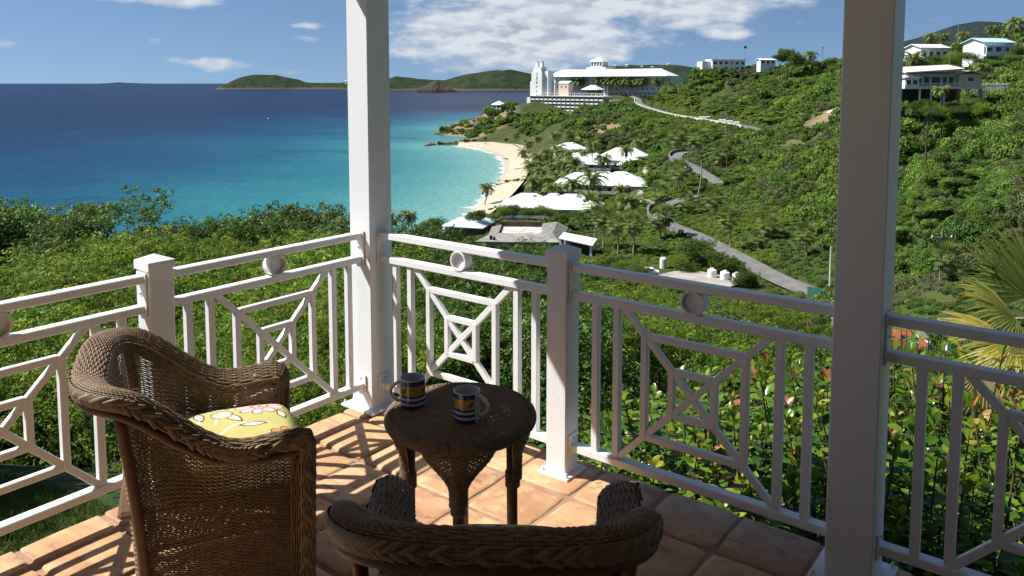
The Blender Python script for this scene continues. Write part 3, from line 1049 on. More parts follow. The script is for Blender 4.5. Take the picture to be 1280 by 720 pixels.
M['feather_leaf'] = leaf_material('feather_leaf', [(0.0, (0.049, 0.100, 0.012)), (0.40, (0.104, 0.177, 0.017)), (0.75, (0.207, 0.275, 0.027)), (1.0, (0.415, 0.403, 0.043))], 0.38, 0.55, 0.25, 0.45)
M['dark_leaf'] = leaf_material('dark_leaf', [(0.0, (0.033, 0.073, 0.013)), (0.6, (0.081, 0.140, 0.020)), (1.0, (0.175, 0.237, 0.033))], 0.32, 0.5, 0.3, 0.5)
M['glossy_leaf'] = leaf_material('glossy_leaf', [(0.0, (0.030, 0.078, 0.009)), (0.45, (0.070, 0.145, 0.012)), (0.75, (0.16, 0.245, 0.018)), (0.93, (0.34, 0.38, 0.03)), (0.975, (0.40, 0.30, 0.06)), (1.0, (0.42, 0.16, 0.09))], 0.34, 0.26, 0.5, 0.2)
M['bark'] = mat_simple('bark', (0.10, 0.075, 0.052), 0.9, 0.3, 6, 0.5, 0.1)
M['palm_bark'] = mat_simple('palm_bark', (0.30, 0.255, 0.20), 0.9, 0.25, 3, 0.5, 0.1)


def unit(v):
    return v / np.maximum(np.linalg.norm(v, axis=-1, keepdims=True), 1e-9)


def leaf_quads(c, d, n, L, Wd):
    """diamond leaves: centres c, long axis d, normal n"""
    d = unit(d)
    s = unit(np.cross(n, d))
    nn = np.cross(d, s)
    L, Wd = np.asarray(L)[:, None], np.asarray(Wd)[:, None]
    v = np.stack([c - d * L / 2, c + s * Wd / 2 + nn * Wd * 0.12, c + d * L / 2, c - s * Wd / 2 + nn * Wd * 0.12], 1)
    q = np.arange(len(c) * 4).reshape(-1, 4)
    return v.reshape(-1, 3), q


def clump_proto(name, mat, seed, lobes=12, leaves=1000, size=0.15, flat=0.8):
    r = np.random.default_rng(seed)
    th = r.uniform(0, 2 * np.pi, lobes)
    rad = np.sqrt(r.uniform(0, 1, lobes)) * 0.72
    lc = np.stack([rad * np.cos(th), rad * np.sin(th), r.uniform(0.25, 0.78, lobes) * flat * (1.15 - 0.6 * rad)], 1)
    lr = r.uniform(0.24, 0.42, lobes)
    pick = r.integers(0, lobes, leaves)
    dirs = unit(r.normal(size=(leaves, 3)) + np.array([0, 0, 0.35]))
    pos = lc[pick] + dirs * (lr[pick] * r.uniform(0.72, 1.08, leaves) ** 0.5)[:, None] * np.array([1, 1, 0.85])
    pos[:, 2] = np.maximum(pos[:, 2], -0.12)
    nrm = unit(dirs * 0.9 + r.normal(size=(leaves, 3)) * 0.55 + np.array([0, 0, 0.3]))
    ax = r.normal(size=(leaves, 3))
    ax -= nrm * (ax * nrm).sum(1, keepdims=True)
    s = size * r.uniform(0.6, 1.3, leaves)
    v, q = leaf_quads(pos, ax, nrm, s * 1.35, s * 0.85)
    tint = np.clip(r.beta(2, 2.4, leaves) + (r.uniform(size=lobes) * 0.4 - 0.2)[pick], 0, 1)
    return bpy.data.objects.new(name, fast_mesh(name, v, q, M[mat], False, np.repeat(tint, 4)))


def scatter(name, label_kind, pts, rot, scl, idx, protos):
    """one object: plants of a mass that nobody could count, set out on the land"""
    me = bpy.data.meshes.new(name)
    me.vertices.add(len(pts))
    me.vertices.foreach_set('co', np.asarray(pts, np.float32).ravel())
    for nm, ty, key, arr in (('rot', 'FLOAT_VECTOR', 'vector', rot), ('scl', 'FLOAT_VECTOR', 'vector', scl), ('pick', 'INT', 'value', idx)):
        a = me.attributes.new(nm, ty, 'POINT')
        a.data.foreach_set(key, np.asarray(arr).ravel().astype(np.int32 if ty == 'INT' else np.float32))
    o = link(name, me, kind='stuff', label=label_kind)
    coll = bpy.data.collections.new(name + '_kinds')
    for p in protos:
        coll.objects.link(p)
    ng = bpy.data.node_groups.new(name + '_scatter', 'GeometryNodeTree')
    ng.interface.new_socket('Geometry', in_out='INPUT', socket_type='NodeSocketGeometry')
    ng.interface.new_socket('Geometry', in_out='OUTPUT', socket_type='NodeSocketGeometry')
    gi, go = ng.nodes.new('NodeGroupInput'), ng.nodes.new('NodeGroupOutput')
    ci = ng.nodes.new('GeometryNodeCollectionInfo')
    ci.inputs[0].default_value = coll
    ci.inputs[1].default_value = True
    ci.inputs[2].default_value = True
    ip = ng.nodes.new('GeometryNodeInstanceOnPoints')
    ip.inputs['Pick Instance'].default_value = True

    def named(nm, ty):
        nd = ng.nodes.new('GeometryNodeInputNamedAttribute')
        nd.data_type = ty
        nd.inputs[0].default_value = nm
        return nd.outputs[0]
    ng.links.new(gi.outputs[0], ip.inputs['Points'])
    ng.links.new(ci.outputs[0], ip.inputs['Instance'])
    ng.links.new(named('pick', 'INT'), ip.inputs['Instance Index'])
    ng.links.new(named('rot', 'FLOAT_VECTOR'), ip.inputs['Rotation'])
    ng.links.new(named('scl', 'FLOAT_VECTOR'), ip.inputs['Scale'])
    ng.links.new(ip.outputs[0], go.inputs[0])
    md = o.modifiers.new('scatter', 'NODES')
    md.node_group = ng
    return o


# plots kept free of scrub: (x, y, radius)
clear = [(p.x, p.y, r) for p, r in (
    (at(690, 255, 264), 10), (at(660, 255, 264), 10), (at(718, 250, 264), 10), (at(635, 290, 212), 11), (at(665, 290, 212), 11), (at(588, 280, 238), 9), (at(720, 300, 196), 6), (at(690, 300, 212), 8), (at(610, 300, 208), 6),
    (at(745, 238, 314), 11), (at(772, 240, 312), 11), (at(728, 238, 316), 9), (at(730, 212, 387), 11), (at(760, 212, 390), 12), (at(783, 212, 390), 12), (at(712, 200, 420), 8))]
clear += [(p[0], p[1], p[2]) for p in pads[:0]]
hotel_box = (0, 706, 205, 860)       # x0 y0 x1 y1
view_lines = [road_lower, road_middle, road_upper]


def allowed(P, margin=0.0):
    ok = np.ones(len(P), bool)
    for rd, k in ((road_lower, 3.3), (road_middle, 3.2), (road_upper, 3.4), (yard_pts, 5.5)):
        ok &= seg_dist(P, rd) > k + margin
    for x, y, r in clear:
        ok &= np.hypot(P[:, 0] - x, P[:, 1] - y) > r + margin
    for x, y, r, z in pads:
        ok &= np.hypot(P[:, 0] - x, P[:, 1] - y) > r * 0.9 + margin
    x0, y0, x1, y1 = hotel_box
    ok &= ~((P[:, 0] > x0 - margin) & (P[:, 0] < x1 + margin) & (P[:, 1] > y0 - margin) & (P[:, 1] < y1))
    return ok


strip = np.array([((a[0] + b[0]) / 2, (a[1] + b[1]) / 2) for a, b in zip(waterline, beach_back)])
half_b = np.array([math.dist(a, b) / 2 for a, b in zip(waterline, beach_back)])
pts = []
for d0, d1, sp_m in ((46, 150, 1.5), (150, 300, 1.9), (300, 520, 2.5), (520, 900, 3.8)):
    xs = np.arange(-0.70 * d1 - 20, 0.74 * d1 + 20, sp_m)
    ys = np.arange(d0 * 0.6, d1, sp_m)
    X, Y = np.meshgrid(xs, ys)
    P = np.stack([X.ravel(), Y.ravel()], 1) + rng.uniform(-0.45, 0.45, (X.size, 2)) * sp_m
    dist = np.hypot(P[:, 0], P[:, 1])
    az_ = np.arctan2(P[:, 0], P[:, 1])
    P = P[(dist > d0) & (dist <= d1) & (az_ > -0.66) & (az_ < 0.66)]
    pts.append(np.concatenate([P, np.full((len(P), 1), sp_m)], 1))
pts = np.concatenate(pts)
P = pts[:, :2]
gx = (ground(P + np.array([2.0, 0])) - ground(P - np.array([2.0, 0]))) / 4
gy = (ground(P + np.array([0, 2.0])) - ground(P - np.array([0, 2.0]))) / 4
steep = np.sqrt(1 + gx ** 2 + gy ** 2) - 1          # more plants per plan area on steep ground
extra = []
for _ in range(3):
    m_ = rng.uniform(size=len(P)) < np.clip(steep * 1.6, 0, 1)
    e_ = pts[m_].copy()
    e_[:, :2] += rng.uniform(-0.8, 0.8, (len(e_), 2)) * e_[:, 2:3]
    extra.append(e_)
pts = np.concatenate([pts] + extra)
P = pts[:, :2]
Z = ground(P)
ok = allowed(P) & (Z > SEA + 1.2)
bd = np.min(np.hypot(P[:, None, 0] - strip[None, :, 0], P[:, None, 1] - strip[None, :, 1]) - half_b[None, :], 1)
ok &= bd > 3
# thin out over bare patches, the resort gardens and the headland lawn
for (u, v, D, rad, keep) in ((748, 163, 465, 18, 0.3), (735, 168, 455, 10, 0.3), (600, 152, 765, 32, 0.25), (582, 160, 790, 26, 0.15), (1002, 190, 300, 7, 0.1), (1035, 138, 320, 10, 0.1), (620, 172, 640, 26, 0.10), (650, 165, 620, 25, 0.35), (690, 230, 330, 40, 0.55), (760, 225, 350, 40, 0.6)):
    q = at(u, v, D)
    d = np.hypot(P[:, 0] - q.x, (P[:, 1] - q.y) * 0.7)
    ok &= (d > rad) | (rng.uniform(size=len(P)) < keep)
pts, P, Z = pts[ok], P[ok], Z[ok]
n = len(P)
dist = np.hypot(P[:, 0], P[:, 1])
big = rng.uniform(size=n)
sc = pts[:, 2] * 0.82 * rng.uniform(0.7, 1.25, n)
patch = value_noise(P[:, 0], P[:, 1], 26, 21) + 0.5 * value_noise(P[:, 0], P[:, 1], 9, 22)
sc = sc * (1 + 0.28 * patch)
sc = np.where(big > 0.90, sc * 1.75, sc)
sc = np.where(big < 0.25, sc * 0.62, sc)
flatland = (Z < -39.5) & (P[:, 1] > 190) & (P[:, 1] < 420)
sc = np.where(flatland, np.minimum(sc, 1.5) * 0.8, sc)
valley = (Z < -31) & (P[:, 1] > 140) & (P[:, 1] < 270) & (P[:, 0] > 18) & (P[:, 0] < 75)
sc = np.where(valley, np.minimum(sc, 1.1) * 0.8, sc)
rd = np.minimum(np.minimum(seg_dist(P, road_lower), seg_dist(P, road_middle)), seg_dist(P, road_upper))
sc = np.where(rd < 9, np.minimum(sc, 1.15), sc)
sz = sc * rng.uniform(0.85, 1.35, n) * np.where(dist < 300, 1.25, 1.1)
sz = np.where(rd < 16, np.minimum(sz, 1.3), sz)
sz = np.where(valley, np.minimum(sz, 1.0), sz)
pp = at(1180, 372, 78)
low = np.hypot(P[:, 0] - pp.x, (P[:, 1] - pp.y + 5) * 0.5) < 7
sz, sc = np.where(low, np.minimum(sz, 0.7), sz), np.where(low, np.minimum(sc, 0.8), sc)
protos = [clump_proto('scrub_a', 'scrub_leaf', 1), clump_proto('scrub_b', 'scrub_leaf', 2, 16, 1200, 0.13), clump_proto('scrub_c', 'scrub_dark', 3, 10, 1000, 0.16, 1.0),
          clump_proto('scrub_d', 'scrub_dark', 4, 14, 1100, 0.14), clump_proto('scrub_e', 'scrub_dry', 5, 9, 420, 0.12), clump_proto('scrub_f', 'scrub_leaf', 6, 18, 1300, 0.12, 0.7), clump_proto('scrub_g', 'scrub_fresh', 7, 15, 1100, 0.13, 0.8), clump_proto('scrub_h', 'scrub_olive', 8, 13, 1000, 0.14, 0.9),
          clump_proto('scrub_i', 'scrub_leaf', 9, 16, 2800, 0.080), clump_proto('scrub_j', 'scrub_dark', 10, 13, 2600, 0.085, 0.95), clump_proto('scrub_k', 'scrub_fresh', 11, 17, 2800, 0.078), clump_proto('scrub_l', 'scrub_olive', 12, 12, 2400, 0.080, 0.9)]
pk = rng.choice(6, n, p=[0.24, 0.2, 0.18, 0.14, 0.05, 0.19])
pk = np.where((patch > 0.55) & (rng.uniform(size=n) < 0.6), 2, pk)
pk = np.where((patch < -0.6) & (rng.uniform(size=n) < 0.30), 4, pk)
species = value_noise(P[:, 0], P[:, 1], 14, 31) + 0.6 * value_noise(P[:, 0], P[:, 1], 45, 32)
pk = np.where((species > 0.62) & (rng.uniform(size=n) < 0.75), 6, pk)
pk = np.where((species < -0.75) & (rng.uniform(size=n) < 0.7), 7, pk)
near = dist < 190
fine = np.array([8, 8, 9, 9, 4, 8, 10, 11])
pk = np.where(near, fine[pk], pk)
rot = np.stack([rng.normal(0, 0.1, n), rng.normal(0, 0.1, n), rng.uniform(0, 6.28, n)], 1)
scatter('hillside_scrub', 'dense green tropical scrub covering the valley and hillsides', np.concatenate([P, (Z - 0.15)[:, None]], 1), rot, np.stack([sc, sc, sz], 1), pk, protos)


# ------------------------------------------------------------------ trees on the near slope
def grow(seed, levels=3, spread=0.75, height=5.0, radius=2.5, first=0.35, forks=(5, 4, 4), droop=0.0):
    """tapered trunk and limbs; returns (tube paths, tips)"""
    r = random.Random(seed)
    paths, tips = [], []

    def limb(p, d, L, rad, lev):
        pts_, q, dd = [p.copy()], p.copy(), d.copy()
        k = 5
        for i in range(k):
            dd = (dd + Vector((r.uniform(-.22, .22), r.uniform(-.22, .22), r.uniform(-.08, .14) - droop * lev * 0.1))).normalized()
            q = q + dd * (L / k)
            pts_.append(q.copy())
        end = 0.55 if lev < levels else 0.3
        paths.append((pts_, [rad * (1 - (1 - end) * i / k) for i in range(k + 1)]))
        if lev >= levels:
            tips.append((q, dd))
            tips.append((pts_[3], dd))
            return
        nf = forks[min(lev, len(forks) - 1)]
        for i in range(nf):
            a = 2 * math.pi * (i + r.uniform(-.3, .3)) / nf
            side = Vector((math.cos(a), math.sin(a), 0))
            nd = (dd * (1 - spread) + side * spread + Vector((0, 0, 0.28))).normalized()
            src = pts_[-1] if r.random() < 0.6 else pts_[-2]
            limb(src, nd, L * r.uniform(0.55, 0.82), rad * end * 0.75, lev + 1)
    limb(Vector((0, 0, 0)), Vector((r.uniform(-.1, .1), r.uniform(-.1, .1), 1)).normalized(), height * first, height * 0.022, 0)
    return paths, tips


def wood_mesh(paths, name='trunk', n=6, rmin=0.0):
    mb = MB()
    for pts_, rad in paths:
        if rad[0] >= rmin:
            mb.tube(pts_, rad, n, False)
    return mb.mesh(name, M['bark'], True)


def spray_mesh(name, tips, mat, seed, per_tip=30, clump=0.42, pairs=6, length=0.24, leaf=0.055, flatten=0.5):
    """feathery sprays of leaflets set round the limb tips"""
    r = np.random.default_rng(seed)
    T = np.array([[*t[0]] for t in tips])
    nS = len(T) * per_tip
    base = np.repeat(T, per_tip, 0)
    tip_tint = np.repeat(r.uniform(-0.22, 0.22, len(T)), per_tip)
    off = unit(r.normal(size=(nS, 3))) * (r.uniform(0.15, 1, nS) ** 0.5)[:, None] * clump * np.array([1.15, 1.15, flatten])
    pos = base + off
    out = unit(off * np.array([1, 1, 0.5]) + r.normal(size=(nS, 3)) * 0.25 * clump + np.array([0, 0, 0.08]))
    nrm = unit(r.normal(size=(nS, 3)) * 0.35 + np.array([0, 0, 1.0]))
    side = unit(np.cross(nrm, out))
    nrm = np.cross(out, side)
    Vs, Ts = [], []
    tint = np.clip(0.42 + tip_tint + r.normal(0, 0.16, nS) + off[:, 2] / clump * 0.28, 0, 1)
    for k in range(pairs):
        f = (k + 0.5) / pairs
        c0 = pos + out * (length * (f - 0.3))[..., None] if False else pos + out * (length * (f - 0.3)) - np.array([0, 0, 1]) * (0.06 * f * f)
        for s in (-1, 1):
            d = side * s + out * 0.35 - nrm * 0.15
            ln = leaf * (1.05 - 0.5 * abs(f - 0.45)) * r.uniform(0.85, 1.15, nS)
            c = c0 + unit(d) * (ln / 2)[:, None]
            v, _ = leaf_quads(c, d, nrm + r.normal(size=(nS, 3)) * 0.18, ln, ln * 0.36)
            Vs.append(v)
            Ts.append(np.repeat(np.clip(tint + r.normal(0, 0.05, nS), 0, 1), 4))
    V = np.concatenate(Vs)
    return fast_mesh(name, V, np.arange(len(V)).reshape(-1, 4), M[mat], False, np.concatenate(Ts))


def leafy_mesh(name, tips, mat, seed, per_tip=60, clump=0.4, leaf=0.10, ratio=0.5, flatten=0.7):
    r = np.random.default_rng(seed)
    T = np.array([[*t[0]] for t in tips])
    nS = len(T) * per_tip
    base = np.repeat(T, per_tip, 0)
    off = unit(r.normal(size=(nS, 3))) * (r.uniform(0.1, 1, nS) ** 0.45)[:, None] * clump * np.array([1.1, 1.1, flatten])
    nrm = unit(off / clump + r.normal(size=(nS, 3)) * 0.45 + np.array([0, 0, 0.55]))
    ax = unit(off + r.normal(size=(nS, 3)) * 0.3)
    ax = ax - nrm * (ax * nrm).sum(1, keepdims=True)
    L = leaf * r.uniform(0.7, 1.25, nS)
    v, q = leaf_quads(base + off, ax, nrm, L, L * ratio)
    tint = np.clip(np.repeat(r.uniform(0.2, 0.6, len(T)), per_tip) + r.normal(0, 0.15, nS) + off[:, 2] / clump * 0.2, 0, 1)
    return fast_mesh(name, v, q, M[mat], False, np.repeat(tint, 4))


def clumpy_mesh(name, tips, mat, seed, subs=13, per=24, clump=0.46, sub_r=0.13, leaf=0.06, ratio=0.45, flatten=0.7):
    """rounded tufts of small leaves set round each limb tip, some of them yellow-green, tinted lighter towards the top"""
    r = np.random.default_rng(seed)
    T = np.array([[*t[0]] for t in tips])
    nC = len(T) * subs
    o1 = unit(r.normal(size=(nC, 3)) + np.array([0, 0, 0.25])) * (r.uniform(0.35, 1, nC) ** 0.5)[:, None] * clump * np.array([1.15, 1.15, flatten])
    cc = np.repeat(T, subs, 0) + o1
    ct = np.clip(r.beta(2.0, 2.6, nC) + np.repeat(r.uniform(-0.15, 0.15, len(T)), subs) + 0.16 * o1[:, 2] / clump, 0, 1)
    cr = sub_r * r.uniform(0.7, 1.35, nC)
    n = nC * per
    C = np.repeat(cc, per, 0)
    d = unit(r.normal(size=(n, 3)) + np.array([0, 0, 0.45]))
    off = d * (np.repeat(cr, per) * r.uniform(0.5, 1.0, n))[:, None] * np.array([1.1, 1.1, 0.75])
    nrm = unit(d + r.normal(size=(n, 3)) * 0.45 + np.array([0, 0, 0.35]))
    ax = r.normal(size=(n, 3)) + d * 0.6
    ax = ax - nrm * (ax * nrm).sum(1, keepdims=True)
    L = leaf * r.uniform(0.7, 1.3, n)
    v, q = leaf_quads(C + off, ax, nrm, L, L * ratio)
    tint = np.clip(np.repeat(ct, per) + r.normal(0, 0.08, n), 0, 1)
    return fast_mesh(name, v, q, M[mat], False, np.repeat(tint, 4))


TREE = {}
for key, seed in (('feather_a', 4), ('feather_b', 9), ('feather_c', 15)):
    pa, ti = grow(seed, 3, 0.62, 5.0, forks=(5, 4, 3))
    TREE[key] = (wood_mesh(pa, 'trunk', 5), clumpy_mesh('crown', ti, 'feather_leaf', seed, 12, 26, 0.50, 0.125, 0.062, 0.42))
for key, seed in (('dark_a', 21), ('dark_b', 27)):
    pa, ti = grow(seed, 3, 0.62, 5.0, forks=(5, 4, 3))
    TREE[key] = (wood_mesh(pa, 'trunk', 5), clumpy_mesh('crown', ti, 'dark_leaf', seed, 10, 22, 0.50, 0.15, 0.085, 0.5))
pa, ti = grow(33, 3, 0.80, 5.0, first=0.5, forks=(4, 3, 3))
TREE['open'] = (wood_mesh(pa, 'trunk', 6), clumpy_mesh('crown', ti, 'dark_leaf', 33, 7, 22, 0.36, 0.13, 0.085, 0.5, 0.45))
for k_, (wd, cr) in TREE.items():
    co = np.empty(len(cr.vertices) * 3, np.float32)
    cr.vertices.foreach_get('co', co)
    co = co.reshape(-1, 3)
    TREE[k_] = (wd, cr, float(np.percentile(co[:, 2], 99.5)), float(np.percentile(np.hypot(co[:, 0], co[:, 1]), 96)))


def plant_tree(key, u, v, D, rad, label, group, name='slope_tree', category='tree', sink=0.4):
    """tree whose top stands at the surveyed bearing; its stem reaches down to the ground below"""
    top = at(u, v, D)
    wd, cr, h, r0 = TREE[key]
    s_ = rad / r0
    g = gz(top.x, top.y) - sink
    z0 = top.z - h * s_
    o = thing(name, label, category, (top.x, top.y, min(g, z0)), random.uniform(0, 6.28), group)
    dz_ = z0 - min(g, z0)
    t_ = link('trunk', wd, o, (0, 0, dz_))
    c_ = link('crown', cr, o, (0, 0, dz_), kind='stuff')
    kz = random.uniform(0.92, 1.08)
    t_.scale = c_.scale = (s_ * kz, s_ / kz, s_)
    if dz_ > 0.2:
        link('lower_trunk', MB().tube([(0.06, 0.03, 0), (0.0, 0.04, dz_ * 0.5), (0, 0, dz_ + 0.1)], [0.15 * s_ * 1.5, 0.13 * s_ * 1.2, 0.11 * s_], 7, False).mesh('lower_trunk', M['bark'], True), o)
    return o


NTH = ['first', 'second', 'third', 'fourth', 'fifth', 'sixth', 'seventh', 'eighth', 'ninth', 'tenth', 'eleventh', 'twelfth']


def tree_rows(rows, group):
    """rows: (label pattern, [(kind, u, v, D, radius), ...]); each tree is told by its place in its row"""
    for pat, lst in rows:
        for i, (k__, u, v, D, rad) in enumerate(sorted(lst, key=lambda q: q[1])):
            plant_tree(k__, u, v, D, rad, pat % NTH[i], group)


LEFT = 'feathery trees on the slope below the seaward railing'
tree_rows([
    ('feathery yellow-green tree in the upper thicket below the sea, %s from the left edge', [('feather_a', 28, 312, 17, 2.3), ('feather_b', 75, 298, 20, 2.6), ('feather_c', 140, 300, 19, 2.4), ('feather_c', 205, 300, 20, 2.5), ('feather_a', 262, 292, 24, 2.8), ('feather_b', 318, 298, 21, 2.5), ('feather_c', 372, 298, 20, 2.4), ('feather_a', 425, 294, 22, 2.5)]),
    ('feathery tree in the middle thicket behind the seaward rails, %s from the left edge', [('feather_c', -20, 350, 13, 2.1), ('feather_b', 55, 348, 13, 2.0), ('feather_a', 122, 343, 14, 2.1), ('feather_c', 190, 350, 13.5, 2.1), ('feather_b', 258, 343, 14.5, 2.1), ('feather_a', 335, 342, 14, 2.0), ('feather_c', 405, 338, 15, 2.1)]),
    ('feathery tree low behind the seaward balusters, %s from the left edge', [('feather_a', -60, 400, 10, 1.8), ('feather_b', 20, 415, 10.5, 1.7), ('feather_a', 100, 412, 10.5, 1.7), ('feather_b', 180, 415, 10, 1.6), ('feather_c', 262, 402, 10.5, 1.7), ('feather_a', 345, 398, 10, 1.6), ('feather_b', 420, 393, 10.5, 1.6)]),
    ('small dark tree just outside the seaward fretwork panel, %s from the capped post', [('feather_c', 290, 470, 8.2, 1.3), ('feather_b', 350, 480, 7.8, 1.3), ('feather_a', 415, 470, 8.0, 1.3), ('dark_b', 225, 490, 7.8, 1.2)])], LEFT)
DK_ = 'dark broad-crowned trees along the edge of the sea view'
for k_, u, v, D, rad, lab in (
        ('dark_a', 15, 247, 27, 3.2, 'dark leafy tree whose top cuts the sea at the far left edge'),
        ('open', 140, 250, 25, 3.3, 'open-branched tree with flat leaf tufts against the sea left of the capped post'),
        ('dark_a', 85, 278, 24, 2.2, 'low dark treetop between the left-edge tree and the open-branched tree'),
        ('dark_b', 225, 284, 26, 2.2, 'low dark treetop just right of the open-branched tree'),
        ('dark_b', 258, 272, 28, 2.4, 'dark leafy treetop against the sea between open-branched tree and round treetop'),
        ('dark_a', 308, 268, 29, 2.6, 'bushy treetop against turquoise water, above the sunlit railing ring'),
        ('dark_b', 385, 258, 30, 3.4, 'round dark treetop against turquoise water just left of the corner column'),
        ('dark_a', 432, 268, 27, 2.4, 'dark treetop touching the left side of the corner column')):
    plant_tree(k_, u, v, D, rad, lab, DK_)
tree_rows([
    ('dark leafy tree in the upper row right of the corner column, %s from it', [('dark_b', 505, 296, 40, 3.2), ('dark_a', 545, 286, 42, 3.0), ('dark_b', 590, 306, 38, 2.8), ('dark_a', 636, 312, 36, 2.8), ('feather_b', 668, 328, 30, 2.8)]),
    ('dark leafy tree seen between the rails by the table, %s from the corner column', [('dark_a', 530, 328, 24, 2.6), ('dark_b', 588, 338, 22, 2.6), ('dark_a', 645, 348, 20, 2.5), ('feather_c', 700, 350, 24, 2.5)]),
    ('leafy tree behind the table railing fretwork, %s from the corner column', [('dark_b', 500, 372, 13, 1.8), ('dark_a', 555, 382, 13, 1.9), ('dark_b', 612, 388, 12.5, 1.8), ('dark_a', 668, 392, 12.5, 1.8)])], 'leafy trees below the table railing')
tree_rows([
    ('leafy tree below the service yard, under the shaded top rail, %s from the capped post', [('dark_a', 735, 352, 55, 3.2), ('feather_a', 775, 362, 46, 3.2), ('dark_b', 825, 366, 50, 3.4), ('feather_b', 870, 380, 40, 3.0), ('dark_a', 920, 384, 44, 3.2), ('feather_c', 968, 392, 38, 2.8), ('dark_b', 1015, 392, 40, 3.0), ('dark_a', 1065, 396, 42, 3.0)]),
    ('leafy tree beyond the shaded fretwork panel, %s from the capped post', [('feather_b', 742, 390, 24, 2.4), ('dark_b', 800, 400, 22, 2.3), ('feather_a', 862, 410, 20, 2.2), ('dark_a', 925, 416, 20, 2.2), ('feather_c', 985, 422, 19, 2.1), ('dark_b', 1060, 428, 19, 2.2)]),
    ('leafy tree right of the shaded column behind the fan palm, %s from the column', [('dark_a', 1130, 430, 26, 2.0), ('feather_a', 1180, 432, 22, 2.2), ('dark_b', 1240, 430, 20, 2.2), ('dark_a', 1290, 420, 20, 2.4)]),
    ('low leafy tree right of the shaded column under the middle rail, %s from the column', [('feather_c', 1150, 470, 13, 1.7), ('dark_b', 1215, 478, 12, 1.7)])], 'leafy trees below the shaded railing')

tree_rows([('unseen dark tree added to shade the lawn below the seaward railing, %s from the left', [('dark_a', -900, 60, 4.2, 1.9), ('dark_b', -760, 80, 5.2, 2.0), ('dark_a', -1500, 40, 3.0, 1.8), ('dark_b', -420, 250, 6.6, 1.7)])], 'unseen trees added to shade the lawn')  # out-of-view trees added to throw shade on the lawn
tree_rows([
    ('large rounded tree beside the lower road bend, %s from the palm pair', [('dark_b', 878, 300, 176, 5.5), ('dark_a', 905, 316, 168, 4.5), ('feather_a', 858, 318, 172, 3.6), ('dark_a', 935, 338, 158, 3.6)]),
    ('small rounded tree in front of the service yard, %s from the white shed', [('dark_a', 760, 322, 160, 3.2), ('feather_b', 785, 326, 150, 3.4), ('dark_b', 806, 334, 140, 3.0), ('dark_a', 845, 352, 128, 3.0), ('feather_c', 872, 358, 122, 2.8), ('dark_b', 960, 364, 125, 2.6)])], 'trees along the lower road')
tree_rows([
    ('rounded tree before the hilltop houses, %s from the shaded column', [('dark_a', 1152, 71, 244, 4.8), ('dark_b', 1172, 69, 250, 4.6), ('feather_a', 1196, 66, 262, 4.6), ('dark_a', 1206, 52, 285, 5.0), ('dark_b', 1190, 80, 226, 3.6), ('dark_a', 1226, 46, 290, 4.6), ('feather_c', 1214, 65, 234, 4.2), ('dark_b', 1262, 68, 232, 4.0), ('dark_a', 1278, 58, 240, 4.4), ('feather_b', 1240, 73, 232, 3.0), ('dark_a', 1140, 84, 232, 3.2)]),
    ('rounded tree on the middle ridge skyline, %s from the flat-roofed house', [('dark_a', 984, 61, 424, 8.0), ('dark_b', 972, 68, 430, 5.5), ('dark_a', 1003, 72, 430, 5.0), ('dark_b', 1022, 76, 424, 5.0), ('dark_a', 1044, 74, 420, 5.5)])], 'trees on the ridges')

tree_rows([('low rounded bush on the slope under the stilted pink house, %s from the shaded column', [('dark_a', 1150, 124, 172, 2.6), ('feather_a', 1168, 127, 170, 2.2), ('dark_b', 1190, 127, 170, 2.4), ('feather_c', 1206, 124, 172, 2.2), ('dark_a', 1222, 122, 172, 2.6), ('feather_b', 1178, 131, 166, 2.6), ('dark_b', 1200, 131, 166, 2.8), ('dark_a', 1160, 132, 165, 2.6), ('feather_a', 1220, 130, 167, 2.6)])], 'bushes under the pink house')
# ------------------------------------------------------------------ broad-leaved shrubs against the porch, fan palm, lawn
def leaf_blade(L=0.088, Wd=0.047):
    """one folded, arched leaf; returns verts, quads"""
    st = [(0.0, 0.10), (0.22, 0.78), (0.5, 1.0), (0.78, 0.68), (1.0, 0.02)]
    vs, fs = [], []
    for f, w in st:
        z = -0.10 * L * (f - 0.2) ** 2 * 2
        vs += [(-w * Wd / 2, f * L, z + 0.16 * w * Wd), (0, f * L, z), (w * Wd / 2, f * L, z + 0.16 * w * Wd)]
    for i in range(len(st) - 1):
        a = i * 3
        fs += [(a, a + 1, a + 4, a + 3), (a + 1, a + 2, a + 5, a + 4)]
    return np.array(vs), np.array(fs)


LV, LF = leaf_blade()


def place_leaves(pos, axis, nrm, scale):
    axis = unit(axis)
    s = unit(np.cross(axis, nrm))
    n_ = np.cross(s, axis)
    V = pos[:, None, :] + scale[:, None, None] * (LV[None, :, 0:1] * s[:, None, :] + LV[None, :, 1:2] * axis[:, None, :] + LV[None, :, 2:3] * n_[:, None, :])
    F_ = LF[None] + (np.arange(len(pos)) * len(LV))[:, None, None]
    return V.reshape(-1, 3), F_.reshape(-1, 4)


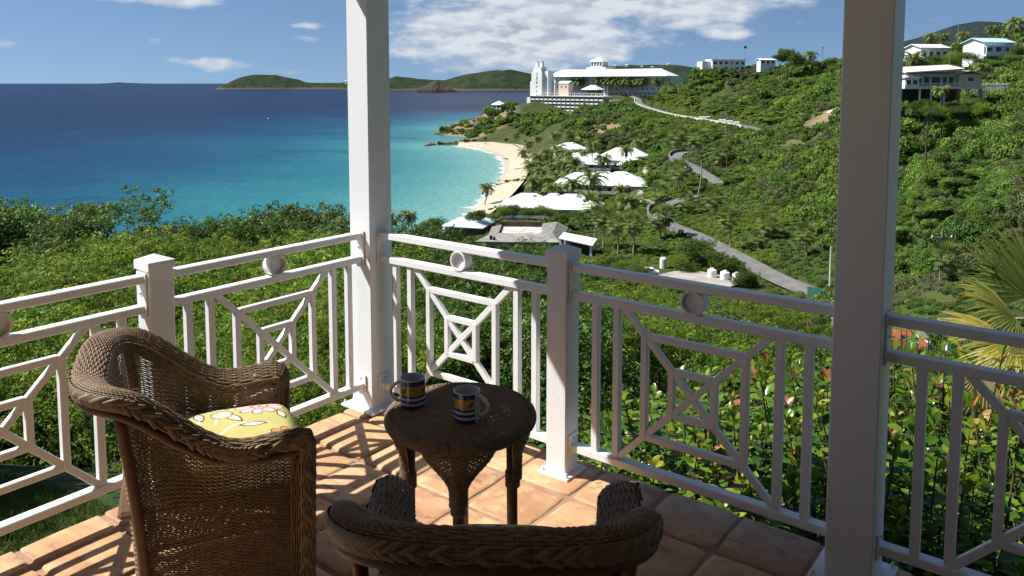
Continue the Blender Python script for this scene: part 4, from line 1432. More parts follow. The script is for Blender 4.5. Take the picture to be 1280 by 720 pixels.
def shrub_leaf_layout(seed, n_stems=50, per=40, rad=0.85, hgt=1.9):
    """upright stems ending in whorls of glossy leaves"""
    r = np.random.default_rng(seed)
    pos, ax, nr, sc, tint, stems = [], [], [], [], [], []
    for i in range(n_stems):
        a, q = r.uniform(0, 2 * np.pi), math.sqrt(r.uniform(0, 1)) * rad
        top = np.array([q * math.cos(a), q * math.sin(a), hgt * (1 - 0.32 * (q / rad) ** 2) * r.uniform(0.72, 1.06)])
        foot = np.array([top[0] * 0.25, top[1] * 0.25, 0.0])
        stems.append((foot, (foot + top) / 2 + r.normal(0, 0.05, 3), top))
        tt = np.clip(r.normal(0.42, 0.2), 0, 0.8)
        for k in range(per):
            f = 1 - (k / per) ** 1.25 * 0.85
            c = foot + (top - foot) * f
            phi = k * 2.4 + r.uniform(-0.3, 0.3)
            elev = 0.9 * (k < 4) + r.uniform(-0.15, 0.55)
            d = np.array([math.cos(phi) * math.cos(elev), math.sin(phi) * math.cos(elev), math.sin(elev)])
            pos.append(c + d * 0.015)
            ax.append(d)
            up_ = np.array([0, 0, 1.0]) + r.normal(0, 0.28, 3)
            nr.append(up_ - d * (up_ @ d))
            sc.append(r.uniform(0.72, 1.30) * (0.75 if k < 3 else 1.0))
            g = tt + r.normal(0, 0.12) + (0.25 if k < 5 else 0)
            if r.uniform() < 0.014:
                g = r.uniform(0.90, 0.985)
            tint.append(np.clip(g, 0, 1))
    return np.array(pos), np.array(ax), np.array(nr), np.array(sc), np.array(tint), stems


SHRUB = []
for sd_ in (5, 6, 8):
    pos, ax, nr, sc_, tint, stems = shrub_leaf_layout(sd_)
    # the leaves on the outer top are single pieces, the rest one mass
    score = pos[:, 2] + 0.9 * np.hypot(pos[:, 0], pos[:, 1]) + rng.normal(0, 0.25, len(pos))
    single = np.zeros(len(pos), bool)
    single[np.argsort(-score)[:60]] = True
    v, q = place_leaves(pos[~single], ax[~single], nr[~single], sc_[~single])
    mass = fast_mesh('foliage', v, q, M['glossy_leaf'], True, np.repeat(tint[~single], len(LV)))
    st = MB()
    for f, m_, t_ in stems:
        st.tube([tuple(f), tuple(m_), tuple(t_)], [0.013, 0.009, 0.004], 5, False)
    SHRUB.append((mass, st.mesh('stem', M['bark'], True), [(pos[i], ax[i], nr[i], sc_[i], tint[i]) for i in np.where(single)[0]]))
LEAF_M = []
for tv in (0.2, 0.4, 0.55, 0.7, 0.85, 0.95):
    LEAF_M.append(fast_mesh('leaf', LV, LF, M['glossy_leaf'], True, np.full(len(LV), tv)))


def shrub(label, loc, kind, rotz, s, singles=True, group='glossy shrubs against the porch'):
    mass, st, sing = SHRUB[kind]
    o = thing('broadleaf_shrub', label, 'shrub', loc, rotz, group)
    o.scale = s
    link('stem', st, o, kind='stuff')
    link('foliage', mass, o, kind='stuff')
    if singles:
        for p, a, n_, sc__, tv in sing:
            a = Vector(a).normalized()
            sx = a.cross(Vector(n_)).normalized()
            m4 = Matrix((sx, a, sx.cross(a))).transposed().to_4x4()
            l_ = link('leaf', LEAF_M[min(5, int(tv * 6))], o)
            l_.matrix_local = Matrix.Translation(Vector(p)) @ m4 @ Matrix.Scale(float(sc__), 4)
    return o


SHL = 'glossy broad-leaved shrub growing against the outside of the shaded railing'
k_ = 0
seen_rows = {}
rs = random.Random(12)
for a, b_, top in ((0.30, -0.80, -0.50), (0.80, -0.72, -0.42), (1.30, -0.80, -0.34), (1.75, -0.74, -0.30), (2.20, -0.80, -0.28), (2.70, -0.76, -0.25), (3.2, -0.80, -0.25), (3.7, -0.8, -0.25),
                   (0.6, -1.55, -0.38), (1.15, -1.6, -0.12), (1.7, -1.62, 0.08), (2.25, -1.6, 0.15), (2.85, -1.68, 0.15), (3.5, -1.65, 0.05),
                   (1.0, -2.5, -0.30), (1.7, -2.6, 0.08), (2.4, -2.6, 0.22), (3.1, -2.7, 0.20), (0.1, -1.9, -0.9), (0.3, -2.8, -0.8), (3.9, -2.5, 0.0), (1.4, -3.5, -0.2), (2.1, -3.6, 0.05), (2.9, -3.6, 0.1)):
    p = DK(a, b_)
    g = min(gz(p.x, p.y), -0.9)
    h = top - g
    row = 'against the table railing' if b_ > -1.0 else 'in the second row outside the railing' if b_ > -1.8 else 'in the outer rows outside the railing'
    cnt = seen_rows[row] = seen_rows.get(row, -1) + 1
    lab = 'glossy broad-leaved shrub %s, %s from the corner column' % (row, NTH[cnt])
    shrub(lab, (p.x, p.y, g), k_ % 3, rs.uniform(0, 6.28), (1.0, 1.0, h / 1.95), b_ > -2.0)
    k_ += 1
# low plants at the foot of the corner column on the seaward side
for a, b_, top in ((-0.42, 0.28, -0.30), (-0.55, -0.25, -0.45), (-0.40, 0.75, -0.50)):
    p = DK(a, b_)
    g = min(gz(p.x, p.y), -0.9)
    shrub('low bright-leaved plant at the outer foot of the corner column', (p.x, p.y, g), k_ % 3, rs.uniform(0, 6.28), (0.42, 0.42, (top - g) / 1.95), False, 'low plants by the corner column')
    k_ += 1

# fan palm beside the porch
M['fan_leaf'] = leaf_material('fan_leaf', [(0.0, (0.075, 0.125, 0.026)), (0.4, (0.19, 0.235, 0.045)), (0.62, (0.33, 0.31, 0.075)), (0.8, (0.50, 0.38, 0.06)), (1.0, (0.45, 0.36, 0.19))], 0.42, 0.45, 0.4, 0.0)


def fan_frond(hub, axis, nrm, L, spread, tint, seed, nseg=34, wd=0.029, petiole=None):
    """fan leaf: folded segments joined near the hub, free at the tips"""
    r = np.random.default_rng(seed)
    hub, ax, n_ = np.array(hub, float), unit(np.array(axis, float)), np.array(nrm, float)
    n_ = unit(n_ - ax * (n_ @ ax))
    sx = np.cross(ax, n_)
    V, Q, T_ = [], [], []
    for i in range(nseg):
        a = (i / (nseg - 1) - 0.5) * spread + r.normal(0, 0.012)
        d = ax * math.cos(a) + sx * math.sin(a)
        side = -ax * math.sin(a) + sx * math.cos(a)
        Ls = L * (0.80 + 0.20 * math.cos(a * 0.9)) * r.uniform(0.88, 1.05)
        droop = r.uniform(0.02, 0.16) * L
        rows = []
        for f in (0.03, 0.25, 0.5, 0.72, 0.88, 1.0):
            w = min(f * Ls * spread / nseg * 0.60, wd / 2) if f < 0.55 else wd / 2 * max(0.05, (1 - f) / 0.45)
            c = hub + d * (f * Ls) + n_ * (0.05 * math.sin(f * 3)) * L - np.array([0, 0, 1]) * droop * max(0, f - 0.45) ** 2 * 3.4
            rows.append((c - side * w + n_ * w * 0.55, c, c + side * w + n_ * w * 0.55))
        b0 = len(V)
        for rw in rows:
            V.extend(rw)
        for k in range(len(rows) - 1):
            q = b0 + k * 3
            Q += [(q, q + 1, q + 4, q + 3), (q + 1, q + 2, q + 5, q + 4)]
        tv = np.clip(tint + r.normal(0, 0.08), 0, 1)
        for k, rw in enumerate(rows):
            T_ += [np.clip(tv + (0.14 if k >= 4 else 0), 0, 1)] * 3
    return fast_mesh('frond', V, Q, M['fan_leaf'], True, np.array(T_))


pd_ = at(1345, 430, 5.4)
pg = gz(pd_.x, pd_.y)
palm = thing('fan_palm', 'fan palm with green and yellowing fronds beside the porch at right edge', 'palm', (pd_.x, pd_.y, pg))
CROWN = at(1338, 420, 5.4)
link('trunk', MB().tube([(0, 0, -0.2), (0.02, 0.01, (CROWN.z - pg) * 0.5), (CROWN.x - pd_.x, 0, CROWN.z - pg)], [0.13, 0.115, 0.10], 12).mesh('trunk', M['palm_bark'], True), palm)


def fan(u, v, D, tu, tv_, TD, L, spread, tint, seed, lean=(0, -1, 0.4), nseg=34):
    """hub at one bearing, middle of the blade pointing to another"""
    h_ = at(u, v, D)
    tgt = at(tu, tv_, TD)
    f = link('frond', fan_frond(h_ - Vector((pd_.x, pd_.y, pg)), tgt - h_, lean, L, spread, tint, seed, nseg), palm)
    c0 = CROWN - Vector((pd_.x, pd_.y, pg))
    h0 = h_ - Vector((pd_.x, pd_.y, pg))
    mid = (c0 + h0) / 2 + Vector((0, 0, 0.05))
    link('petiole', MB().tube([tuple(c0), tuple(mid), tuple(h0)], [0.016, 0.012, 0.009], 6).mesh('petiole', M['palm_bark'], True), f)


fan(1300, 366, 5.3, 1225, 300, 5.2, 0.66, 1.75, 0.30, 1, (-0.75, -0.45, 0.55))
fan(1312, 392, 5.1, 1240, 260, 5.2, 0.76, 0.9, 0.36, 2, (-0.7, -0.6, 0.4), 18)
fan(1270, 398, 5.0, 1200, 370, 4.9, 0.46, 2.2, 0.50, 3, (-0.4, -0.5, 0.9))
fan(1268, 432, 4.9, 1180, 430, 4.7, 0.50, 2.6, 0.70, 4, (-0.35, -0.5, 1.0), 40)
fan(1290, 430, 5.2, 1265, 520, 5.0, 0.50, 2.3, 0.64, 5, (-0.8, -0.8, 0.4), 36)
fan(1320, 410, 5.3, 1290, 500, 5.2, 0.55, 2.0, 0.42, 6, (-0.8, -0.8, 0.4), 30)
fan(1350, 380, 5.6, 1400, 290, 5.8, 0.70, 2.2, 0.15, 7, (0, -1, 0.6), 30)
fan(1352, 420, 5.6, 1460, 400, 5.9, 0.70, 2.2, 0.2, 8, (0, -0.6, 0.8), 30)
fan(1230, 460, 5.1, 1200, 540, 5.0, 0.36, 1.6, 0.92, 9, (-0.2, -1, 0.3), 18)

# lawn below the seaward side
gp = []
for _ in range(60000):
    a, b_ = -0.05 - 5.2 * rng.uniform() ** 1.3, rng.uniform(0.2, 5.0)
    gp.append((a, b_))
gp = np.array(gp)
GX = CORNER.x + N1.x * gp[:, 0] + N2.x * gp[:, 1]
GY = CORNER.y + N1.y * gp[:, 0] + N2.y * gp[:, 1]
GZ = np.minimum(ground(np.stack([GX, GY], 1)), -0.75)
ng_ = len(GX)
d = unit(np.stack([rng.normal(0, 0.5, ng_), rng.normal(0, 0.5, ng_), np.ones(ng_)], 1))
v, q = leaf_quads(np.stack([GX, GY, GZ + 0.03], 1), d, rng.normal(size=(ng_, 3)), rng.uniform(0.05, 0.11, ng_), np.full(ng_, 0.008))
M['grass'] = leaf_material('grass', [(0.0, (0.030, 0.060, 0.012)), (0.7, (0.075, 0.115, 0.022)), (1.0, (0.16, 0.15, 0.06))], 0.3, 0.7, 0.2, 0.0)
link('lawn_grass', fast_mesh('lawn_grass', v, q, M['grass'], False, np.repeat(rng.beta(2, 3, ng_), 4)), kind='stuff', label='short green lawn grass below the seaward edge of the porch')
# ------------------------------------------------------------------ palms
def pinnate_crown(seed, nf=20, L=2.6, pairs=24, mat='palm_leaf', dry=3):
    r = np.random.default_rng(seed)
    V, Q, T_ = [], [], []
    for i in range(nf + dry):
        a = i * 2.399 + r.uniform(-0.2, 0.2)
        el_ = 1.15 - 1.55 * (i / nf) + r.uniform(-0.1, 0.1) if i < nf else -1.15 + r.uniform(-0.2, 0.2)
        h = np.array([math.cos(a), math.sin(a), 0])
        Lf = L * r.uniform(0.85, 1.1) * (0.8 if i >= nf else 1)
        p, e = np.zeros(3), el_
        prev = p
        tv = np.clip(0.55 - 0.3 * (i / nf) + r.normal(0, 0.1), 0, 0.8) if i < nf else 0.95
        for k in range(pairs):
            f = (k + 1) / pairs
            e -= 2.1 / pairs * (0.35 + f)
            d = h * math.cos(e) + np.array([0, 0, 1]) * math.sin(e)
            q = prev + d * (Lf / pairs)
            s = np.array([-math.sin(a), math.cos(a), 0])
            ll = 0.62 * math.sin(math.pi * (0.10 + 0.86 * f)) ** 0.7 * L / 2.6
            for sg in (-1, 1):
                dd = unit(s * sg + d * 0.55 - np.array([0, 0, 0.55]) + r.normal(0, 0.06, 3))
                b0 = len(V)
                w = d * 0.10 * L / 2.6
                V += [prev, prev + dd * ll * 0.5 - w * 0.2 + w, prev + dd * ll, prev + dd * ll * 0.5 - w * 0.6]
                Q.append((b0, b0 + 1, b0 + 2, b0 + 3))
                T_ += [np.clip(tv + r.normal(0, 0.06), 0, 1)] * 4
            b0 = len(V)
            wd = s * 0.02 * L / 2.6
            V += [prev - wd, prev + wd, q + wd * 0.7, q - wd * 0.7]
            Q.append((b0, b0 + 1, b0 + 2, b0 + 3))
            T_ += [0.85] * 4
            prev = q
    return fast_mesh('crown', V, Q, M[mat], False, np.array(T_))


def fan_crown(seed, nf=26, L=1.35, mat='palm_leaf'):
    r = np.random.default_rng(seed)
    V, Q, T_ = [], [], []
    for i in range(nf):
        a = i * 2.399
        e = 1.35 - 2.6 * (i / nf)
        ax = np.array([math.cos(a) * math.cos(e), math.sin(a) * math.cos(e), math.sin(e)])
        hub = ax * L * 0.75
        up_ = np.array([-math.cos(a) * math.sin(e), -math.sin(a) * math.sin(e), math.cos(e)])
        s = np.cross(ax, up_)
        dry = i > nf * 0.80
        tv = 0.93 if dry else np.clip(0.5 - 0.3 * i / nf + r.normal(0, 0.1), 0, 0.75)
        for k in range(13):
            b_ = (k / 12 - 0.5) * 3.4
            d = unit(ax * math.cos(b_) + s * math.sin(b_) - np.array([0, 0, 0.25 + (0.8 if dry else 0)]))
            n_ = unit(np.cross(d, s + 0.01))
            w = unit(np.cross(d, up_)) * 0.07
            ll = L * 0.72 * (0.75 + 0.25 * math.cos(b_))
            b0 = len(V)
            V += [hub, hub + d * ll * 0.55 + w, hub + d * ll, hub + d * ll * 0.55 - w]
            Q.append((b0, b0 + 1, b0 + 2, b0 + 3))
            T_ += [np.clip(tv + r.normal(0, 0.05), 0, 1)] * 4
        b0 = len(V)
        V += [np.zeros(3) - s * 0.02, np.zeros(3) + s * 0.02, hub + s * 0.015, hub - s * 0.015]
        Q.append((b0, b0 + 1, b0 + 2, b0 + 3))
        T_ += [0.8] * 4
    return fast_mesh('crown', V, Q, M[mat], False, np.array(T_))


M['palm_leaf'] = leaf_material('palm_leaf', [(0.0, (0.055, 0.095, 0.022)), (0.5, (0.135, 0.175, 0.036)), (0.8, (0.25, 0.26, 0.075)), (0.9, (0.38, 0.32, 0.13)), (1.0, (0.32, 0.24, 0.13))], 0.28, 0.5, 0.3, 0.3)
PC = {'coco': [pinnate_crown(1, 26), pinnate_crown(2, 22, 2.8), pinnate_crown(3, 28, 2.4)], 'fan': [fan_crown(4, 34), fan_crown(5, 30)]}
PT = []
for sd_ in range(3):
    r_ = random.Random(sd_)
    pts_, rad = [], []
    bx, by = r_.uniform(-0.06, 0.06), r_.uniform(-0.06, 0.06)
    for i in range(15):
        f = i / 14
        pts_.append((bx * math.sin(f * math.pi), by * math.sin(f * math.pi), f))
        rad.append((1.35 if i == 0 else 1.0 - 0.35 * f) * (1.04 if i % 2 else 0.96))
    PT.append((pts_, rad))
ptc = {}


def palm_at(label, group, u, v, D, kind='coco', size=1.0, thin=1.0, base=None, name='palm_tree', lean=0.0):
    """crown heart at a bearing, trunk down to the land"""
    top = at(u, v, D)
    g = gz(top.x + lean, top.y) - 0.2 if base is None else base
    h = max(top.z - g, 1.5)
    k = random.randrange(3)
    o = thing(name, label, 'palm', (top.x + lean, top.y, g), random.uniform(0, 6.28) if not lean else 0.0, group)
    key = (k, kind)
    if key not in ptc:
        p_, r_ = PT[k]
        ptc[key] = p_, r_
    p_, r_ = ptc[key]
    rad = (0.16 if kind == 'coco' else 0.15) * thin
    tr = MB().tube([(x * h - lean * (z ** 1.5), y * h, z * h) for x, y, z in p_], [q * rad for q in r_], 8)
    link('trunk', tr.mesh('trunk', M['palm_bark'], True), o)
    c = link('crown', random.choice(PC[kind]), o, (-lean, 0, h - 0.05), random.uniform(0, 6.28), kind='stuff')
    c.scale = (size, size, size)
    return o


random.seed(5)
palm_at('lone coconut palm leaning on the sand at the near end of the beach', None, 609, 234, 302, 'coco', 1.7, 1.5, lean=-1.2)
palm_at('dark palm top showing just right of the corner column above the trees', None, 511, 268, 105, 'coco', 0.72, 0.9)
BG = 'coconut palms in the grove behind the beach'
for i, (u, v, D) in enumerate(sorted(((672, 196, 372), (684, 190, 382), (697, 186, 392), (709, 192, 378), (676, 213, 340), (690, 207, 352), (703, 204, 358), (716, 200, 366), (668, 226, 318), (684, 224, 322), (697, 219, 330), (664, 206, 355), (722, 212, 346), (712, 222, 322), (693, 235, 305)))):
    palm_at('coconut palm in the dense grove behind the beach, %s of fifteen from the left' % (NTH + ['thirteenth', 'fourteenth', 'fifteenth'])[i], BG, u, v, D, 'coco', random.uniform(1.9, 2.5), 1.6)
GG = 'palms in the gardens behind the grove'
for i, (u, v, D) in enumerate(sorted(((694, 168, 430), (711, 166, 440), (727, 168, 432), (672, 172, 440), (660, 178, 450), (655, 190, 420), (730, 190, 385)))):
    palm_at('garden palm between the grove and the hotel slope, %s of seven from the left' % NTH[i], GG, u, v, D, 'coco', random.uniform(1.7, 2.2), 1.4)
VG = 'palms growing among the white-roofed villas'
for u, v, D, s, lab in ((741, 181, 378, 1.2, 'palm rising in front of the farthest white villa roof'), (754, 198, 355, 1.35, 'bushy palm before the middle white roofs, under the far villa eave'), (741, 222, 296, 1.6, 'large drooping palm before the middle villa roof'), (783, 186, 372, 1.2, 'palm against the right end of the far villa roof'), (799, 178, 400, 1.2, 'dark palm behind the right end of the far villa'), (716, 228, 296, 1.2, 'palm at the left end of the middle villa roof'), (777, 236, 285, 1.1, 'palm in front of the middle villa balconies'), (788, 250, 262, 1.5, 'broad palm below the middle villa'), (806, 222, 320, 1.0, 'palm right of the middle villa by the lane'), (802, 198, 365, 0.9, 'palm beside the far villa end wall'), (734, 246, 262, 1.2, 'palm at the right tip of the nearest villa roof')):
    palm_at(lab, VG, u, v, D, 'coco', s * 1.75, 1.4)
TG = 'tall thin palms beside the resort road'
for u, v, vb, D, lab in ((739, 257, 328, 205, 'tall thin palm behind the white shed roof'), (752, 270, 326, 200, 'leaning thin palm right of the white shed roof'), (770, 279, 333, 192, 'thin palm right of the leaning palm by the shed'), (791, 279, 333, 188, 'slim palm midway between shed and palm pair'), (823, 272, 321, 205, 'left palm of the pair below the road bend'), (832, 268, 322, 206, 'right palm of the pair below the road bend'), (824, 241, 270, 250, 'palm at the outside of the road hairpin'), (858, 253, 283, 245, 'palm on the bank inside the lower road bend'), (892, 246, 293, 230, 'tall slender palm above the lower road'), (910, 272, 337, 190, 'shaggy palm with dead skirt beside the lower road'), (960, 280, 327, 195, 'slender palm on the bank above the road, with a dark trunk'), (1007, 292, 340, 178, 'palm on the bank near the concrete pole'), (850, 212, 240, 275, 'palm on the slope below the upper hairpin'), (872, 172, 252, 270, 'very tall palm in front of the upper hairpin'), (848, 168, 186, 350, 'small palm above the upper hairpin'), (903, 190, 214, 310, 'pair-topped palm on the hillside right of the upper hairpin'), (1185, 321, 378, 80, 'leaning palm beside the wooden utility pole, right of the shaded column')):
    palm_at(lab, TG, u, v, D, 'fan', 0.0092 * D if D > 150 else 1.0, 1.7 if D > 150 else 0.9, base=at(u, vb, D).z)
HG = 'palms along the hotel terrace'
hm_ = at(762, 118, 800)
for i, u in enumerate((713, 725, 749, 757, 765, 773, 778, 785, 790, 796, 803, 822)):
    xq = (u - 640) / FPX * 770
    Dq = hm_.y - (xq - hm_.x) * 0.81 - 11
    palm_at('palm in the row along the hotel terrace, %s from the tower' % NTH[i], HG, u, 101 + random.uniform(-1.5, 1.5), Dq, 'coco', 3.0, 2.2, base=at(u, 118, Dq).z)
RG = 'palms on the ridge'
for u, v, vb, D, s, lab in ((1142, 71, 84, 240, 1.35, 'palm just right of the shaded column beside the white ridge house'), (1163, 46, 58, 330, 1.2, 'small dark palm left of the mast on the ridge'), (1180, 45, 58, 330, 0.9, 'thin little palm between the dark palm and the mast'), (1204, 44, 58, 325, 1.1, 'pale palm just right of the mast on the ridge'), (1239, 36, 50, 300, 0.9, 'left palm of the two thin palms above the blue-roofed house'), (1248, 35, 50, 300, 0.9, 'right palm of the two thin palms above the blue-roofed house'), (1258, 41, 52, 290, 0.8, 'short pale palm above the blue-roofed house'), (1271, 28, 46, 270, 1.5, 'big palm on the skyline at the top right corner'), (1227, 83, 93, 215, 0.9, 'drooping palm below the blue-roofed house'), (994, 75, 84, 420, 1.3, 'left palm of the pair on the middle ridge'), (1013, 68, 84, 415, 1.5, 'right palm of the pair on the middle ridge'), (1176, 112, 126, 168, 0.8, 'palm under the stilted pink house')):
    palm_at(lab, RG, u, v, D, 'coco', s * 1.35, 1.0, base=at(u, vb, D).z - 1)

# ------------------------------------------------------------------ buildings
M['roof_white'] = mat_simple('roof_white', (0.80, 0.80, 0.79), 0.6, 0.05, 0.6)
M['stucco_white'] = mat_simple('stucco_white', (0.72, 0.71, 0.68), 0.85, 0.06, 0.5)
M['stucco_beige'] = mat_simple('stucco_beige', (0.47, 0.40, 0.30), 0.85, 0.08, 0.5)
M['stucco_pink'] = mat_simple('stucco_pink', (0.60, 0.47, 0.38), 0.85, 0.06, 0.5)
M['window_glass'] = mat_simple('window_glass', (0.05, 0.06, 0.07), 0.12, 0.2, 0.5, spec=0.6)
M['hotel_glass'] = mat_simple('hotel_glass', (0.26, 0.25, 0.24), 0.3, 0.2, 0.5, spec=0.5)
M['roof_slate'] = mat_simple('roof_slate', (0.20, 0.195, 0.17), 0.95, 0.35, 0.5, 0.5, 0.1, bscale=3)
M['roof_grey'] = mat_simple('roof_grey', (0.27, 0.26, 0.225), 0.95, 0.35, 0.4, 0.5, 0.1, bscale=3)
M['roof_sheet'] = mat_simple('roof_sheet', (0.62, 0.68, 0.72), 0.4, 0.06, 0.4)
M['roof_stained'] = mat_simple('roof_stained', (0.50, 0.47, 0.43), 0.9, 0.45, 0.45, 0.2, 0.1)
M['wood_dark'] = mat_simple('wood_dark', (0.10, 0.065, 0.045), 0.8, 0.3, 1.5)
M['roof_cream'] = mat_simple('roof_cream', (0.66, 0.57, 0.46), 0.8, 0.08, 0.5)
M['roof_blue'] = mat_simple('roof_blue', (0.45, 0.60, 0.68), 0.6, 0.1, 0.6)
M['roof_red'] = mat_simple('roof_red', (0.42, 0.11, 0.05), 0.8, 0.25, 0.8)
M['post_orange'] = mat_simple('post_orange', (0.40, 0.20, 0.10), 0.8, 0.15, 1)
M['rock'] = mat_simple('rock', (0.20, 0.155, 0.115), 0.95, 0.45, 0.35, 0.8, 0.1, bscale=1.2)
M['stone_wall'] = mat_simple('stone_wall', (0.18, 0.165, 0.145), 0.95, 0.3, 0.8, 0.6, 0.1, bscale=2.5)
M['concrete_pale'] = mat_simple('concrete_pale', (0.52, 0.49, 0.44), 0.9, 0.12, 0.8)
M['pole_wood'] = mat_simple('pole_wood', (0.21, 0.18, 0.15), 0.9, 0.2, 2)
M['car_paint'] = mat_simple('car_paint', (0.72, 0.73, 0.74), 0.25, 0.03, 1)
M['rubber'] = mat_simple('rubber', (0.02, 0.02, 0.02), 0.8)
M['sign_green'] = mat_simple('sign_green', (0.04, 0.16, 0.11), 0.7, 0.15, 1)


def hip(w, d, z, h, over=0.6, cut=None):
    """hip roof with a thin eave; local x is the long axis"""
    mb = MB()
    x, y = w / 2 + over, d / 2 + over
    rx = max(x - y * (1.0 if cut is None else cut), 0.02)
    vs = [(-x, -y, z), (x, -y, z), (x, y, z), (-x, y, z), (-x, -y, z + 0.22), (x, -y, z + 0.22), (x, y, z + 0.22), (-x, y, z + 0.22), (-rx, 0, z + h), (rx, 0, z + h)]
    return mb.add(vs, [(3, 2, 1, 0), (0, 1, 5, 4), (1, 2, 6, 5), (2, 3, 7, 6), (3, 0, 4, 7), (4, 5, 9, 8), (5, 6, 9), (6, 7, 8, 9), (7, 4, 8)])


def gable(w, d, z, h, over=0.6, thick=0.2):
    x, y = w / 2 + over, d / 2 + over
    vs = [(-x, -y, z), (x, -y, z), (x, y, z), (-x, y, z), (-x, 0, z + h), (x, 0, z + h)]
    vs += [(a, b_, c + thick) for a, b_, c in vs]
    fs = [(0, 1, 5, 4), (2, 3, 4, 5), (6, 10, 11, 7), (8, 11, 10, 9), (0, 6, 7, 1), (2, 8, 9, 3), (0, 4, 10, 6), (4, 3, 9, 10), (1, 7, 11, 5), (5, 11, 8, 2)]
    return MB().add(vs, fs)


def part(name, mb, mat, par, loc=(0, 0, 0), rotz=0.0, **kw):
    return link(name, mb.mesh(name, M[mat]), par, loc, rotz, **kw)


WIN = {}


def window(par, x, z, w, h, y, face='front', mat='window_glass', frame='stucco_white', depth=0.12):
    """window set on a wall: a pane standing in a frame; 'front' faces local -y, 'left' faces local -x"""
    key = (round(w, 2), round(h, 2))
    if key not in WIN:
        f = 0.10 if w > 0.8 else 0.06
        fr = MB()
        fr.span(-w / 2 - f, -w / 2, -depth, 0.02, -h / 2 - f, h / 2 + f).span(w / 2, w / 2 + f, -depth, 0.02, -h / 2 - f, h / 2 + f)
        fr.span(-w / 2 + 0.003, w / 2 - 0.003, -depth + 0.004, 0.02, h / 2, h / 2 + f - 0.003).span(-w / 2 + 0.003, w / 2 - 0.003, -depth - 0.06, 0.02, -h / 2 - f + 0.003, -h / 2)
        WIN[key] = (fr.mesh('window', M[frame]), MB().span(-w / 2 + 0.002, w / 2 - 0.002, -0.045, -0.015, -h / 2 + 0.002, h / 2 - 0.002).mesh('pane', M[mat]))
    rz = 0 if face == 'front' else -math.pi / 2 if face == 'left' else math.pi / 2
    loc = (x, y, z) if face == 'front' else (y, x, z)
    o = link('window', WIN[key][0], par, loc, rz)
    link('pane', WIN[key][1], o)
    return o


HY = R(-39)
hb = at(707, 142, 752)
H1 = thing('hotel_wing', 'long low hotel wing with rows of dark balconies, at the foot of white hotel', 'building', (hb.x, hb.y, -29.5), HY)
BW, BH, BD = 84.0, 18.6, 15.0
part('wall', MB().span(-BW / 2, BW / 2, 1.8, BD, -6, BH), 'stucco_beige', H1)
for k in range(6):
    part('floor_slab', MB().span(-BW / 2 - 0.2, BW / 2 + 0.2, -0.15, 1.79, 1.2 + k * 3.4, 1.55 + k * 3.4), 'stucco_white', H1)
for i in range(17):
    x = -BW / 2 + i * BW / 16
    part('balcony_divider', MB().span(x - 0.2, x + 0.2, -0.3, 1.78, 0, BH - 0.01), 'roof_slate', H1)
for k in range(5):
    for i in range(16):
        x = -BW / 2 + (i + 0.5) * BW / 16
        z = 1.55 + k * 3.4
        window(H1, x, z + 1.55, 3.2, 2.3, 1.79)
        part('balcony_rail', MB().span(x - 1.85, x + 1.85, 0.0, 0.08, z + 0.05, z + 1.1), 'stucco_white', H1)
part('roof', MB().span(-BW / 2 - 0.4, BW / 2 + 0.4, -0.5, BD + 0.3, BH + 0.002, BH + 0.5), 'stucco_white', H1)
for i in range(34):
    x = -BW / 2 + 6 + i * (BW - 8) / 33
    part('terrace_post', MB().span(x - 0.13, x + 0.13, 0.4, 0.7, BH + 0.5, BH + 3.0), 'stucco_white', H1)
part('terrace_beam', MB().span(-BW / 2 + 5, BW / 2 - 1, 0.3, 0.8, BH + 3.0, BH + 3.35), 'stucco_white', H1)
part('end_block', MB().span(-BW / 2 - 7, -BW / 2 - 0.45, 3, BD, 0, BH - 1.5), 'stucco_white', H1)
part('end_block', MB().span(BW / 2 + 0.45, BW / 2 + 11, 5, BD + 4, 0, BH - 3), 'stucco_beige', H1)

hm = at(762, 118, 800)
H2 = thing('hotel_main_building', 'large white hotel with long white roof, cupola and arcaded front on the headland', 'building', (hm.x, hm.y, hm.z - 3), HY)
MW, MH, MD = 138.0, 21.0, 22.0
part('wall', MB().span(-MW / 2, MW / 2, 0, MD, -9, MH), 'stucco_white', H2)
part('wing_wall', MB().span(-4, 2, -6, -0.01, 0, MH - 0.5), 'stucco_white', H2)
part('roof', hip(MW, MD, MH + 0.01, 7.2, 1.2), 'roof_white', H2)
for k in range(4):
    for i in range(24):
        x = -MW / 2 + 3 + i * (MW - 6) / 23
        if -5 < x < 3:
            continue
        window(H2, x, 4.5 + k * 4.3, 1.9, 2.2, -0.01, mat='hotel_glass')
for i in range(12):
    x = -MW / 2 + 9 + i * (MW - 20) / 11
    dm = part('dormer', MB().span(x - 1.1, x + 1.1, 0.2, 5.0, MH + 1.0, MH + 3.4), 'stucco_white', H2)
    part('dormer_roof', MB().add([(x - 1.4, 0, MH + 3.41), (x + 1.4, 0, MH + 3.41), (x + 1.4, 6, MH + 3.41), (x - 1.4, 6, MH + 3.41), (x, 0, MH + 4.4), (x, 6, MH + 4.4)], [(0, 1, 4), (1, 2, 5, 4), (2, 3, 5), (3, 0, 4, 5), (3, 2, 1, 0)]), 'roof_white', dm)
    window(dm, x, MH + 2.3, 1.1, 1.4, 0.18)
cx_ = -18.0
cu = part('cupola_base', MB().span(cx_ - 11.5, cx_ + 11.5, 2, 16, MH, MH + 9.6), 'stucco_white', H2)
lan = part('lantern', MB().span(cx_ - 7.0, cx_ + 7.0, 3, 14, MH + 9.61, MH + 15.2), 'stucco_white', H2)
for i in range(4):
    window(lan, cx_ - 5.1 + i * 3.4, MH + 12.6, 2.0, 3.4, 2.98)
part('lantern_roof', hip(14, 11, MH + 15.21, 4.8, 0.9), 'roof_white', lan, (cx_, 8.5, 0))
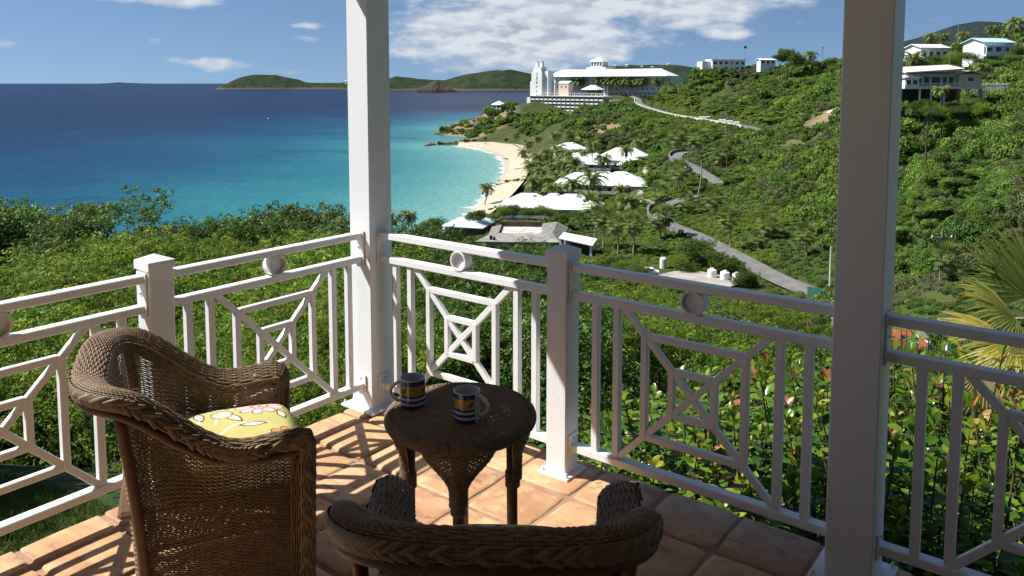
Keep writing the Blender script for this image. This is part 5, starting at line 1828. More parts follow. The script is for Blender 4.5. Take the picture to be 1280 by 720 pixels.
# front arcade
for i in range(26):
    x = -MW / 2 + 2 + i * (MW - 4) / 25
    part('arcade_column', MB().span(x - 0.4, x + 0.4, -4.2, -3.4, 0, 5.4), 'stucco_white', H2)
part('arcade_roof', MB().span(-MW / 2, MW / 2, -4.6, -0.02, 5.41, 6.0), 'stucco_white', H2)

tw = at(671, 119, 776)
H3 = thing('hotel_tower', 'white stair tower with twin chimneys at the seaward end of the hotel', 'tower', (tw.x, tw.y, tw.z - 4), HY)
part('wall', MB().span(-6.6, 6.0, 0, 11, 0, 27), 'stucco_white', H3)
part('side_block', MB().span(-9.0, -6.61, 1, 10, 0, 17.5), 'stucco_white', H3)
part('rear_block', MB().span(6.01, 11.5, 3, 12, 0, 27.5), 'stucco_white', H3)
part('crown_block', MB().span(-5.0, 4.6, 1, 9, 27.01, 31.5), 'stucco_white', H3)
for x in (-2.6, 3.0):
    ch = part('chimney', MB().span(x - 1.3, x + 1.3, 3, 6, 31.51, 36.2), 'stucco_white', H3)
    part('chimney_cap', MB().span(x - 0.9, x + 0.9, 3.3, 5.7, 36.21, 37.3), 'stucco_beige', ch)
part('pilaster', MB().span(-0.9, 0.3, -0.25, -0.01, 16, 27), 'roof_cream', H3)
for k in range(5):
    window(H3, -0.3, 4 + k * 4.2, 0.9, 1.6, -0.26 if 4 + k * 4.2 > 15 else -0.01)

pk_ = at(702, 115, 768)
H4 = thing('pink_annex', 'small pink gabled annex on the hotel terrace', 'building', (pk_.x, pk_.y, pk_.z - 4), HY)
part('wall', MB().span(-8, 8, 0, 9, 0, 12.2), 'stucco_pink', H4)
part('roof', gable(16, 9, 12.21, 2.2, 0.5).add([], []), 'roof_white', H4, (0, 4.5, 0))
for x in (-5, 0, 5):
    window(H4, x, 9.0, 1.4, 2.0, -0.01)
pv = at(741, 114, 762)
H5 = thing('terrace_pavilion', 'open pavilion with white pyramid roof on the hotel terrace', 'pavilion', (pv.x, pv.y, pv.z - 3), HY)
part('roof', hip(17, 12, 4.4, 4.4, 0.8), 'roof_white', H5)
for x in (-8, -2.7, 2.7, 8):
    for y in (-5.5, 5.5):
        part('post', MB().span(x - 0.25, x + 0.25, y - 0.25, y + 0.25, 0, 4.39), 'wood_dark', H5)
part('bar_wall', MB().span(-6.5, 6.5, -1.5, 5, 0, 3.4), 'wood_dark', H5)
pv = at(624, 134, 770)
H6 = thing('cliff_pavilion', 'lone white-roofed pavilion on the rocky point', 'pavilion', (pv.x, pv.y, pv.z - 1), HY)
part('roof', hip(10.5, 9, 3.4, 3.6, 0.8), 'roof_white', H6)
for x in (-4.9, 0, 4.9):
    for y in (-4.2, 4.2):
        part('post', MB().span(x - 0.2, x + 0.2, y - 0.2, y + 0.2, -1, 3.39), 'stucco_white', H6)
part('floor', MB().span(-5.6, 5.6, -5, 5, -2.5, 0.1), 'concrete_pale', H6)


# villas with white hip roofs
def villa(label, u, v_eave, D, blocks, yaw, storeys=2, name='white_villa'):
    """blocks: (dx, dy, w, d, roof height, eave lift)"""
    e = at(u, v_eave, D)
    H = storeys * 3.1
    g = e.z - H
    o = thing(name, label, 'house', (e.x, e.y, g), yaw, 'white-roofed villas behind the beach')
    for i, (dx_, dy_, w, d, rh, lift) in enumerate(blocks):
        w_ = part('wall', MB().span(dx_ - w / 2, dx_ + w / 2, dy_ - d / 2, dy_ + d / 2, -2, H + lift), 'stucco_beige', o)
        rf = part('roof', hip(w, d, H + lift + 0.01, rh, 1.3), 'roof_white', o, (dx_, dy_, 0))
        part('ridge_vent', MB().span(-0.5, 0.5, -0.5, 0.5, H + lift + rh * 0.72, H + lift + rh * 0.72 + 0.9), 'roof_sheet', rf, (w * 0.12, -d * 0.12, 0))
        for s in range(storeys):
            nwin = max(2, int(w / 3.4))
            for k in range(nwin):
                x = dx_ - w / 2 + (k + 0.5) * w / nwin
                window(w_, x, 1.6 + s * 3.1, 1.5, 1.5, dy_ - d / 2 - 0.01)
            sl = part('balcony', MB().span(dx_ - w / 2 + 0.3, dx_ + w / 2 - 0.3, dy_ - d / 2 - 1.2, dy_ - d / 2 - 0.14, s * 3.1 - 0.05, s * 3.1 + 0.12), 'stucco_white', o)
            part('balcony_rail', MB().span(dx_ - w / 2 + 0.3, dx_ + w / 2 - 0.3, dy_ - d / 2 - 1.2, dy_ - d / 2 - 1.12, s * 3.1 + 0.13, s * 3.1 + 1.0), 'stucco_white', sl)
        for k in (-1, 0, 1):
            part('balcony_post', MB().span(dx_ + k * (w / 2 - 0.5) - 0.12, dx_ + k * (w / 2 - 0.5) + 0.12, dy_ - d / 2 - 1.1, dy_ - d / 2 - 0.86, -1, H + lift), 'stucco_white', o)
    return o


villa('nearest white-roofed villa, widest roof, just behind the grey flat-roofed building', 690, 258, 262, [(-8, 1, 17, 12, 4.2, 0.0), (7, 0, 18, 13, 4.3, 0.05), (0, 7, 10, 8, 3.4, 0.1)], R(-8), 1)
villa('middle white-roofed villa with balconies under its right end', 757, 229, 312, [(-10, 2, 18, 13, 4.2, -0.3), (6, 0, 19, 15, 4.8, 0.0), (-2, 8, 14, 9, 3.6, 0.2)], R(-12), 2)
villa('farthest white-roofed villa below the brown slope', 755, 202, 385, [(-9, -2, 26, 15, 5.0, -0.6), (10, 6, 26, 17, 5.6, 0.9), (14, -2, 13, 12, 4.2, -0.9)], R(-10), 2)
villa('small pale-roofed villa half hidden by palms left of the farthest villa', 712, 186, 420, [(0, 0, 15, 11, 3.4, 0.0)], R(10), 1)

# old grey-roofed beach building with a pale sheet roof
obz = -43.4
ob = at(648, 302, 206)
OB = thing('grey_beach_building', 'weathered grey-roofed building around a pale stained flat roof, near the beach', 'building', (ob.x, ob.y, obz), R(-3))
RZ0 = ob.z - obz - 0.3
part('wall', MB().span(-8.8, 9.2, 1.5, 20, -2, RZ0), 'stucco_beige', OB)
part('front_roof', MB().add([(-11.5, -0.5, RZ0), (10.8, -0.5, RZ0), (10.8, -0.5, RZ0 + 0.3), (-11.5, -0.5, RZ0 + 0.3), (-7.6, 7.5, RZ0 + 1.1), (6.6, 7.5, RZ0 + 1.1), (6.6, 7.5, RZ0), (-7.6, 7.5, RZ0)], [(0, 1, 2, 3), (3, 2, 5, 4), (0, 3, 4, 7), (1, 6, 5, 2), (4, 5, 6, 7)]), 'roof_grey', OB)
part('flat_roof', MB().span(-5.6, 5.9, 7.52, 20.5, RZ0 + 0.02, RZ0 + 0.5), 'roof_stained', OB)
part('side_roof', MB().add([(6.7, 4.0, RZ0 + 0.1), (10.9, -0.3, RZ0 + 0.31), (13.6, 21, RZ0 + 0.4), (6.0, 21, RZ0 + 1.5), (6.0, 7.6, RZ0 + 1.2), (10.3, 21, RZ0 + 2.0), (9.0, 5.0, RZ0 + 1.7), (13.6, 21, RZ0 - 0.2), (10.9, -0.3, RZ0 - 0.2)], [(1, 2, 5, 6), (6, 5, 3, 4), (0, 1, 6), (0, 6, 4), (1, 8, 7, 2), (2, 7, 5)]), 'roof_slate', OB)
part('back_parapet', MB().span(-6.2, 5.9, 20.52, 21.3, RZ0 - 1.0, RZ0 + 2.0), 'wood_dark', OB)
part('left_roof', MB().add([(-8.6, 7.6, RZ0 + 0.5), (-5.7, 7.6, RZ0 + 1.15), (-5.7, 20.4, RZ0 + 1.15), (-8.6, 20.4, RZ0 + 0.5), (-8.6, 7.6, RZ0 - 0.3), (-8.6, 20.4, RZ0 - 0.3), (-5.7, 7.6, RZ0 - 0.3), (-5.7, 20.4, RZ0 - 0.3)], [(0, 1, 2, 3), (0, 3, 5, 4), (1, 6, 7, 2), (4, 6, 1, 0), (3, 2, 7, 5)]), 'roof_slate', OB)
for x in (-7, -3.5, 0, 3.5, 7):
    window(OB, x, RZ0 - 2.0, 1.6, 1.5, 1.49)
part('roof_vent', MB().tube([(-7.4, 1.6, RZ0 + 0.4), (-7.4, 1.6, RZ0 + 1.5)], 0.42, 10), 'rubber', OB)
part('roof_vent', MB().tube([(-6.5, 1.2, RZ0 + 0.4), (-6.5, 1.2, RZ0 + 1.2)], 0.36, 10), 'rubber', OB)
wr = at(588, 276, 238)
WR = thing('sheet_roofed_house', 'small house under a bright pale-blue sheet metal hip roof at the water', 'house', (wr.x, wr.y, -45), R(-16))
WZ = wr.z + 44.2
part('wall', MB().span(-5.8, 5.8, -6.5, 7.0, -3, WZ), 'wood_dark', WR)
rf = part('roof', hip(12.0, 14.5, WZ + 0.01, 2.3, 0.6), 'roof_sheet', WR)
for i in range(12):
    x = -6.0 + i * 1.09
    part('roof_seam', MB().span(x - 0.04, x + 0.04, -7.98, -7.86, WZ, WZ + 0.30), 'roof_sheet', rf)
sh = at(721, 299, 197)
SH = thing('white_shed', 'open white shed with a tilted white roof beside the grey building', 'shed', (sh.x, sh.y, sh.z - 4.4), R(-14))
part('roof', MB().add([(-4.0, -3.6, 5.0), (4.6, -4.4, 3.7), (4.8, 3.0, 4.0), (-4.0, 3.4, 5.2), (-4.0, -3.6, 5.2), (4.6, -4.4, 3.9), (4.8, 3.0, 4.2), (-4.0, 3.4, 5.4)], [(3, 2, 1, 0), (4, 5, 6, 7), (0, 1, 5, 4), (1, 2, 6, 5), (2, 3, 7, 6), (3, 0, 4, 7)]), 'roof_white', SH)
for x, y, z in ((-3.6, -3.0, 4.95), (4.1, -3.6, 3.75), (4.3, 2.5, 4.0), (-3.5, 2.9, 5.1)):
    part('post', MB().span(x - 0.28, x + 0.28, y - 0.28, y + 0.28, -4, z), 'stucco_white', SH)
part('rear_wall', MB().span(-3.2, 3.8, 2.0, 2.3, -3, 3.7), 'wood_dark', SH)
GT = 'garden trees between the grey building and the nearest villa'
for i, (k__, u, v, D, rad) in enumerate((('dark_a', 598, 262, 236, 3.6), ('feather_a', 622, 257, 240, 4.0), ('dark_b', 646, 256, 242, 4.2), ('feather_b', 664, 258, 240, 3.6), ('feather_c', 682, 257, 244, 4.0), ('dark_a', 702, 266, 236, 3.6), ('dark_b', 728, 262, 240, 4.0), ('feather_a', 752, 256, 250, 4.2), ('dark_a', 540, 272, 205, 4.0), ('dark_b', 566, 288, 205, 3.6), ('dark_a', 700, 318, 172, 3.4), ('feather_c', 664, 306, 182, 3.6), ('dark_b', 640, 310, 178, 3.2))):
    plant_tree(k__, u, v, D, rad, 'rounded garden tree among the beach buildings, %s of thirteen counting outward' % (NTH + ['thirteenth'])[i], GT, 'garden_tree')
# pink house on stilts
ph_ = at(1181, 109, 178)
PH = thing('stilted_pink_house', 'pale pink house with low gables standing on stilts on the hillside', 'house', (ph_.x, ph_.y, ph_.z), R(10))
part('wall', MB().span(-9.2, 2.6, 0, 9, 0, 3.0), 'stucco_pink', PH)
part('side_wall', MB().span(2.61, 8.2, -1.2, 8, 0, 2.9), 'stucco_pink', PH)
part('floor_slab', MB().span(-10.2, 8.4, -2.2, 9, -0.4, -0.005), 'roof_cream', PH)
part('main_roof', MB().add([(-11.5, -2.2, 3.05), (3.2, -2.2, 3.9), (4.6, 5, 4.9), (-10.5, 5, 4.2), (-11.5, -2.2, 3.3), (3.2, -2.2, 4.15), (4.6, 5, 5.15), (-10.5, 5, 4.45), (4.0, 10.5, 3.6), (-10.5, 10.5, 3.2), (4.0, 10.5, 3.8), (-10.5, 10.5, 3.4)], [(3, 2, 1, 0), (4, 5, 6, 7), (0, 1, 5, 4), (1, 2, 6, 5), (3, 0, 4, 7), (7, 6, 10, 11), (2, 3, 9, 8), (2, 8, 10, 6), (3, 7, 11, 9), (8, 9, 11, 10)]), 'roof_cream', PH)
part('side_roof', MB().add([(1.0, -2.0, 2.95), (4.6, -2.2, 3.5), (9.6, -2.0, 2.9), (1.0, 9, 3.0), (4.6, 9, 3.55), (9.6, 9, 2.95), (1.0, -2.0, 3.15), (4.6, -2.2, 3.7), (9.6, -2.0, 3.1), (1.0, 9, 3.2), (4.6, 9, 3.75), (9.6, 9, 3.15)], [(0, 3, 4, 1), (1, 4, 5, 2), (6, 7, 10, 9), (7, 8, 11, 10), (0, 1, 7, 6), (1, 2, 8, 7), (2, 5, 11, 8), (0, 6, 9, 3)]), 'roof_cream', PH)
bay = part('bay_room', MB().span(-11.4, -8.0, -2.0, 1.5, -0.3, 2.0), 'stucco_white', PH)
part('bay_roof', hip(3.4, 3.5, 2.01, 0.9, 0.4), 'roof_white', bay, (-9.7, -0.25, 0))
for x in (-10.6, -9.0):
    window(bay, x, 1.1, 1.1, 1.0, -2.01)
for x, w in ((-6.6, 1.3), (-4.7, 1.3), (-2.4, 2.2), (-0.2, 1.0), (1.4, 1.2)):
    window(PH, x, 1.35, w, 2.0, -0.01)
window(PH, 5.4, 1.75, 1.5, 0.9, -1.21)
part('balcony_rail', MB().span(-8.0, 2.5, -2.15, -2.05, 0.0, 0.14).span(-8.0, 2.5, -2.15, -2.05, 0.78, 0.9), 'stucco_white', PH, kind='stuff')
for i in range(22):
    x = -7.9 + i * 0.49
    part('baluster', MB().span(x - 0.04, x + 0.04, -2.13, -2.07, 0.15, 0.77), 'stucco_white', PH)
for x in (-7.2, -4.4, -1.2, 7.6, 5.0):
    part('stilt', MB().span(x - 0.13, x + 0.13, -1.5, -1.2, -5.5, -0.41), 'stucco_white', PH)
for x in (2.4, 7.9):
    part('brick_pier', MB().span(x - 0.28, x + 0.28, -1.7, -1.0, -5.5, -0.42), 'post_orange', PH)
part('undercroft_shade_block', MB().span(-10.0, 7.8, 5.5, 8.5, -6, -0.43), 'wood_dark', PH)  # dark block standing in for the shade of the open undercroft
wf = at(1240, 108, 188)
WF = thing('white_yard_fence', 'low white picket fence on the lawn right of the pink house', 'fence', (wf.x, wf.y, wf.z), R(5))
for i in range(30):
    part('picket', MB().span(-5 + i * 0.36, -4.86 + i * 0.36, 0, 0.07, -1.0, 0.75), 'stucco_white', WF)
part('rail', MB().span(-5, 5.6, 0.08, 0.12, 0.4, 0.5), 'stucco_white', WF)

def ridge_house(label, u, v, D, w, d, h, yaw, storeys, roof, rh=0.0, wall='stucco_white', nw=5, wmat='window_glass'):
    p = at(u, v, D)
    o = thing('hillside_house', label, 'house', (p.x, p.y, p.z), yaw, 'houses on the ridge')
    part('wall', MB().span(-w / 2, w / 2, 0, d, -4, h), wall, o)
    if rh:
        part('roof', gable(w, d, h + 0.01, rh, 0.7), roof, o, (0, d / 2, 0))
        part('gable_wall', MB().add([(-w / 2, 0.05, h), (-w / 2, d - 0.05, h), (-w / 2, d / 2, h + rh - 0.1), (w / 2, 0.05, h), (w / 2, d - 0.05, h), (w / 2, d / 2, h + rh - 0.1)], [(0, 2, 1), (3, 4, 5), (0, 3, 5, 2), (1, 2, 5, 4)]), wall, o)
    else:
        part('roof', MB().span(-w / 2 - 0.5, w / 2 + 0.5, -0.6, d + 0.4, h + 0.01, h + 0.45), roof, o)
    for s in range(storeys):
        for k in range(nw):
            window(o, -w / 2 + (k + 0.5) * w / nw, 1.5 + s * h / storeys, w / nw * 0.52, h / storeys * 0.5, -0.01)
    return o


rh_ = ridge_house('white two-storey flat-roofed house on the middle ridge', 911, 88.5, 470, 21, 9, 6.2, R(12), 2, 'stucco_white', 0, 'stucco_white', 6)
part('side_wing', MB().span(-16, -10.51, 2, 9, -3, 5.4), 'stucco_white', rh_)
part('terrace_wall', MB().span(-11, 11, -2.2, -1.9, -2, 0.9), 'stucco_white', rh_)
rh_ = ridge_house('white gabled house just right of the shaded column on the skyline', 1168, 73, 285, 11.5, 8, 3.6, R(14), 1, 'roof_white', 1.4, 'stucco_white', 4)
part('porch', MB().span(-6.5, 0, -2.6, -0.02, -3, 0.2), 'stucco_white', rh_)
rh_ = ridge_house('white house with pale blue roof on the upper right hillside', 1248, 67, 250, 11.5, 8, 3.3, R(16), 1, 'roof_blue', 1.5, 'stucco_white', 3)
part('porch_roof', MB().span(-8.2, 1.5, -3.4, -0.02, 1.9, 2.1), 'roof_blue', rh_)
part('porch_floor', MB().span(-8.6, 1.5, -3.6, -0.03, -1.0, -0.4), 'roof_blue', rh_)
for x in (-8, -5, -2, 1):
    part('porch_post', MB().span(x - 0.12, x + 0.12, -3.2, -3.0, -0.4, 1.89), 'stucco_white', rh_)
part('porch_rail', MB().span(-8.5, 1.4, -3.55, -3.45, -0.39, 0.4), 'stucco_white', rh_)
for u, v, D, w, lab in ((960, 81, 455, 9, 'low white roof peeping over the middle ridge behind the flagpole'), (1127, 88, 250, 6, 'small white hut beside the shaded column below the ridge palm')):
    ridge_house(lab, u, v, D, w, 5, 2.6, R(8), 1, 'roof_white', 0.8, 'stucco_white', 3)
rr_ = at(1106, 426, 62)
RR_ = thing('red_roofed_house', 'house with rusty red and grey roofs down the slope right of the shaded column', 'house', (rr_.x, rr_.y, rr_.z - 2.2), R(20))
part('wall', MB().span(-3.2, 3.2, -1.5, 5, -8, 2.2), 'stucco_white', RR_)
part('red_roof', MB().add([(-3.6, -2.0, 2.2), (2.8, -2.0, 1.9), (2.8, 0.5, 3.4), (-3.6, 0.5, 3.4), (-3.6, -2, 2.05), (2.8, -2, 1.75)], [(0, 1, 2, 3), (4, 5, 1, 0)]), 'roof_red', RR_)
part('grey_roof', MB().add([(-3.6, 0.5, 3.45), (3.6, 0.5, 3.45), (4.2, 5.5, 2.6), (-3.6, 5.5, 2.6), (-1.5, 0.4, 3.0), (3.6, -1.0, 2.3)], [(0, 1, 2, 3), (4, 5, 1)]), 'roof_grey', RR_)

# houses dotted over the far hills
FH = 'tiny white houses on the far hills'
for u, v, D in ((312, 97, 6280), (325, 96, 6280), (338, 96.5, 6290), (432, 102, 6200), (590, 99, 5080), (598, 97, 5080), (612, 97.5, 5050), (618, 103, 5000), (567, 101, 5100), (573, 102, 5080), (652, 97, 5100), (628, 90.5, 5150), (783, 82, 1850), (768, 82.5, 1840), (816, 84.5, 1800), (802, 84, 1810), (836, 80.5, 1880), (600, 94, 5120)):
    p = at(u, v, D)
    k = D / 990
    o = thing('far_house', 'tiny white house on the far hills across the water' if D > 3000 else 'tiny white house on the green hill behind the hotel', 'house', (p.x, p.y, p.z - k * 0.4), random.uniform(-0.4, 0.4), FH if D > 3000 else 'tiny white houses behind the hotel')
    w = k * random.uniform(2.4, 4.2)
    part('wall', MB().span(-w / 2, w / 2, 0, w * 0.6, -k * 6, k * 1.1), 'stucco_white', o)
    part('roof', hip(w, w * 0.6, k * 1.1 + 0.01, k * 0.7, k * 0.2), 'roof_white', o, (0, w * 0.3, 0))

# ------------------------------------------------------------------ walls, poles, tanks, car, rocks
def wall_along(label, pts_, h, th, mat, name='roadside_wall'):
    P_ = catmull(pts_, 5)
    c0 = P_[len(P_) // 2]
    o = thing(name, label, 'wall', (c0.x, c0.y, c0.z))
    part('coping', ribbon([p - c0 for p in P_], th * 0.6, [(-1, h - 0.12), (-1, h), (1, h), (1, h - 0.12), (-1, h - 0.12)]), mat, o)
    part('wall', ribbon([p - c0 for p in P_], th * 0.5, [(-1, -1.2), (-1, h - 0.121), (1, h - 0.121), (1, -1.2)]), mat, o)


def off_line(pts_, o):
    out = []
    P_ = [Vector(p) for p in pts_]
    for i, p in enumerate(P_):
        d = P_[min(i + 1, len(P_) - 1)] - P_[max(i - 1, 0)]
        out.append(p + Vector((d.y, -d.x, 0)).normalized() * o)
    return out


wall_along('low stone wall round the outside of the lower road hairpin', off_line(road_lower[8:14], -3.3), 1.0, 0.5, 'stone_wall')
wall_along('low stone wall round the outside of the upper road hairpin', off_line(road_middle[2:7], -3.1), 1.1, 0.5, 'stone_wall')
wall_along('pale low wall along the outer edge of the hotel road', off_line(road_upper[1:9], -3.1), 0.7, 0.4, 'concrete_pale')
for i, (u, v, D, w) in enumerate(((881, 144.5, 428, 6.0), (903, 147.2, 408, 3.6), (911, 148.6, 400, 4.2), (921, 149.5, 392, 3.0))):
    p = at(u, v, D)
    lab = ['long white barrier block above the hotel road, leftmost of four', 'second white barrier block above the hotel road', 'third white barrier block above the hotel road', 'white barrier block above the hotel road, rightmost of four'][i]
    o = thing('barrier_block', lab, 'barrier', (p.x, p.y, gz(p.x, p.y) - 0.2), R(-20), 'white barrier blocks on the hotel road')
    part('block', MB().bbox((0, 0, 0.75), (w / 2, 0.45, 0.75), 0.12), 'roof_white', o)
    part('foot', MB().bbox((0, 0, 0.05), (w / 2 + 0.1, 0.6, 0.10), 0.04), 'roof_white', o)
sw = [Vector((*sea_pt(u, v), SEA + 1.6)) for u, v in ((612, 181), (626, 183), (640, 184.5), (648, 188), (656, 192), (663, 196))]
wall_along('dark sea wall behind the far end of the beach', sw, 1.4, 0.6, 'stone_wall', 'sea_wall')


def pole(label, u, v0, v1, D, r_, mat, arms=True, name='utility_pole'):
    t_, b_ = at(u, v0, D), at(u, v1, D)
    h = t_.z - b_.z
    o = thing(name, label, 'pole', (b_.x, b_.y, b_.z - 1))
    part('shaft', MB().tube([(0, 0, 0), (0, 0, h + 1)], [r_, r_ * 0.7], 8), mat, o)
    if arms:
        ca = part('crossarm', MB().span(-1.1, 1.1, -0.08, 0.08, h + 0.3, h + 0.46), mat, o)
        for x in (-1, 0.35, 1):
            part('insulator', MB().tube([(x, 0, h + 0.46), (x, 0, h + 0.66)], 0.07, 6), 'stucco_white', ca)
    return o


pole('pale concrete pole beside the road at the edge of the shaded column', 1037, 308, 361, 152, 0.22, 'concrete_pale', False)
pole('utility pole in front of the upper road hairpin', 860, 170, 208, 312, 0.2, 'pole_wood')
pole('thin utility pole standing on the slope below the hotel road', 907, 139, 172, 330, 0.16, 'pole_wood', False)
pole('wooden utility pole with crossarm beside the leaning palm right of the shaded column', 1174, 290, 372, 81, 0.13, 'pole_wood')
pole('utility pole on the hillside right of the upper hairpin', 908, 196, 216, 300, 0.14, 'pole_wood', False)
pole('tall thin mast on the ridge behind the white gabled house', 1197, 30, 58, 340, 0.18, 'pole_wood', False, 'mast')
pole('lamp post at the right of the white gabled house', 1187, 62, 84, 230, 0.1, 'pole_wood', False, 'lamp_post')
pole('utility pole on the ridge between the palms and the shaded column', 1028, 58, 80, 420, 0.2, 'pole_wood')
o = pole('flagpole on the roof of the flat-roofed ridge house', 931, 57, 76, 470, 0.14, 'pole_wood', False, 'flagpole')
part('flag', MB().span(-0.6, 0.9, -0.04, 0.04, 8.2, 9.6), 'rubber', o)

for i, (u, v, D) in enumerate(((890, 347.5, 164), (906, 350.5, 162), (921, 353, 160))):
    p = at(u, v, D)
    o = thing('water_tank', ['white water tank in the service yard, left of three', 'white water tank in the service yard, middle of three', 'white water tank in the service yard, right of three'][i], 'tank', (p.x, p.y, p.z), 0, 'white water tanks in the service yard')
    part('drum', MB().lathe([(0.0, 0), (0.95, 0), (0.98, 0.5), (0.95, 1.0), (0.98, 1.4), (0.92, 1.75), (0.4, 2.0), (0.01, 2.02)], 18), 'stucco_white', o)
    part('lid', MB().lathe([(0.42, 1.98), (0.42, 2.12), (0.01, 2.14)], 14), 'stucco_white', o)
p = at(829, 336, 176)
o = thing('water_tank', 'white upright tank beside the palm pair, left of the yard', 'tank', (p.x, p.y, p.z), 0, 'white water tanks in the service yard')
part('drum', MB().lathe([(0.0, 0), (0.8, 0), (0.8, 2.3), (0.5, 2.6), (0.01, 2.65)], 16), 'stucco_white', o)
p = at(1022, 372, 146)
o = thing('green_fence_panel', 'dark green fence panel beside the road near the concrete pole', 'fence', (p.x, p.y, p.z), R(-35))
part('panel', MB().span(-1.9, 1.9, -0.04, 0.04, 0.1, 1.9), 'sign_green', o)
for x in (-1.85, 0, 1.85):
    part('post', MB().span(x - 0.05, x + 0.05, 0.045, 0.14, -0.6, 2.0), 'pole_wood', o)


def car(label, u, v, D, yaw, paint='car_paint'):
    p = at(u, v, D)
    g = gz(p.x, p.y)
    o = thing('parked_car', label, 'car', (p.x, p.y, max(p.z, g) - 0.05), yaw, 'parked cars')
    prof = [(-2.1, 0.35), (-2.1, 0.8), (-1.9, 0.95), (-1.5, 1.0), (-0.9, 1.5), (0.7, 1.5), (1.2, 1.0), (2.0, 0.85), (2.15, 0.6), (2.1, 0.35)]
    mb = MB()
    n_ = len(prof)
    mb.add([(x, s * 0.85, z) for s in (-1, 1) for x, z in prof], [tuple(range(n_)), tuple(range(2 * n_ - 1, n_ - 1, -1))] + [(i, (i + 1) % n_ + 0, (i + 1) % n_ + n_, i + n_) for i in range(n_)])
    part('body', mb, paint, o)
    for s in (-1, 1):
        part('side_window', MB().add([(-1.2, s * 0.857, 1.05), (0.95, s * 0.857, 1.05), (0.55, s * 0.857, 1.42), (-0.8, s * 0.857, 1.42)], [(0, 1, 2, 3)]), 'window_glass', o)
    for x in (-1.35, 1.35):
        for s in (-1, 1):
            w_ = part('wheel', MB().tube([(x, s * 0.62, 0.33), (x, s * 0.88, 0.33)], 0.33, 14), 'rubber', o)
            part('rim', MB().tube([(x, s * 0.881, 0.33), (x, s * 0.90, 0.33)], 0.19, 10), 'bolt_steel', w_)
    return o


car('white car parked on the bare hillside pull-in beside the shaded column', 1041, 142, 322, R(20))
car('white car parked in the service yard below the palm pair', 812, 346, 170, R(-10))


def rock(label, group, x, y, z, s, seed):
    r_ = np.random.default_rng(seed)
    bm = bmesh.new()
    bmesh.ops.create_icosphere(bm, subdivisions=2, radius=1.0)
    for vv in bm.verts:
        c = np.array(vv.co)
        k = 1 + 0.30 * math.sin(c[0] * 3 + seed) * math.cos(c[1] * 4 - seed) + r_.uniform(-0.14, 0.14)
        vv.co = Vector(c * k * np.array([1.2, 0.9, 0.75]))
    me = bpy.data.meshes.new('rock')
    bm.to_mesh(me)
    bm.free()
    me.materials.append(M['rock'])
    o = thing('shore_rock', label, 'rock', (x, y, z), r_.uniform(0, 6.28), group, me)
    o.scale = (s, s, s)


kk = 0
for line, lab, grp, n_, s0, s1 in (
        ([(533, 182), (545, 181.3), (560, 180.2), (575, 179.6), (590, 179)], 'dark rock in the low spit at the far end of the beach', 'rocks of the spit', 26, 1.0, 2.6),
        ([(560, 161.5), (568, 160), (578, 159), (590, 160), (596, 164), (598, 169)], 'tan boulder on the steep seaward point below the cliff pavilion', 'boulders of the point', 30, 2.0, 5.5),
        ([(572, 168), (584, 171), (594, 174)], 'dark rock awash between the spit and the point', 'rocks awash', 12, 0.9, 2.2),
        ([(596, 155), (602, 149), (608, 143), (612, 138)], 'boulder on the cliff edge under the cliff pavilion', 'cliff boulders', 14, 2.5, 5.0),
        ([(607, 183), (613, 184.5), (618, 185.5)], 'dark boulder where the sea wall meets the sand', 'boulders at the sea wall', 6, 0.9, 1.6)):
    for i in range(n_):
        f = random.random() * (len(line) - 1.001)
        a, g = line[int(f)], line[int(f) + 1]
        t_ = f - int(f)
        u, v = a[0] + (g[0] - a[0]) * t_ + random.uniform(-1.5, 1.5), a[1] + (g[1] - a[1]) * t_ + random.uniform(-0.5, 0.5)
        if grp == 'cliff boulders':
            p = at(u, v, 778)
        else:
            q = sea_pt(u, v)
            p = Vector((q[0], q[1], max(gz(*q), SEA)))
        rock(lab if i < 1 else lab, grp, p.x, p.y, p.z + 0.35, random.uniform(s0, s1), kk)
        kk += 1
# ------------------------------------------------------------------ wicker furniture
def wicker_material(name, a, b_, c):
    m, t, b = mat_new(name)
    co = t.node('ShaderNodeTexCoord').outputs['Object']
    n = t.noise(co, 45, 4, 0.6)
    n2 = t.noise(co, 5, 4, 0.6)
    col = t.ramp(n, [(0.25, a), (0.5, b_), (0.8, c)])
    col = t.mix(t.math('MULTIPLY', t.smooth(n2, 0.5, 0.75), 0.4), col, c)
    t.put(b.inputs['Base Color'], col)
    b.inputs['Roughness'].default_value = 0.52
    b.inputs['Specular IOR Level'].default_value = 0.3
    bp = t.node('ShaderNodeBump')
    bp.inputs['Strength'].default_value = 0.4
    bp.inputs['Distance'].default_value = 0.001
    t.put(bp.inputs['Height'], t.noise(co, 500, 3))
    t.l.new(bp.outputs[0], b.inputs['Normal'])
    return m


M['wicker'] = wicker_material('wicker', (0.125, 0.082, 0.050), (0.205, 0.140, 0.085), (0.30, 0.215, 0.138))
M['wicker_braid'] = wicker_material('wicker_braid', (0.125, 0.087, 0.057), (0.20, 0.145, 0.097), (0.29, 0.215, 0.15))
M['rattan_pole'] = mat_simple('rattan_pole', (0.115, 0.062, 0.032), 0.5, 0.2, 9, 0.1, 0.35)


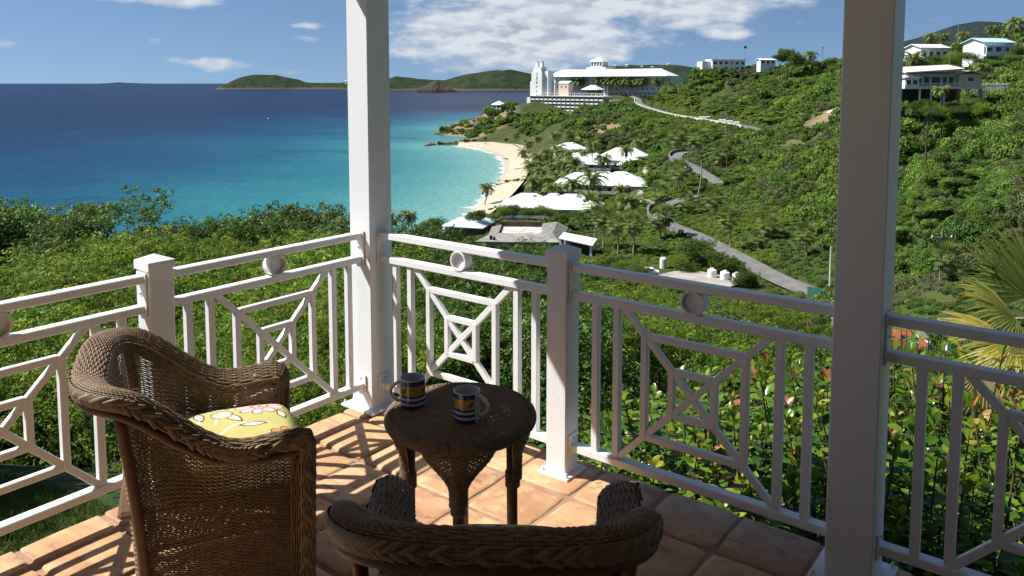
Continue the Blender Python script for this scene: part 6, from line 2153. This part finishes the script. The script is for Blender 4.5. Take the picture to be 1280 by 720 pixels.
def attr_material(name, rough=0.8, spec=0.2, coat=0.0, bump=0.0, bscale=900):
    m, t, b = mat_new(name)
    a = t.node('ShaderNodeAttribute', attribute_name='Col')
    co = t.node('ShaderNodeTexCoord').outputs['Object']
    n = t.noise(co, 30, 4, 0.6)
    t.put(b.inputs['Base Color'], t.mix(t.math('MULTIPLY', n, 0.18), a.outputs['Color'], (0.02, 0.02, 0.02)))
    b.inputs['Roughness'].default_value = rough
    b.inputs['Specular IOR Level'].default_value = spec
    b.inputs['Coat Weight'].default_value = coat
    b.inputs['Coat Roughness'].default_value = 0.06
    if bump:
        bp = t.node('ShaderNodeBump')
        bp.inputs['Strength'].default_value = bump
        bp.inputs['Distance'].default_value = 0.0006
        t.put(bp.inputs['Height'], t.noise(co, bscale, 2))
        t.l.new(bp.outputs[0], b.inputs['Normal'])
    return m


M['fabric_print'] = attr_material('fabric_print', 0.85, 0.15, 0, 0.5)
M['glaze'] = attr_material('glaze', 0.18, 0.5, 0.6)


def resample(P, n):
    P = np.asarray(P, float)
    s = np.concatenate([[0], np.cumsum(np.linalg.norm(np.diff(P, axis=0), axis=1))])
    q = np.linspace(0, s[-1], n)
    return np.stack([np.interp(q, s, P[:, k]) for k in range(P.shape[1])], 1), s[-1]


def weave(grid, hw_=0.0027, ht=0.0020, amp=0.0024, stake=0.0019, skip=2, phase=1):
    """grid (rows, stakes, 3): strands run along each row, over and under the stakes"""
    g = np.asarray(grid, float)
    nj, ni = g.shape[:2]
    tu = unit(np.gradient(g, axis=1))
    tv = unit(np.gradient(g, axis=0))
    nn = unit(np.cross(tu, tv))
    bb = np.cross(nn, tu)
    jj, ii = np.meshgrid(np.arange(nj), np.arange(ni), indexing='ij')
    sg = np.where(((ii // phase + jj) % 2) == 0, 1.0, -1.0)[..., None]
    jit = rng.normal(0, 0.00025, g.shape)
    p = g + nn * sg * amp + jit
    V = np.stack([p + bb * hw_, p + nn * ht, p - bb * hw_, p - nn * ht], 2)
    idx = np.arange(nj * ni * 4).reshape(nj, ni, 4)
    Q = []
    for k in range(4):
        k2 = (k + 1) % 4
        Q.append(np.stack([idx[:, :-1, k], idx[:, :-1, k2], idx[:, 1:, k2], idx[:, 1:, k]], -1).reshape(-1, 4))
    verts, quads = [V.reshape(-1, 3)], [np.concatenate(Q)]
    if stake:
        r = np.arange(0, nj, skip)
        if r[-1] != nj - 1:
            r = np.append(r, nj - 1)
        gp = g[r]
        tu2, nn2 = tu[r], nn[r]
        V2 = np.stack([gp + tu2 * stake, gp + nn2 * stake * 0.9, gp - tu2 * stake, gp - nn2 * stake * 0.9], 2)
        idx2 = np.arange(len(r) * ni * 4).reshape(len(r), ni, 4) + len(verts[0])
        Q = []
        for k in range(4):
            k2 = (k + 1) % 4
            Q.append(np.stack([idx2[:-1, :, k], idx2[:-1, :, k2], idx2[1:, :, k2], idx2[1:, :, k]], -1).reshape(-1, 4))
        verts.append(V2.reshape(-1, 3))
        quads.append(np.concatenate(Q))
    return np.concatenate(verts), np.concatenate(quads)


def braid(path, across, nrm, width=0.038, step=0.022, thick=0.0046):
    """two-ply herringbone braid along a path (n,3) with its across and outward directions"""
    P, L = resample(np.concatenate([path, across, nrm], 1), max(int(np.linalg.norm(np.diff(path, axis=0), axis=1).sum() / step), 4))
    mb_v, mb_q = [], []
    off = 0
    c, A, N_ = P[:, :3], unit(P[:, 3:6]), unit(P[:, 6:9])
    T = unit(np.gradient(c, axis=0))
    k, s = 6, 6
    for side in (-1, 1):
        for f in range(k):
            pass
        ts = np.linspace(0, 1, k)
        rings = []
        for f in ts:
            a = side * width * (0.52 - 0.62 * f)
            t = step * (2.0 * f - 0.6 + (0.5 if side > 0 else 0))
            h = thick * (0.10 + 1.0 * math.sin(math.pi * min(1, f * 1.0)))
            ctr = c + A * a + T * t + N_ * h * 0.5
            d = unit(-side * A * 0.62 * width + T * 2.0 * step)
            b_ = np.cross(d, N_)
            wd = thick * (0.55 + 1.25 * math.sin(math.pi * (0.10 + 0.80 * f)))
            ring = [ctr + (b_ * math.cos(q) * wd + N_ * math.sin(q) * thick * 0.62) for q in np.linspace(0, 2 * np.pi, s, endpoint=False)]
            rings.append(np.stack(ring, 1))
        V = np.stack(rings, 1)                    # n, k, s, 3
        n = len(V)
        idx = np.arange(n * k * s).reshape(n, k, s) + off
        for q in range(s):
            q2 = (q + 1) % s
            mb_q.append(np.stack([idx[:, :-1, q], idx[:, :-1, q2], idx[:, 1:, q2], idx[:, 1:, q]], -1).reshape(-1, 4))
        mb_v.append(V.reshape(-1, 3))
        off += n * k * s
    return np.concatenate(mb_v), np.concatenate(mb_q)


def sstep(a, b_, x):
    t = np.clip((x - a) / (b_ - a), 0, 1)
    return t * t * (3 - 2 * t)


def chair_parts():
    XW, YB, YF, Y0 = 0.252, -0.262, 0.285, -0.145
    ph = np.linspace(0, np.pi, 160)
    e = 0.52
    back = np.stack([XW * np.sign(np.cos(ph)) * np.abs(np.cos(ph)) ** e, Y0 - (Y0 - YB) * np.abs(np.sin(ph)) ** e], 1)
    arm = np.stack([np.full(40, XW), np.linspace(YF, Y0, 40, endpoint=False)], 1)
    plan = np.concatenate([arm, back, arm[::-1] * np.array([-1, 1])])
    NS = 84
    plan, Lp = resample(plan, NS)

    def rim_z(y):
        return 0.618 + 0.222 * sstep(0.13, -0.262, y) + 0.010 * sstep(0.10, 0.28, y)
    top = np.concatenate([plan, rim_z(plan[:, 1])[:, None]], 1)
    T = unit(np.gradient(plan, axis=0))
    out = np.stack([T[:, 1], -T[:, 0]], 1)
    out = np.where((out * plan).sum(1, keepdims=True) < 0, -out, out)
    out3 = np.concatenate([out, np.zeros((NS, 1))], 1)
    up = np.array([0, 0, 1.0])
    # foot of the wall: narrower and further forward than the rim
    foot = np.stack([plan[:, 0] * 0.93, np.where(plan[:, 1] < 0, plan[:, 1] * 0.76, plan[:, 1]), np.full(NS, 0.035)], 1)
    wt = top + up * -0.035
    rows = 96
    f = np.linspace(0, 1, rows)
    fl = f ** 1.75
    wall = np.stack([np.concatenate([foot[:, :2] + (wt[:, :2] - foot[:, :2]) * b_, (foot[:, 2] + (wt[:, 2] - foot[:, 2]) * a)[:, None]], 1) for a, b_ in zip(f, fl)])
    wall_v, wall_q = weave(wall)
    # rim path: front foot, up the front, over the arm, round the back
    zt = top[0, 2]
    bend = [(XW, YF + 0.042 * math.sin(a), zt - 0.042 + 0.042 * math.cos(a)) for a in np.linspace(0, np.pi / 2, 8)][1:]
    front = [(XW - 0.0 * k, YF + 0.042 - 0.01 * k, zt - 0.042 - k * (zt - 0.062)) for k in np.linspace(0.05, 1, 22)]
    lead = np.array(bend + front)[::-1]
    path = np.concatenate([lead, top, lead[::-1] * np.array([-1, 1, 1])])
    nl = len(lead)
    outp = np.concatenate([np.tile([1.0, 0, 0], (nl, 1)), out3, np.tile([-1.0, 0, 0], (nl, 1))])
    width = np.concatenate([np.linspace(0.055, 0.098, nl), 0.100 - 0.004 * sstep(0.05, -0.22, plan[:, 1]), np.linspace(0.098, 0.055, nl)])
    pk, Lr = resample(np.concatenate([path, outp, width[:, None]], 1), 150)
    path, outp, width = pk[:, :3], unit(pk[:, 3:6]), pk[:, 6]
    Tg = unit(np.gradient(path, axis=0))
    upn = unit(np.cross(outp, Tg))
    upn = np.where((upn[:, 2:3] + 0.001 * upn[:, 1:2]) < -0.3, -upn, upn)
    # on the front posts 'up' points forward
    upn = np.where((np.abs(Tg[:, 2:3]) > 0.7) & (upn[:, 1:2] < 0), -upn, upn)
    prof = [(-0.004, -0.060), (0.000, -0.042), (0.010, -0.026), (0.028, -0.013), (0.050, -0.003), (0.070, 0.003), (0.086, 0.004), (0.099, -0.001), (0.108, -0.011), (0.113, -0.025), (0.113, -0.040)]
    pr, _ = resample(np.array(prof), 25)
    roll = np.stack([path + outp * (o * (width / 0.113))[:, None] + upn * h for o, h in pr])
    roll_v, roll_q = weave(roll, 0.0036, 0.0026, 0.0021, 0.0026, 1)
    # apron across the front under the seat, and the woven front of each arm
    ap = np.stack([np.stack([np.linspace(-0.25, 0.25, 28), np.full(28, YF + 0.03), np.full(28, z)], 1) for z in np.arange(0.07, 0.40, 0.0085)])
    ap_v, ap_q = weave(ap)
    bp = path + outp * (width * 0.995)[:, None] + upn * -0.027
    br_v, br_q = braid(bp, upn, outp)
    bp2 = path + outp * (width * 0.985)[:, None] + upn * -0.012
    fr = MB()
    lo = path + outp * (width * 0.80)[:, None] + upn * -0.062
    fr.tube([tuple(p) for p in lo[14:-14:3]], 0.0150, 10)
    base_ring = foot * np.array([1.0, 1.0, 1.0]) + out3 * 0.004
    base = MB().tube([(p[0], p[1], 0.030) for p in base_ring[::3]] + [(-0.235, YF, 0.030)], 0.012, 8)
    front_bar = MB().tube([(-0.24, YF + 0.026, 0.42), (0.24, YF + 0.026, 0.42)], 0.012, 8)
    poles = []
    for k in (27, NS - 28):
        pts_ = []
        for a in np.linspace(0, 1, 12):
            w_ = wall[int((rows - 1) * (1 - a)), k]
            pts_.append(tuple(w_ + out3[k] * (0.020 + 0.022 * (1 - a) ** 2) - up * (0.03 * (1 - a))))
        pts_[-1] = (pts_[-1][0], pts_[-1][1], 0.0)
        poles.append(pts_)
    fronts = []
    for s in (-1, 1):
        fronts.append([(s * (XW + 0.018), YF + 0.022, 0.0), (s * (XW + 0.020), YF + 0.024, 0.25), (s * (XW + 0.030), YF + 0.026, 0.54)])
    return dict(wall=(wall_v, wall_q), roll=(roll_v, roll_q), apron=(ap_v, ap_q), braid=(br_v, br_q), frame=fr, base=base, bar=front_bar, poles=poles, fronts=fronts)


def cushion_mesh(seed):
    """loose seat cushion with a printed flower pattern"""
    n = 200
    hx, hy, h = 0.224, 0.252, 0.062
    s = np.linspace(-1, 1, n)
    U, V_ = np.meshgrid(s, s, indexing='ij')

    def sheet(sgn):
        r4 = (np.abs(U) ** 5 + np.abs(V_) ** 5)
        z = np.clip(1 - r4, 0, 1) ** 0.42
        x, y = U * hx, V_ * hy
        k = 1 - 0.06 * np.clip(np.abs(U * V_), 0, 1) ** 3
        z = sgn * h * z * (1.0 if sgn > 0 else 0.45)
        zz = 0.478 + z + 0.012 * (np.cos(U * 1.4) * np.cos(V_ * 1.3) - 0.5) * (sgn > 0) - 0.055 * np.clip((V_ - 0.72) / 0.28, 0, 1) ** 2
        return np.stack([x * k, y * k + 0.092, zz], -1)
    up_, lo_ = sheet(1), sheet(-1)
    verts = np.concatenate([up_.reshape(-1, 3), lo_.reshape(-1, 3)])
    idx = np.arange(n * n).reshape(n, n)
    q = np.stack([idx[:-1, :-1], idx[1:, :-1], idx[1:, 1:], idx[:-1, 1:]], -1).reshape(-1, 4)
    q2 = q[:, ::-1] + n * n
    X, Y = np.concatenate([up_[..., 0].ravel(), lo_[..., 0].ravel()]), np.concatenate([up_[..., 1].ravel(), lo_[..., 1].ravel()])
    col = np.tile(np.array([0.50, 0.45, 0.165]), (len(X), 1)) * (1 + 0.05 * value_noise(X, Y, 0.05, 3)[:, None])

    def paint(mask, c):
        col[mask] = c

    def leaf(cx, cy, a, L, Wd, c=(0.76, 0.70, 0.58), edge=(0.075, 0.035, 0.025)):
        dx_, dy_ = X - cx, Y - cy
        u = dx_ * math.cos(a) + dy_ * math.sin(a)
        v = -dx_ * math.sin(a) + dy_ * math.cos(a)
        w = Wd * np.clip(1 - (u / L) ** 2, 0, 1)
        paint((np.abs(u) < L) & (np.abs(v) < w), edge)
        w2 = Wd * np.clip(1 - (u / (L - 0.006)) ** 2, 0, 1) - 0.005
        paint((np.abs(u) < L - 0.006) & (np.abs(v) < w2), c)
        paint((np.abs(u) < L * 0.6) & (np.abs(v) < 0.0014), (0.45, 0.36, 0.14))

    def flower(cx, cy, r0, a0, c, c2, n_=9):
        dx_, dy_ = X - cx, Y - cy
        r_, th = np.hypot(dx_, dy_), np.arctan2(dy_, dx_) + a0
        sh = np.abs(np.cos(th * n_ / 2)) ** 0.55
        R0 = r0 * (0.50 + 0.50 * sh)
        paint(r_ < R0, (0.10, 0.030, 0.030))
        m = r_ < R0 - 0.0055 - 0.007 * (1 - sh)
        f = np.clip(r_ / r0, 0, 1)[:, None]
        col[m] = (np.array(c2) * (1 - f) + np.array(c) * f)[m]
        paint((np.abs(np.sin(th * n_ / 2)) > 0.985) & (r_ < r0 * 0.62), (0.16, 0.05, 0.045))
        paint(r_ < r0 * 0.36, (0.30, 0.06, 0.06))
        paint(r_ < r0 * 0.31, (0.62, 0.28, 0.24))
        paint((r_ < r0 * 0.26) & (np.sin(th * 14) * np.sin(r_ / r0 * 60) > 0.2), (0.85, 0.72, 0.66))
        paint(r_ < r0 * 0.09, (0.12, 0.08, 0.06))

    def stem(x0, y0, x1, y1, bow, wd=0.004):
        for k in np.linspace(0, 1, 60):
            px = x0 + (x1 - x0) * k + bow * math.sin(math.pi * k) * (y1 - y0)
            py = y0 + (y1 - y0) * k - bow * math.sin(math.pi * k) * (x1 - x0)
            paint(np.hypot(X - px, Y - py) < wd, (0.74, 0.68, 0.56))
    stem(-0.15, 0.20, -0.02, 0.05, 0.3)
    stem(-0.05, 0.0, -0.16, -0.12, 0.3)
    stem(0.1, 0.05, 0.02, 0.22, -0.3)
    for p in ((-0.06, 0.11, 0.55, 0.055, 0.019), (-0.17, 0.06, 1.1, 0.052, 0.018), (-0.11, 0.0, 0.2, 0.05, 0.018), (0.02, 0.17, 1.5, 0.05, 0.018), (0.06, -0.02, 0.5, 0.055, 0.02), (-0.19, -0.08, 1.3, 0.05, 0.018), (0.16, 0.12, 2.4, 0.05, 0.018), (0.0, -0.16, 0.4, 0.05, 0.018), (0.18, -0.12, 1.2, 0.05, 0.018), (-0.05, 0.27, 0.2, 0.045, 0.016)):
        leaf(*p)
    # pear-shaped motif with beaded edge
    r_ = np.hypot(X + 0.10, (Y - 0.075) * 1.1)
    paint(r_ < 0.042, (0.12, 0.075, 0.04))
    paint((r_ < 0.039) & (np.sin(np.arctan2(Y - 0.075, X + 0.10) * 30) > 0), (0.72, 0.66, 0.5))
    paint(r_ < 0.031, (0.70, 0.66, 0.44))
    flower(-0.145, 0.205, 0.088, 0.2, (0.82, 0.58, 0.55), (0.70, 0.36, 0.36))
    flower(0.125, 0.265, 0.062, 0.0, (0.70, 0.32, 0.13), (0.55, 0.16, 0.08), 8)
    flower(0.02, -0.08, 0.080, 0.5, (0.78, 0.46, 0.44), (0.6, 0.25, 0.26))
    flower(-0.16, -0.2, 0.07, 0.3, (0.72, 0.26, 0.07), (0.55, 0.12, 0.05), 8)
    flower(0.17, -0.22, 0.075, 0.1, (0.80, 0.50, 0.47), (0.66, 0.30, 0.30))
    return fast_mesh('seat_cushion', verts, np.concatenate([q, q2]), M['fabric_print'], True, col)


CH = chair_parts()


def wicker_chair(label, loc, rotz):
    t = thing('wicker_armchair', label, 'chair', loc, rotz, 'wicker armchairs on the porch')
    mk = CH.setdefault('meshes', {})
    if not mk:
        for k, nm in (('wall', 'woven_wall'), ('roll', 'rolled_arm_rim'), ('apron', 'woven_apron'), ('braid', 'braided_edge')):
            mk[k] = fast_mesh(nm, CH[k][0], CH[k][1], M['wicker_braid' if k == 'braid' else 'wicker'], False)
        mk['frame'] = CH['frame'].mesh('rim_frame', M['rattan_pole'], True)
        mk['base'] = CH['base'].mesh('base_hoop', M['rattan_pole'], True)
        mk['bar'] = CH['bar'].mesh('seat_bar', M['rattan_pole'], True)
        mk['pole'] = [MB().tube(p, 0.0165, 12).mesh('rear_leg', M['rattan_pole'], True) for p in CH['poles']]
        mk['front'] = [MB().tube(p, 0.0165, 12).mesh('front_leg', M['rattan_pole'], True) for p in CH['fronts']]
        mk['seat'] = MB().bbox((0, 0.03, 0.405), (0.225, 0.27, 0.012), 0.01).mesh('seat_board', M['rattan_pole'])
        mk['cushion'] = cushion_mesh(1)
    for k, nm in (('wall', 'woven_wall'), ('roll', 'rolled_arm_rim'), ('apron', 'woven_apron'), ('braid', 'braided_edge')):
        link(nm, mk[k], t, kind='stuff')
    link('rim_frame', mk['frame'], t)
    link('base_hoop', mk['base'], t)
    link('seat_bar', mk['bar'], t)
    for k in (0, 1):
        link('rear_leg', mk['pole'][k], t)
        link('front_leg', mk['front'][k], t)
    link('seat_board', mk['seat'], t)
    return t


def cushion(label, loc, rotz):
    return thing('seat_cushion', label, 'cushion', loc, rotz, 'flowered chair cushions', CH['meshes']['cushion'])


CH1 = ((-1.045, 2.560, 0), R(-67))
CH2 = ((-0.030, 1.775, 0), R(-2.5))
wicker_chair('brown wicker armchair facing the table, flowered cushion in full view', *CH1)
wicker_chair('brown wicker armchair with its braided back turned to the viewer', *CH2)
cushion('yellow-green cushion printed with pink flowers on the chair beside the left railing', *CH1)
cushion('flowered cushion barely showing above the back of the nearest wicker chair', (CH2[0][0], CH2[0][1] - 0.02, -0.016), CH2[1])


# ------------------------------------------------------------------ round wicker table and mugs
def wicker_table(label, loc, rotz, Rr=0.254, H=0.575):
    t = thing('wicker_table', label, 'table', loc, rotz)
    # top: straight rows over a rounded disc
    rows = []
    nc = 48
    for c in np.linspace(-0.985, 0.985, 45):
        hwid = math.sqrt(max(1 - c * c, 0.0))
        x = np.sin(np.linspace(-math.pi / 2, math.pi / 2, nc)) * hwid * 0.999
        x = np.linspace(-hwid, hwid, nc)
        y = np.full(nc, c)
        r_ = np.hypot(x, y)
        z = H - 0.034 * np.clip((r_ - 0.90) / 0.10, 0, 1) ** 2.0 + 0.004 * (1 - r_ ** 2)
        k = np.where(r_ > 0.90, 0.90 + 0.10 * np.sin(np.clip((r_ - 0.90) / 0.10, 0, 1) * math.pi / 2), r_) / np.maximum(r_, 1e-6)
        rows.append(np.stack([x * k * Rr, y * k * Rr, z], 1))
    g = np.stack(rows)
    v, q = weave(g, 0.0053, 0.0030, 0.0024, 0.0030, 1)
    link('woven_top', fast_mesh('woven_top', v, q, M['wicker']), t, kind='stuff')
    # edge band of strands wound round the rim
    th = np.linspace(0, 2 * np.pi, 241)
    prof = []
    for a in np.linspace(0, 1, 12):
        ang = a * math.pi * 1.05
        prof.append((Rr - 0.020 + 0.026 * math.sin(ang), H - 0.024 + 0.026 * math.cos(ang)))
    grid = np.stack([np.stack([np.cos(th) * r_, np.sin(th) * r_, np.full(len(th), z)], 1) for r_, z in prof])
    v, q = weave(np.swapaxes(grid, 0, 1), 0.0034, 0.0024, 0.0016, 0, 1)
    v2, q2 = weave(grid[2:], 0.0028, 0.002, 0.0016, 0, 1)
    link('wrapped_edge', fast_mesh('wrapped_edge', np.concatenate([v, v2]), np.concatenate([q, q2 + len(v)]), M['wicker_braid']), t, kind='stuff')
    link('edge_hoop', MB().tube([(math.cos(a) * (Rr - 0.016), math.sin(a) * (Rr - 0.016), H - 0.026) for a in np.linspace(0, 2 * np.pi, 49)], 0.018, 8, False).mesh('edge_hoop', M['rattan_pole'], True), t)
    for k in range(4):
        a = R(90 * k - 75)
        ca, sa = math.cos(a), math.sin(a)
        px, py = ca * 0.180, sa * 0.180
        leg = link('leg', MB().tube([(px, py, 0), (px * 0.99, py * 0.99, 0.3), (px * 0.98, py * 0.98, H - 0.03)], [0.0185, 0.0190, 0.0195], 14).mesh('leg', M['rattan_pole'], True), t)
        # woven bracket, wide under the top and tapering onto the leg
        rws = []
        for f in np.linspace(0, 1, 26):
            z = H - 0.045 - f * 0.20
            w = 0.096 * (1 - sstep(0.0, 0.80, f)) + 0.027
            arc = []
            for b_ in np.linspace(-1.0, 1.0, 19):
                dep = 0.026 + 0.016 * (1 - sstep(0, 0.7, f))
                lx = math.sin(b_ * math.pi / 2) * w
                ly = math.cos(b_ * math.pi / 2) * dep + 0.004
                rad_ = 0.180 + ly + (Rr - 0.235) * (1 - sstep(0, 0.6, f))
                # follow the curve of the top
                arc.append((ca * rad_ - sa * lx - ca * lx * lx * 1.6, sa * rad_ + ca * lx - sa * lx * lx * 1.6, z))
            rws.append(arc)
        v, q = weave(np.array(rws), 0.0047, 0.0030, 0.0022, 0.0032, 1)
        link('woven_bracket', fast_mesh('woven_bracket', v, q, M['wicker']), leg, kind='stuff')
        wrap = MB()
        for z in np.linspace(H - 0.275, H - 0.225, 9):
            wrap.tube([(px + 0.0235 * math.cos(b_), py + 0.0235 * math.sin(b_), z) for b_ in np.linspace(0, 2 * np.pi, 13)], 0.0036, 5, False)
        link('binding', wrap.mesh('binding', M['wicker_braid'], True), leg)
    return t


TB = (-0.178, 2.655, 0)
wicker_table('round dark wicker side table carrying two striped mugs', TB, R(-14))


def mug(label, loc, rotz):
    """cylindrical mug with painted bands; the handle is at local +x"""
    t = thing('coffee_mug', label, 'mug', loc, rotz, 'striped mugs on the table')
    r0, h = 0.0445, 0.103
    nz, nth = 100, 150
    prof_o = [(0.036, 0.0), (0.0405, 0.001), (0.043, 0.004), (r0, 0.010)] + [(r0, z) for z in np.linspace(0.012, h - 0.003, nz)] + [(r0 - 0.0008, h - 0.001), (r0 - 0.002, h), (r0 - 0.0035, h - 0.001)]
    prof = prof_o + [(r0 - 0.0042, h - 0.004), (r0 - 0.0045, 0.05), (r0 - 0.0048, 0.012), (0.034, 0.006), (0.001, 0.0055)]
    th = np.linspace(-np.pi, np.pi, nth, endpoint=False)
    V = np.array([(r_ * math.cos(a), r_ * math.sin(a), z) for r_, z in prof for a in th])
    m = len(prof)
    idx = np.arange(m * nth).reshape(m, nth)
    nx = np.roll(idx, -1, 1)
    q = np.stack([idx[:-1], nx[:-1], nx[1:], idx[1:]], -1).reshape(-1, 4)
    Zc = V[:, 2] / h
    A = np.tile(th, m)
    outer = np.repeat(np.arange(m) < len(prof_o) - 3, nth)
    white, blue, yel = np.array([0.62, 0.64, 0.68]), np.array([0.022, 0.035, 0.19]), np.array([0.46, 0.34, 0.06])
    col = np.tile(white, (len(V), 1))
    band = outer & (np.abs(A) > 0.50)
    def paint(z0, z1, c):
        col[band & (Zc >= z0) & (Zc < z1)] = c
    paint(0.80, 0.965, blue)
    paint(0.475, 0.80, yel)
    paint(0.395, 0.475, blue)
    paint(0.225, 0.315, blue)
    paint(0.0, 0.145, blue)
    arc = A * r0 / h
    for a0 in (-2.55, -1.6, -0.85, 0.85, 1.6, 2.55):
        du = arc - a0 * r0 / h
        dv = Zc - 0.635
        rr_ = np.hypot(du, dv)
        if abs(abs(a0) - 1.6) < 0.2:
            sp_r = rr_ * 40 - np.arctan2(dv, du)
            col[band & (rr_ < 0.125)] = (0.35, 0.16, 0.05)
            col[band & (rr_ < 0.11)] = (0.50, 0.33, 0.08)
            col[band & (rr_ < 0.10) & (np.sin(sp_r) > 0.45)] = (0.26, 0.09, 0.05)
        else:
            u, v = du * 0.7 + dv * 0.7, -du * 0.7 + dv * 0.7
            col[band & ((u / 0.115) ** 2 + (v / 0.055) ** 2 < 1)] = (0.02, 0.035, 0.02)
            col[band & ((u / 0.10) ** 2 + ((v - 0.012) / 0.02) ** 2 < 1)] = (0.12, 0.16, 0.05)
    link('cup', fast_mesh('cup', V, q, M['glaze'], True, col), t)
    pts_ = []
    for a in np.linspace(-1.28, 1.28, 22):
        pts_.append((r0 - 0.010 + 0.040 * math.cos(a) ** 0.8 if abs(a) < 1.2 else r0 - 0.004 + 0.012 * (1.28 - abs(a)) / 0.08, 0, 0.052 + 0.034 * math.sin(a) / math.sin(1.28)))
    pts_ = [(r0 - 0.003, 0, 0.087)] + [(r0 + 0.031 * math.sin(f * math.pi) ** 0.62, 0, 0.087 - 0.066 * f) for f in np.linspace(0.03, 0.97, 24)] + [(r0 - 0.003, 0, 0.021)]
    hm = MB().tube(pts_, 0.0062, 10)
    hv = np.array(hm.v)
    hv[:, 1] *= 1.25
    me = fast_mesh('handle', hv, np.array([f for f in hm.f if len(f) == 4]), M['glaze'], True, np.tile([0.62, 0.64, 0.68], (len(hv), 1)))
    link('handle', me, t)
    return t


MZ = 0.5795 + 0.003
mug('striped blue and yellow mug with its handle pointing at the corner column', (-0.345, 2.668, MZ), R(187))
mug('striped blue and yellow mug at the table centre, handle towards the capped post', (-0.150, 2.555, MZ), R(-22))
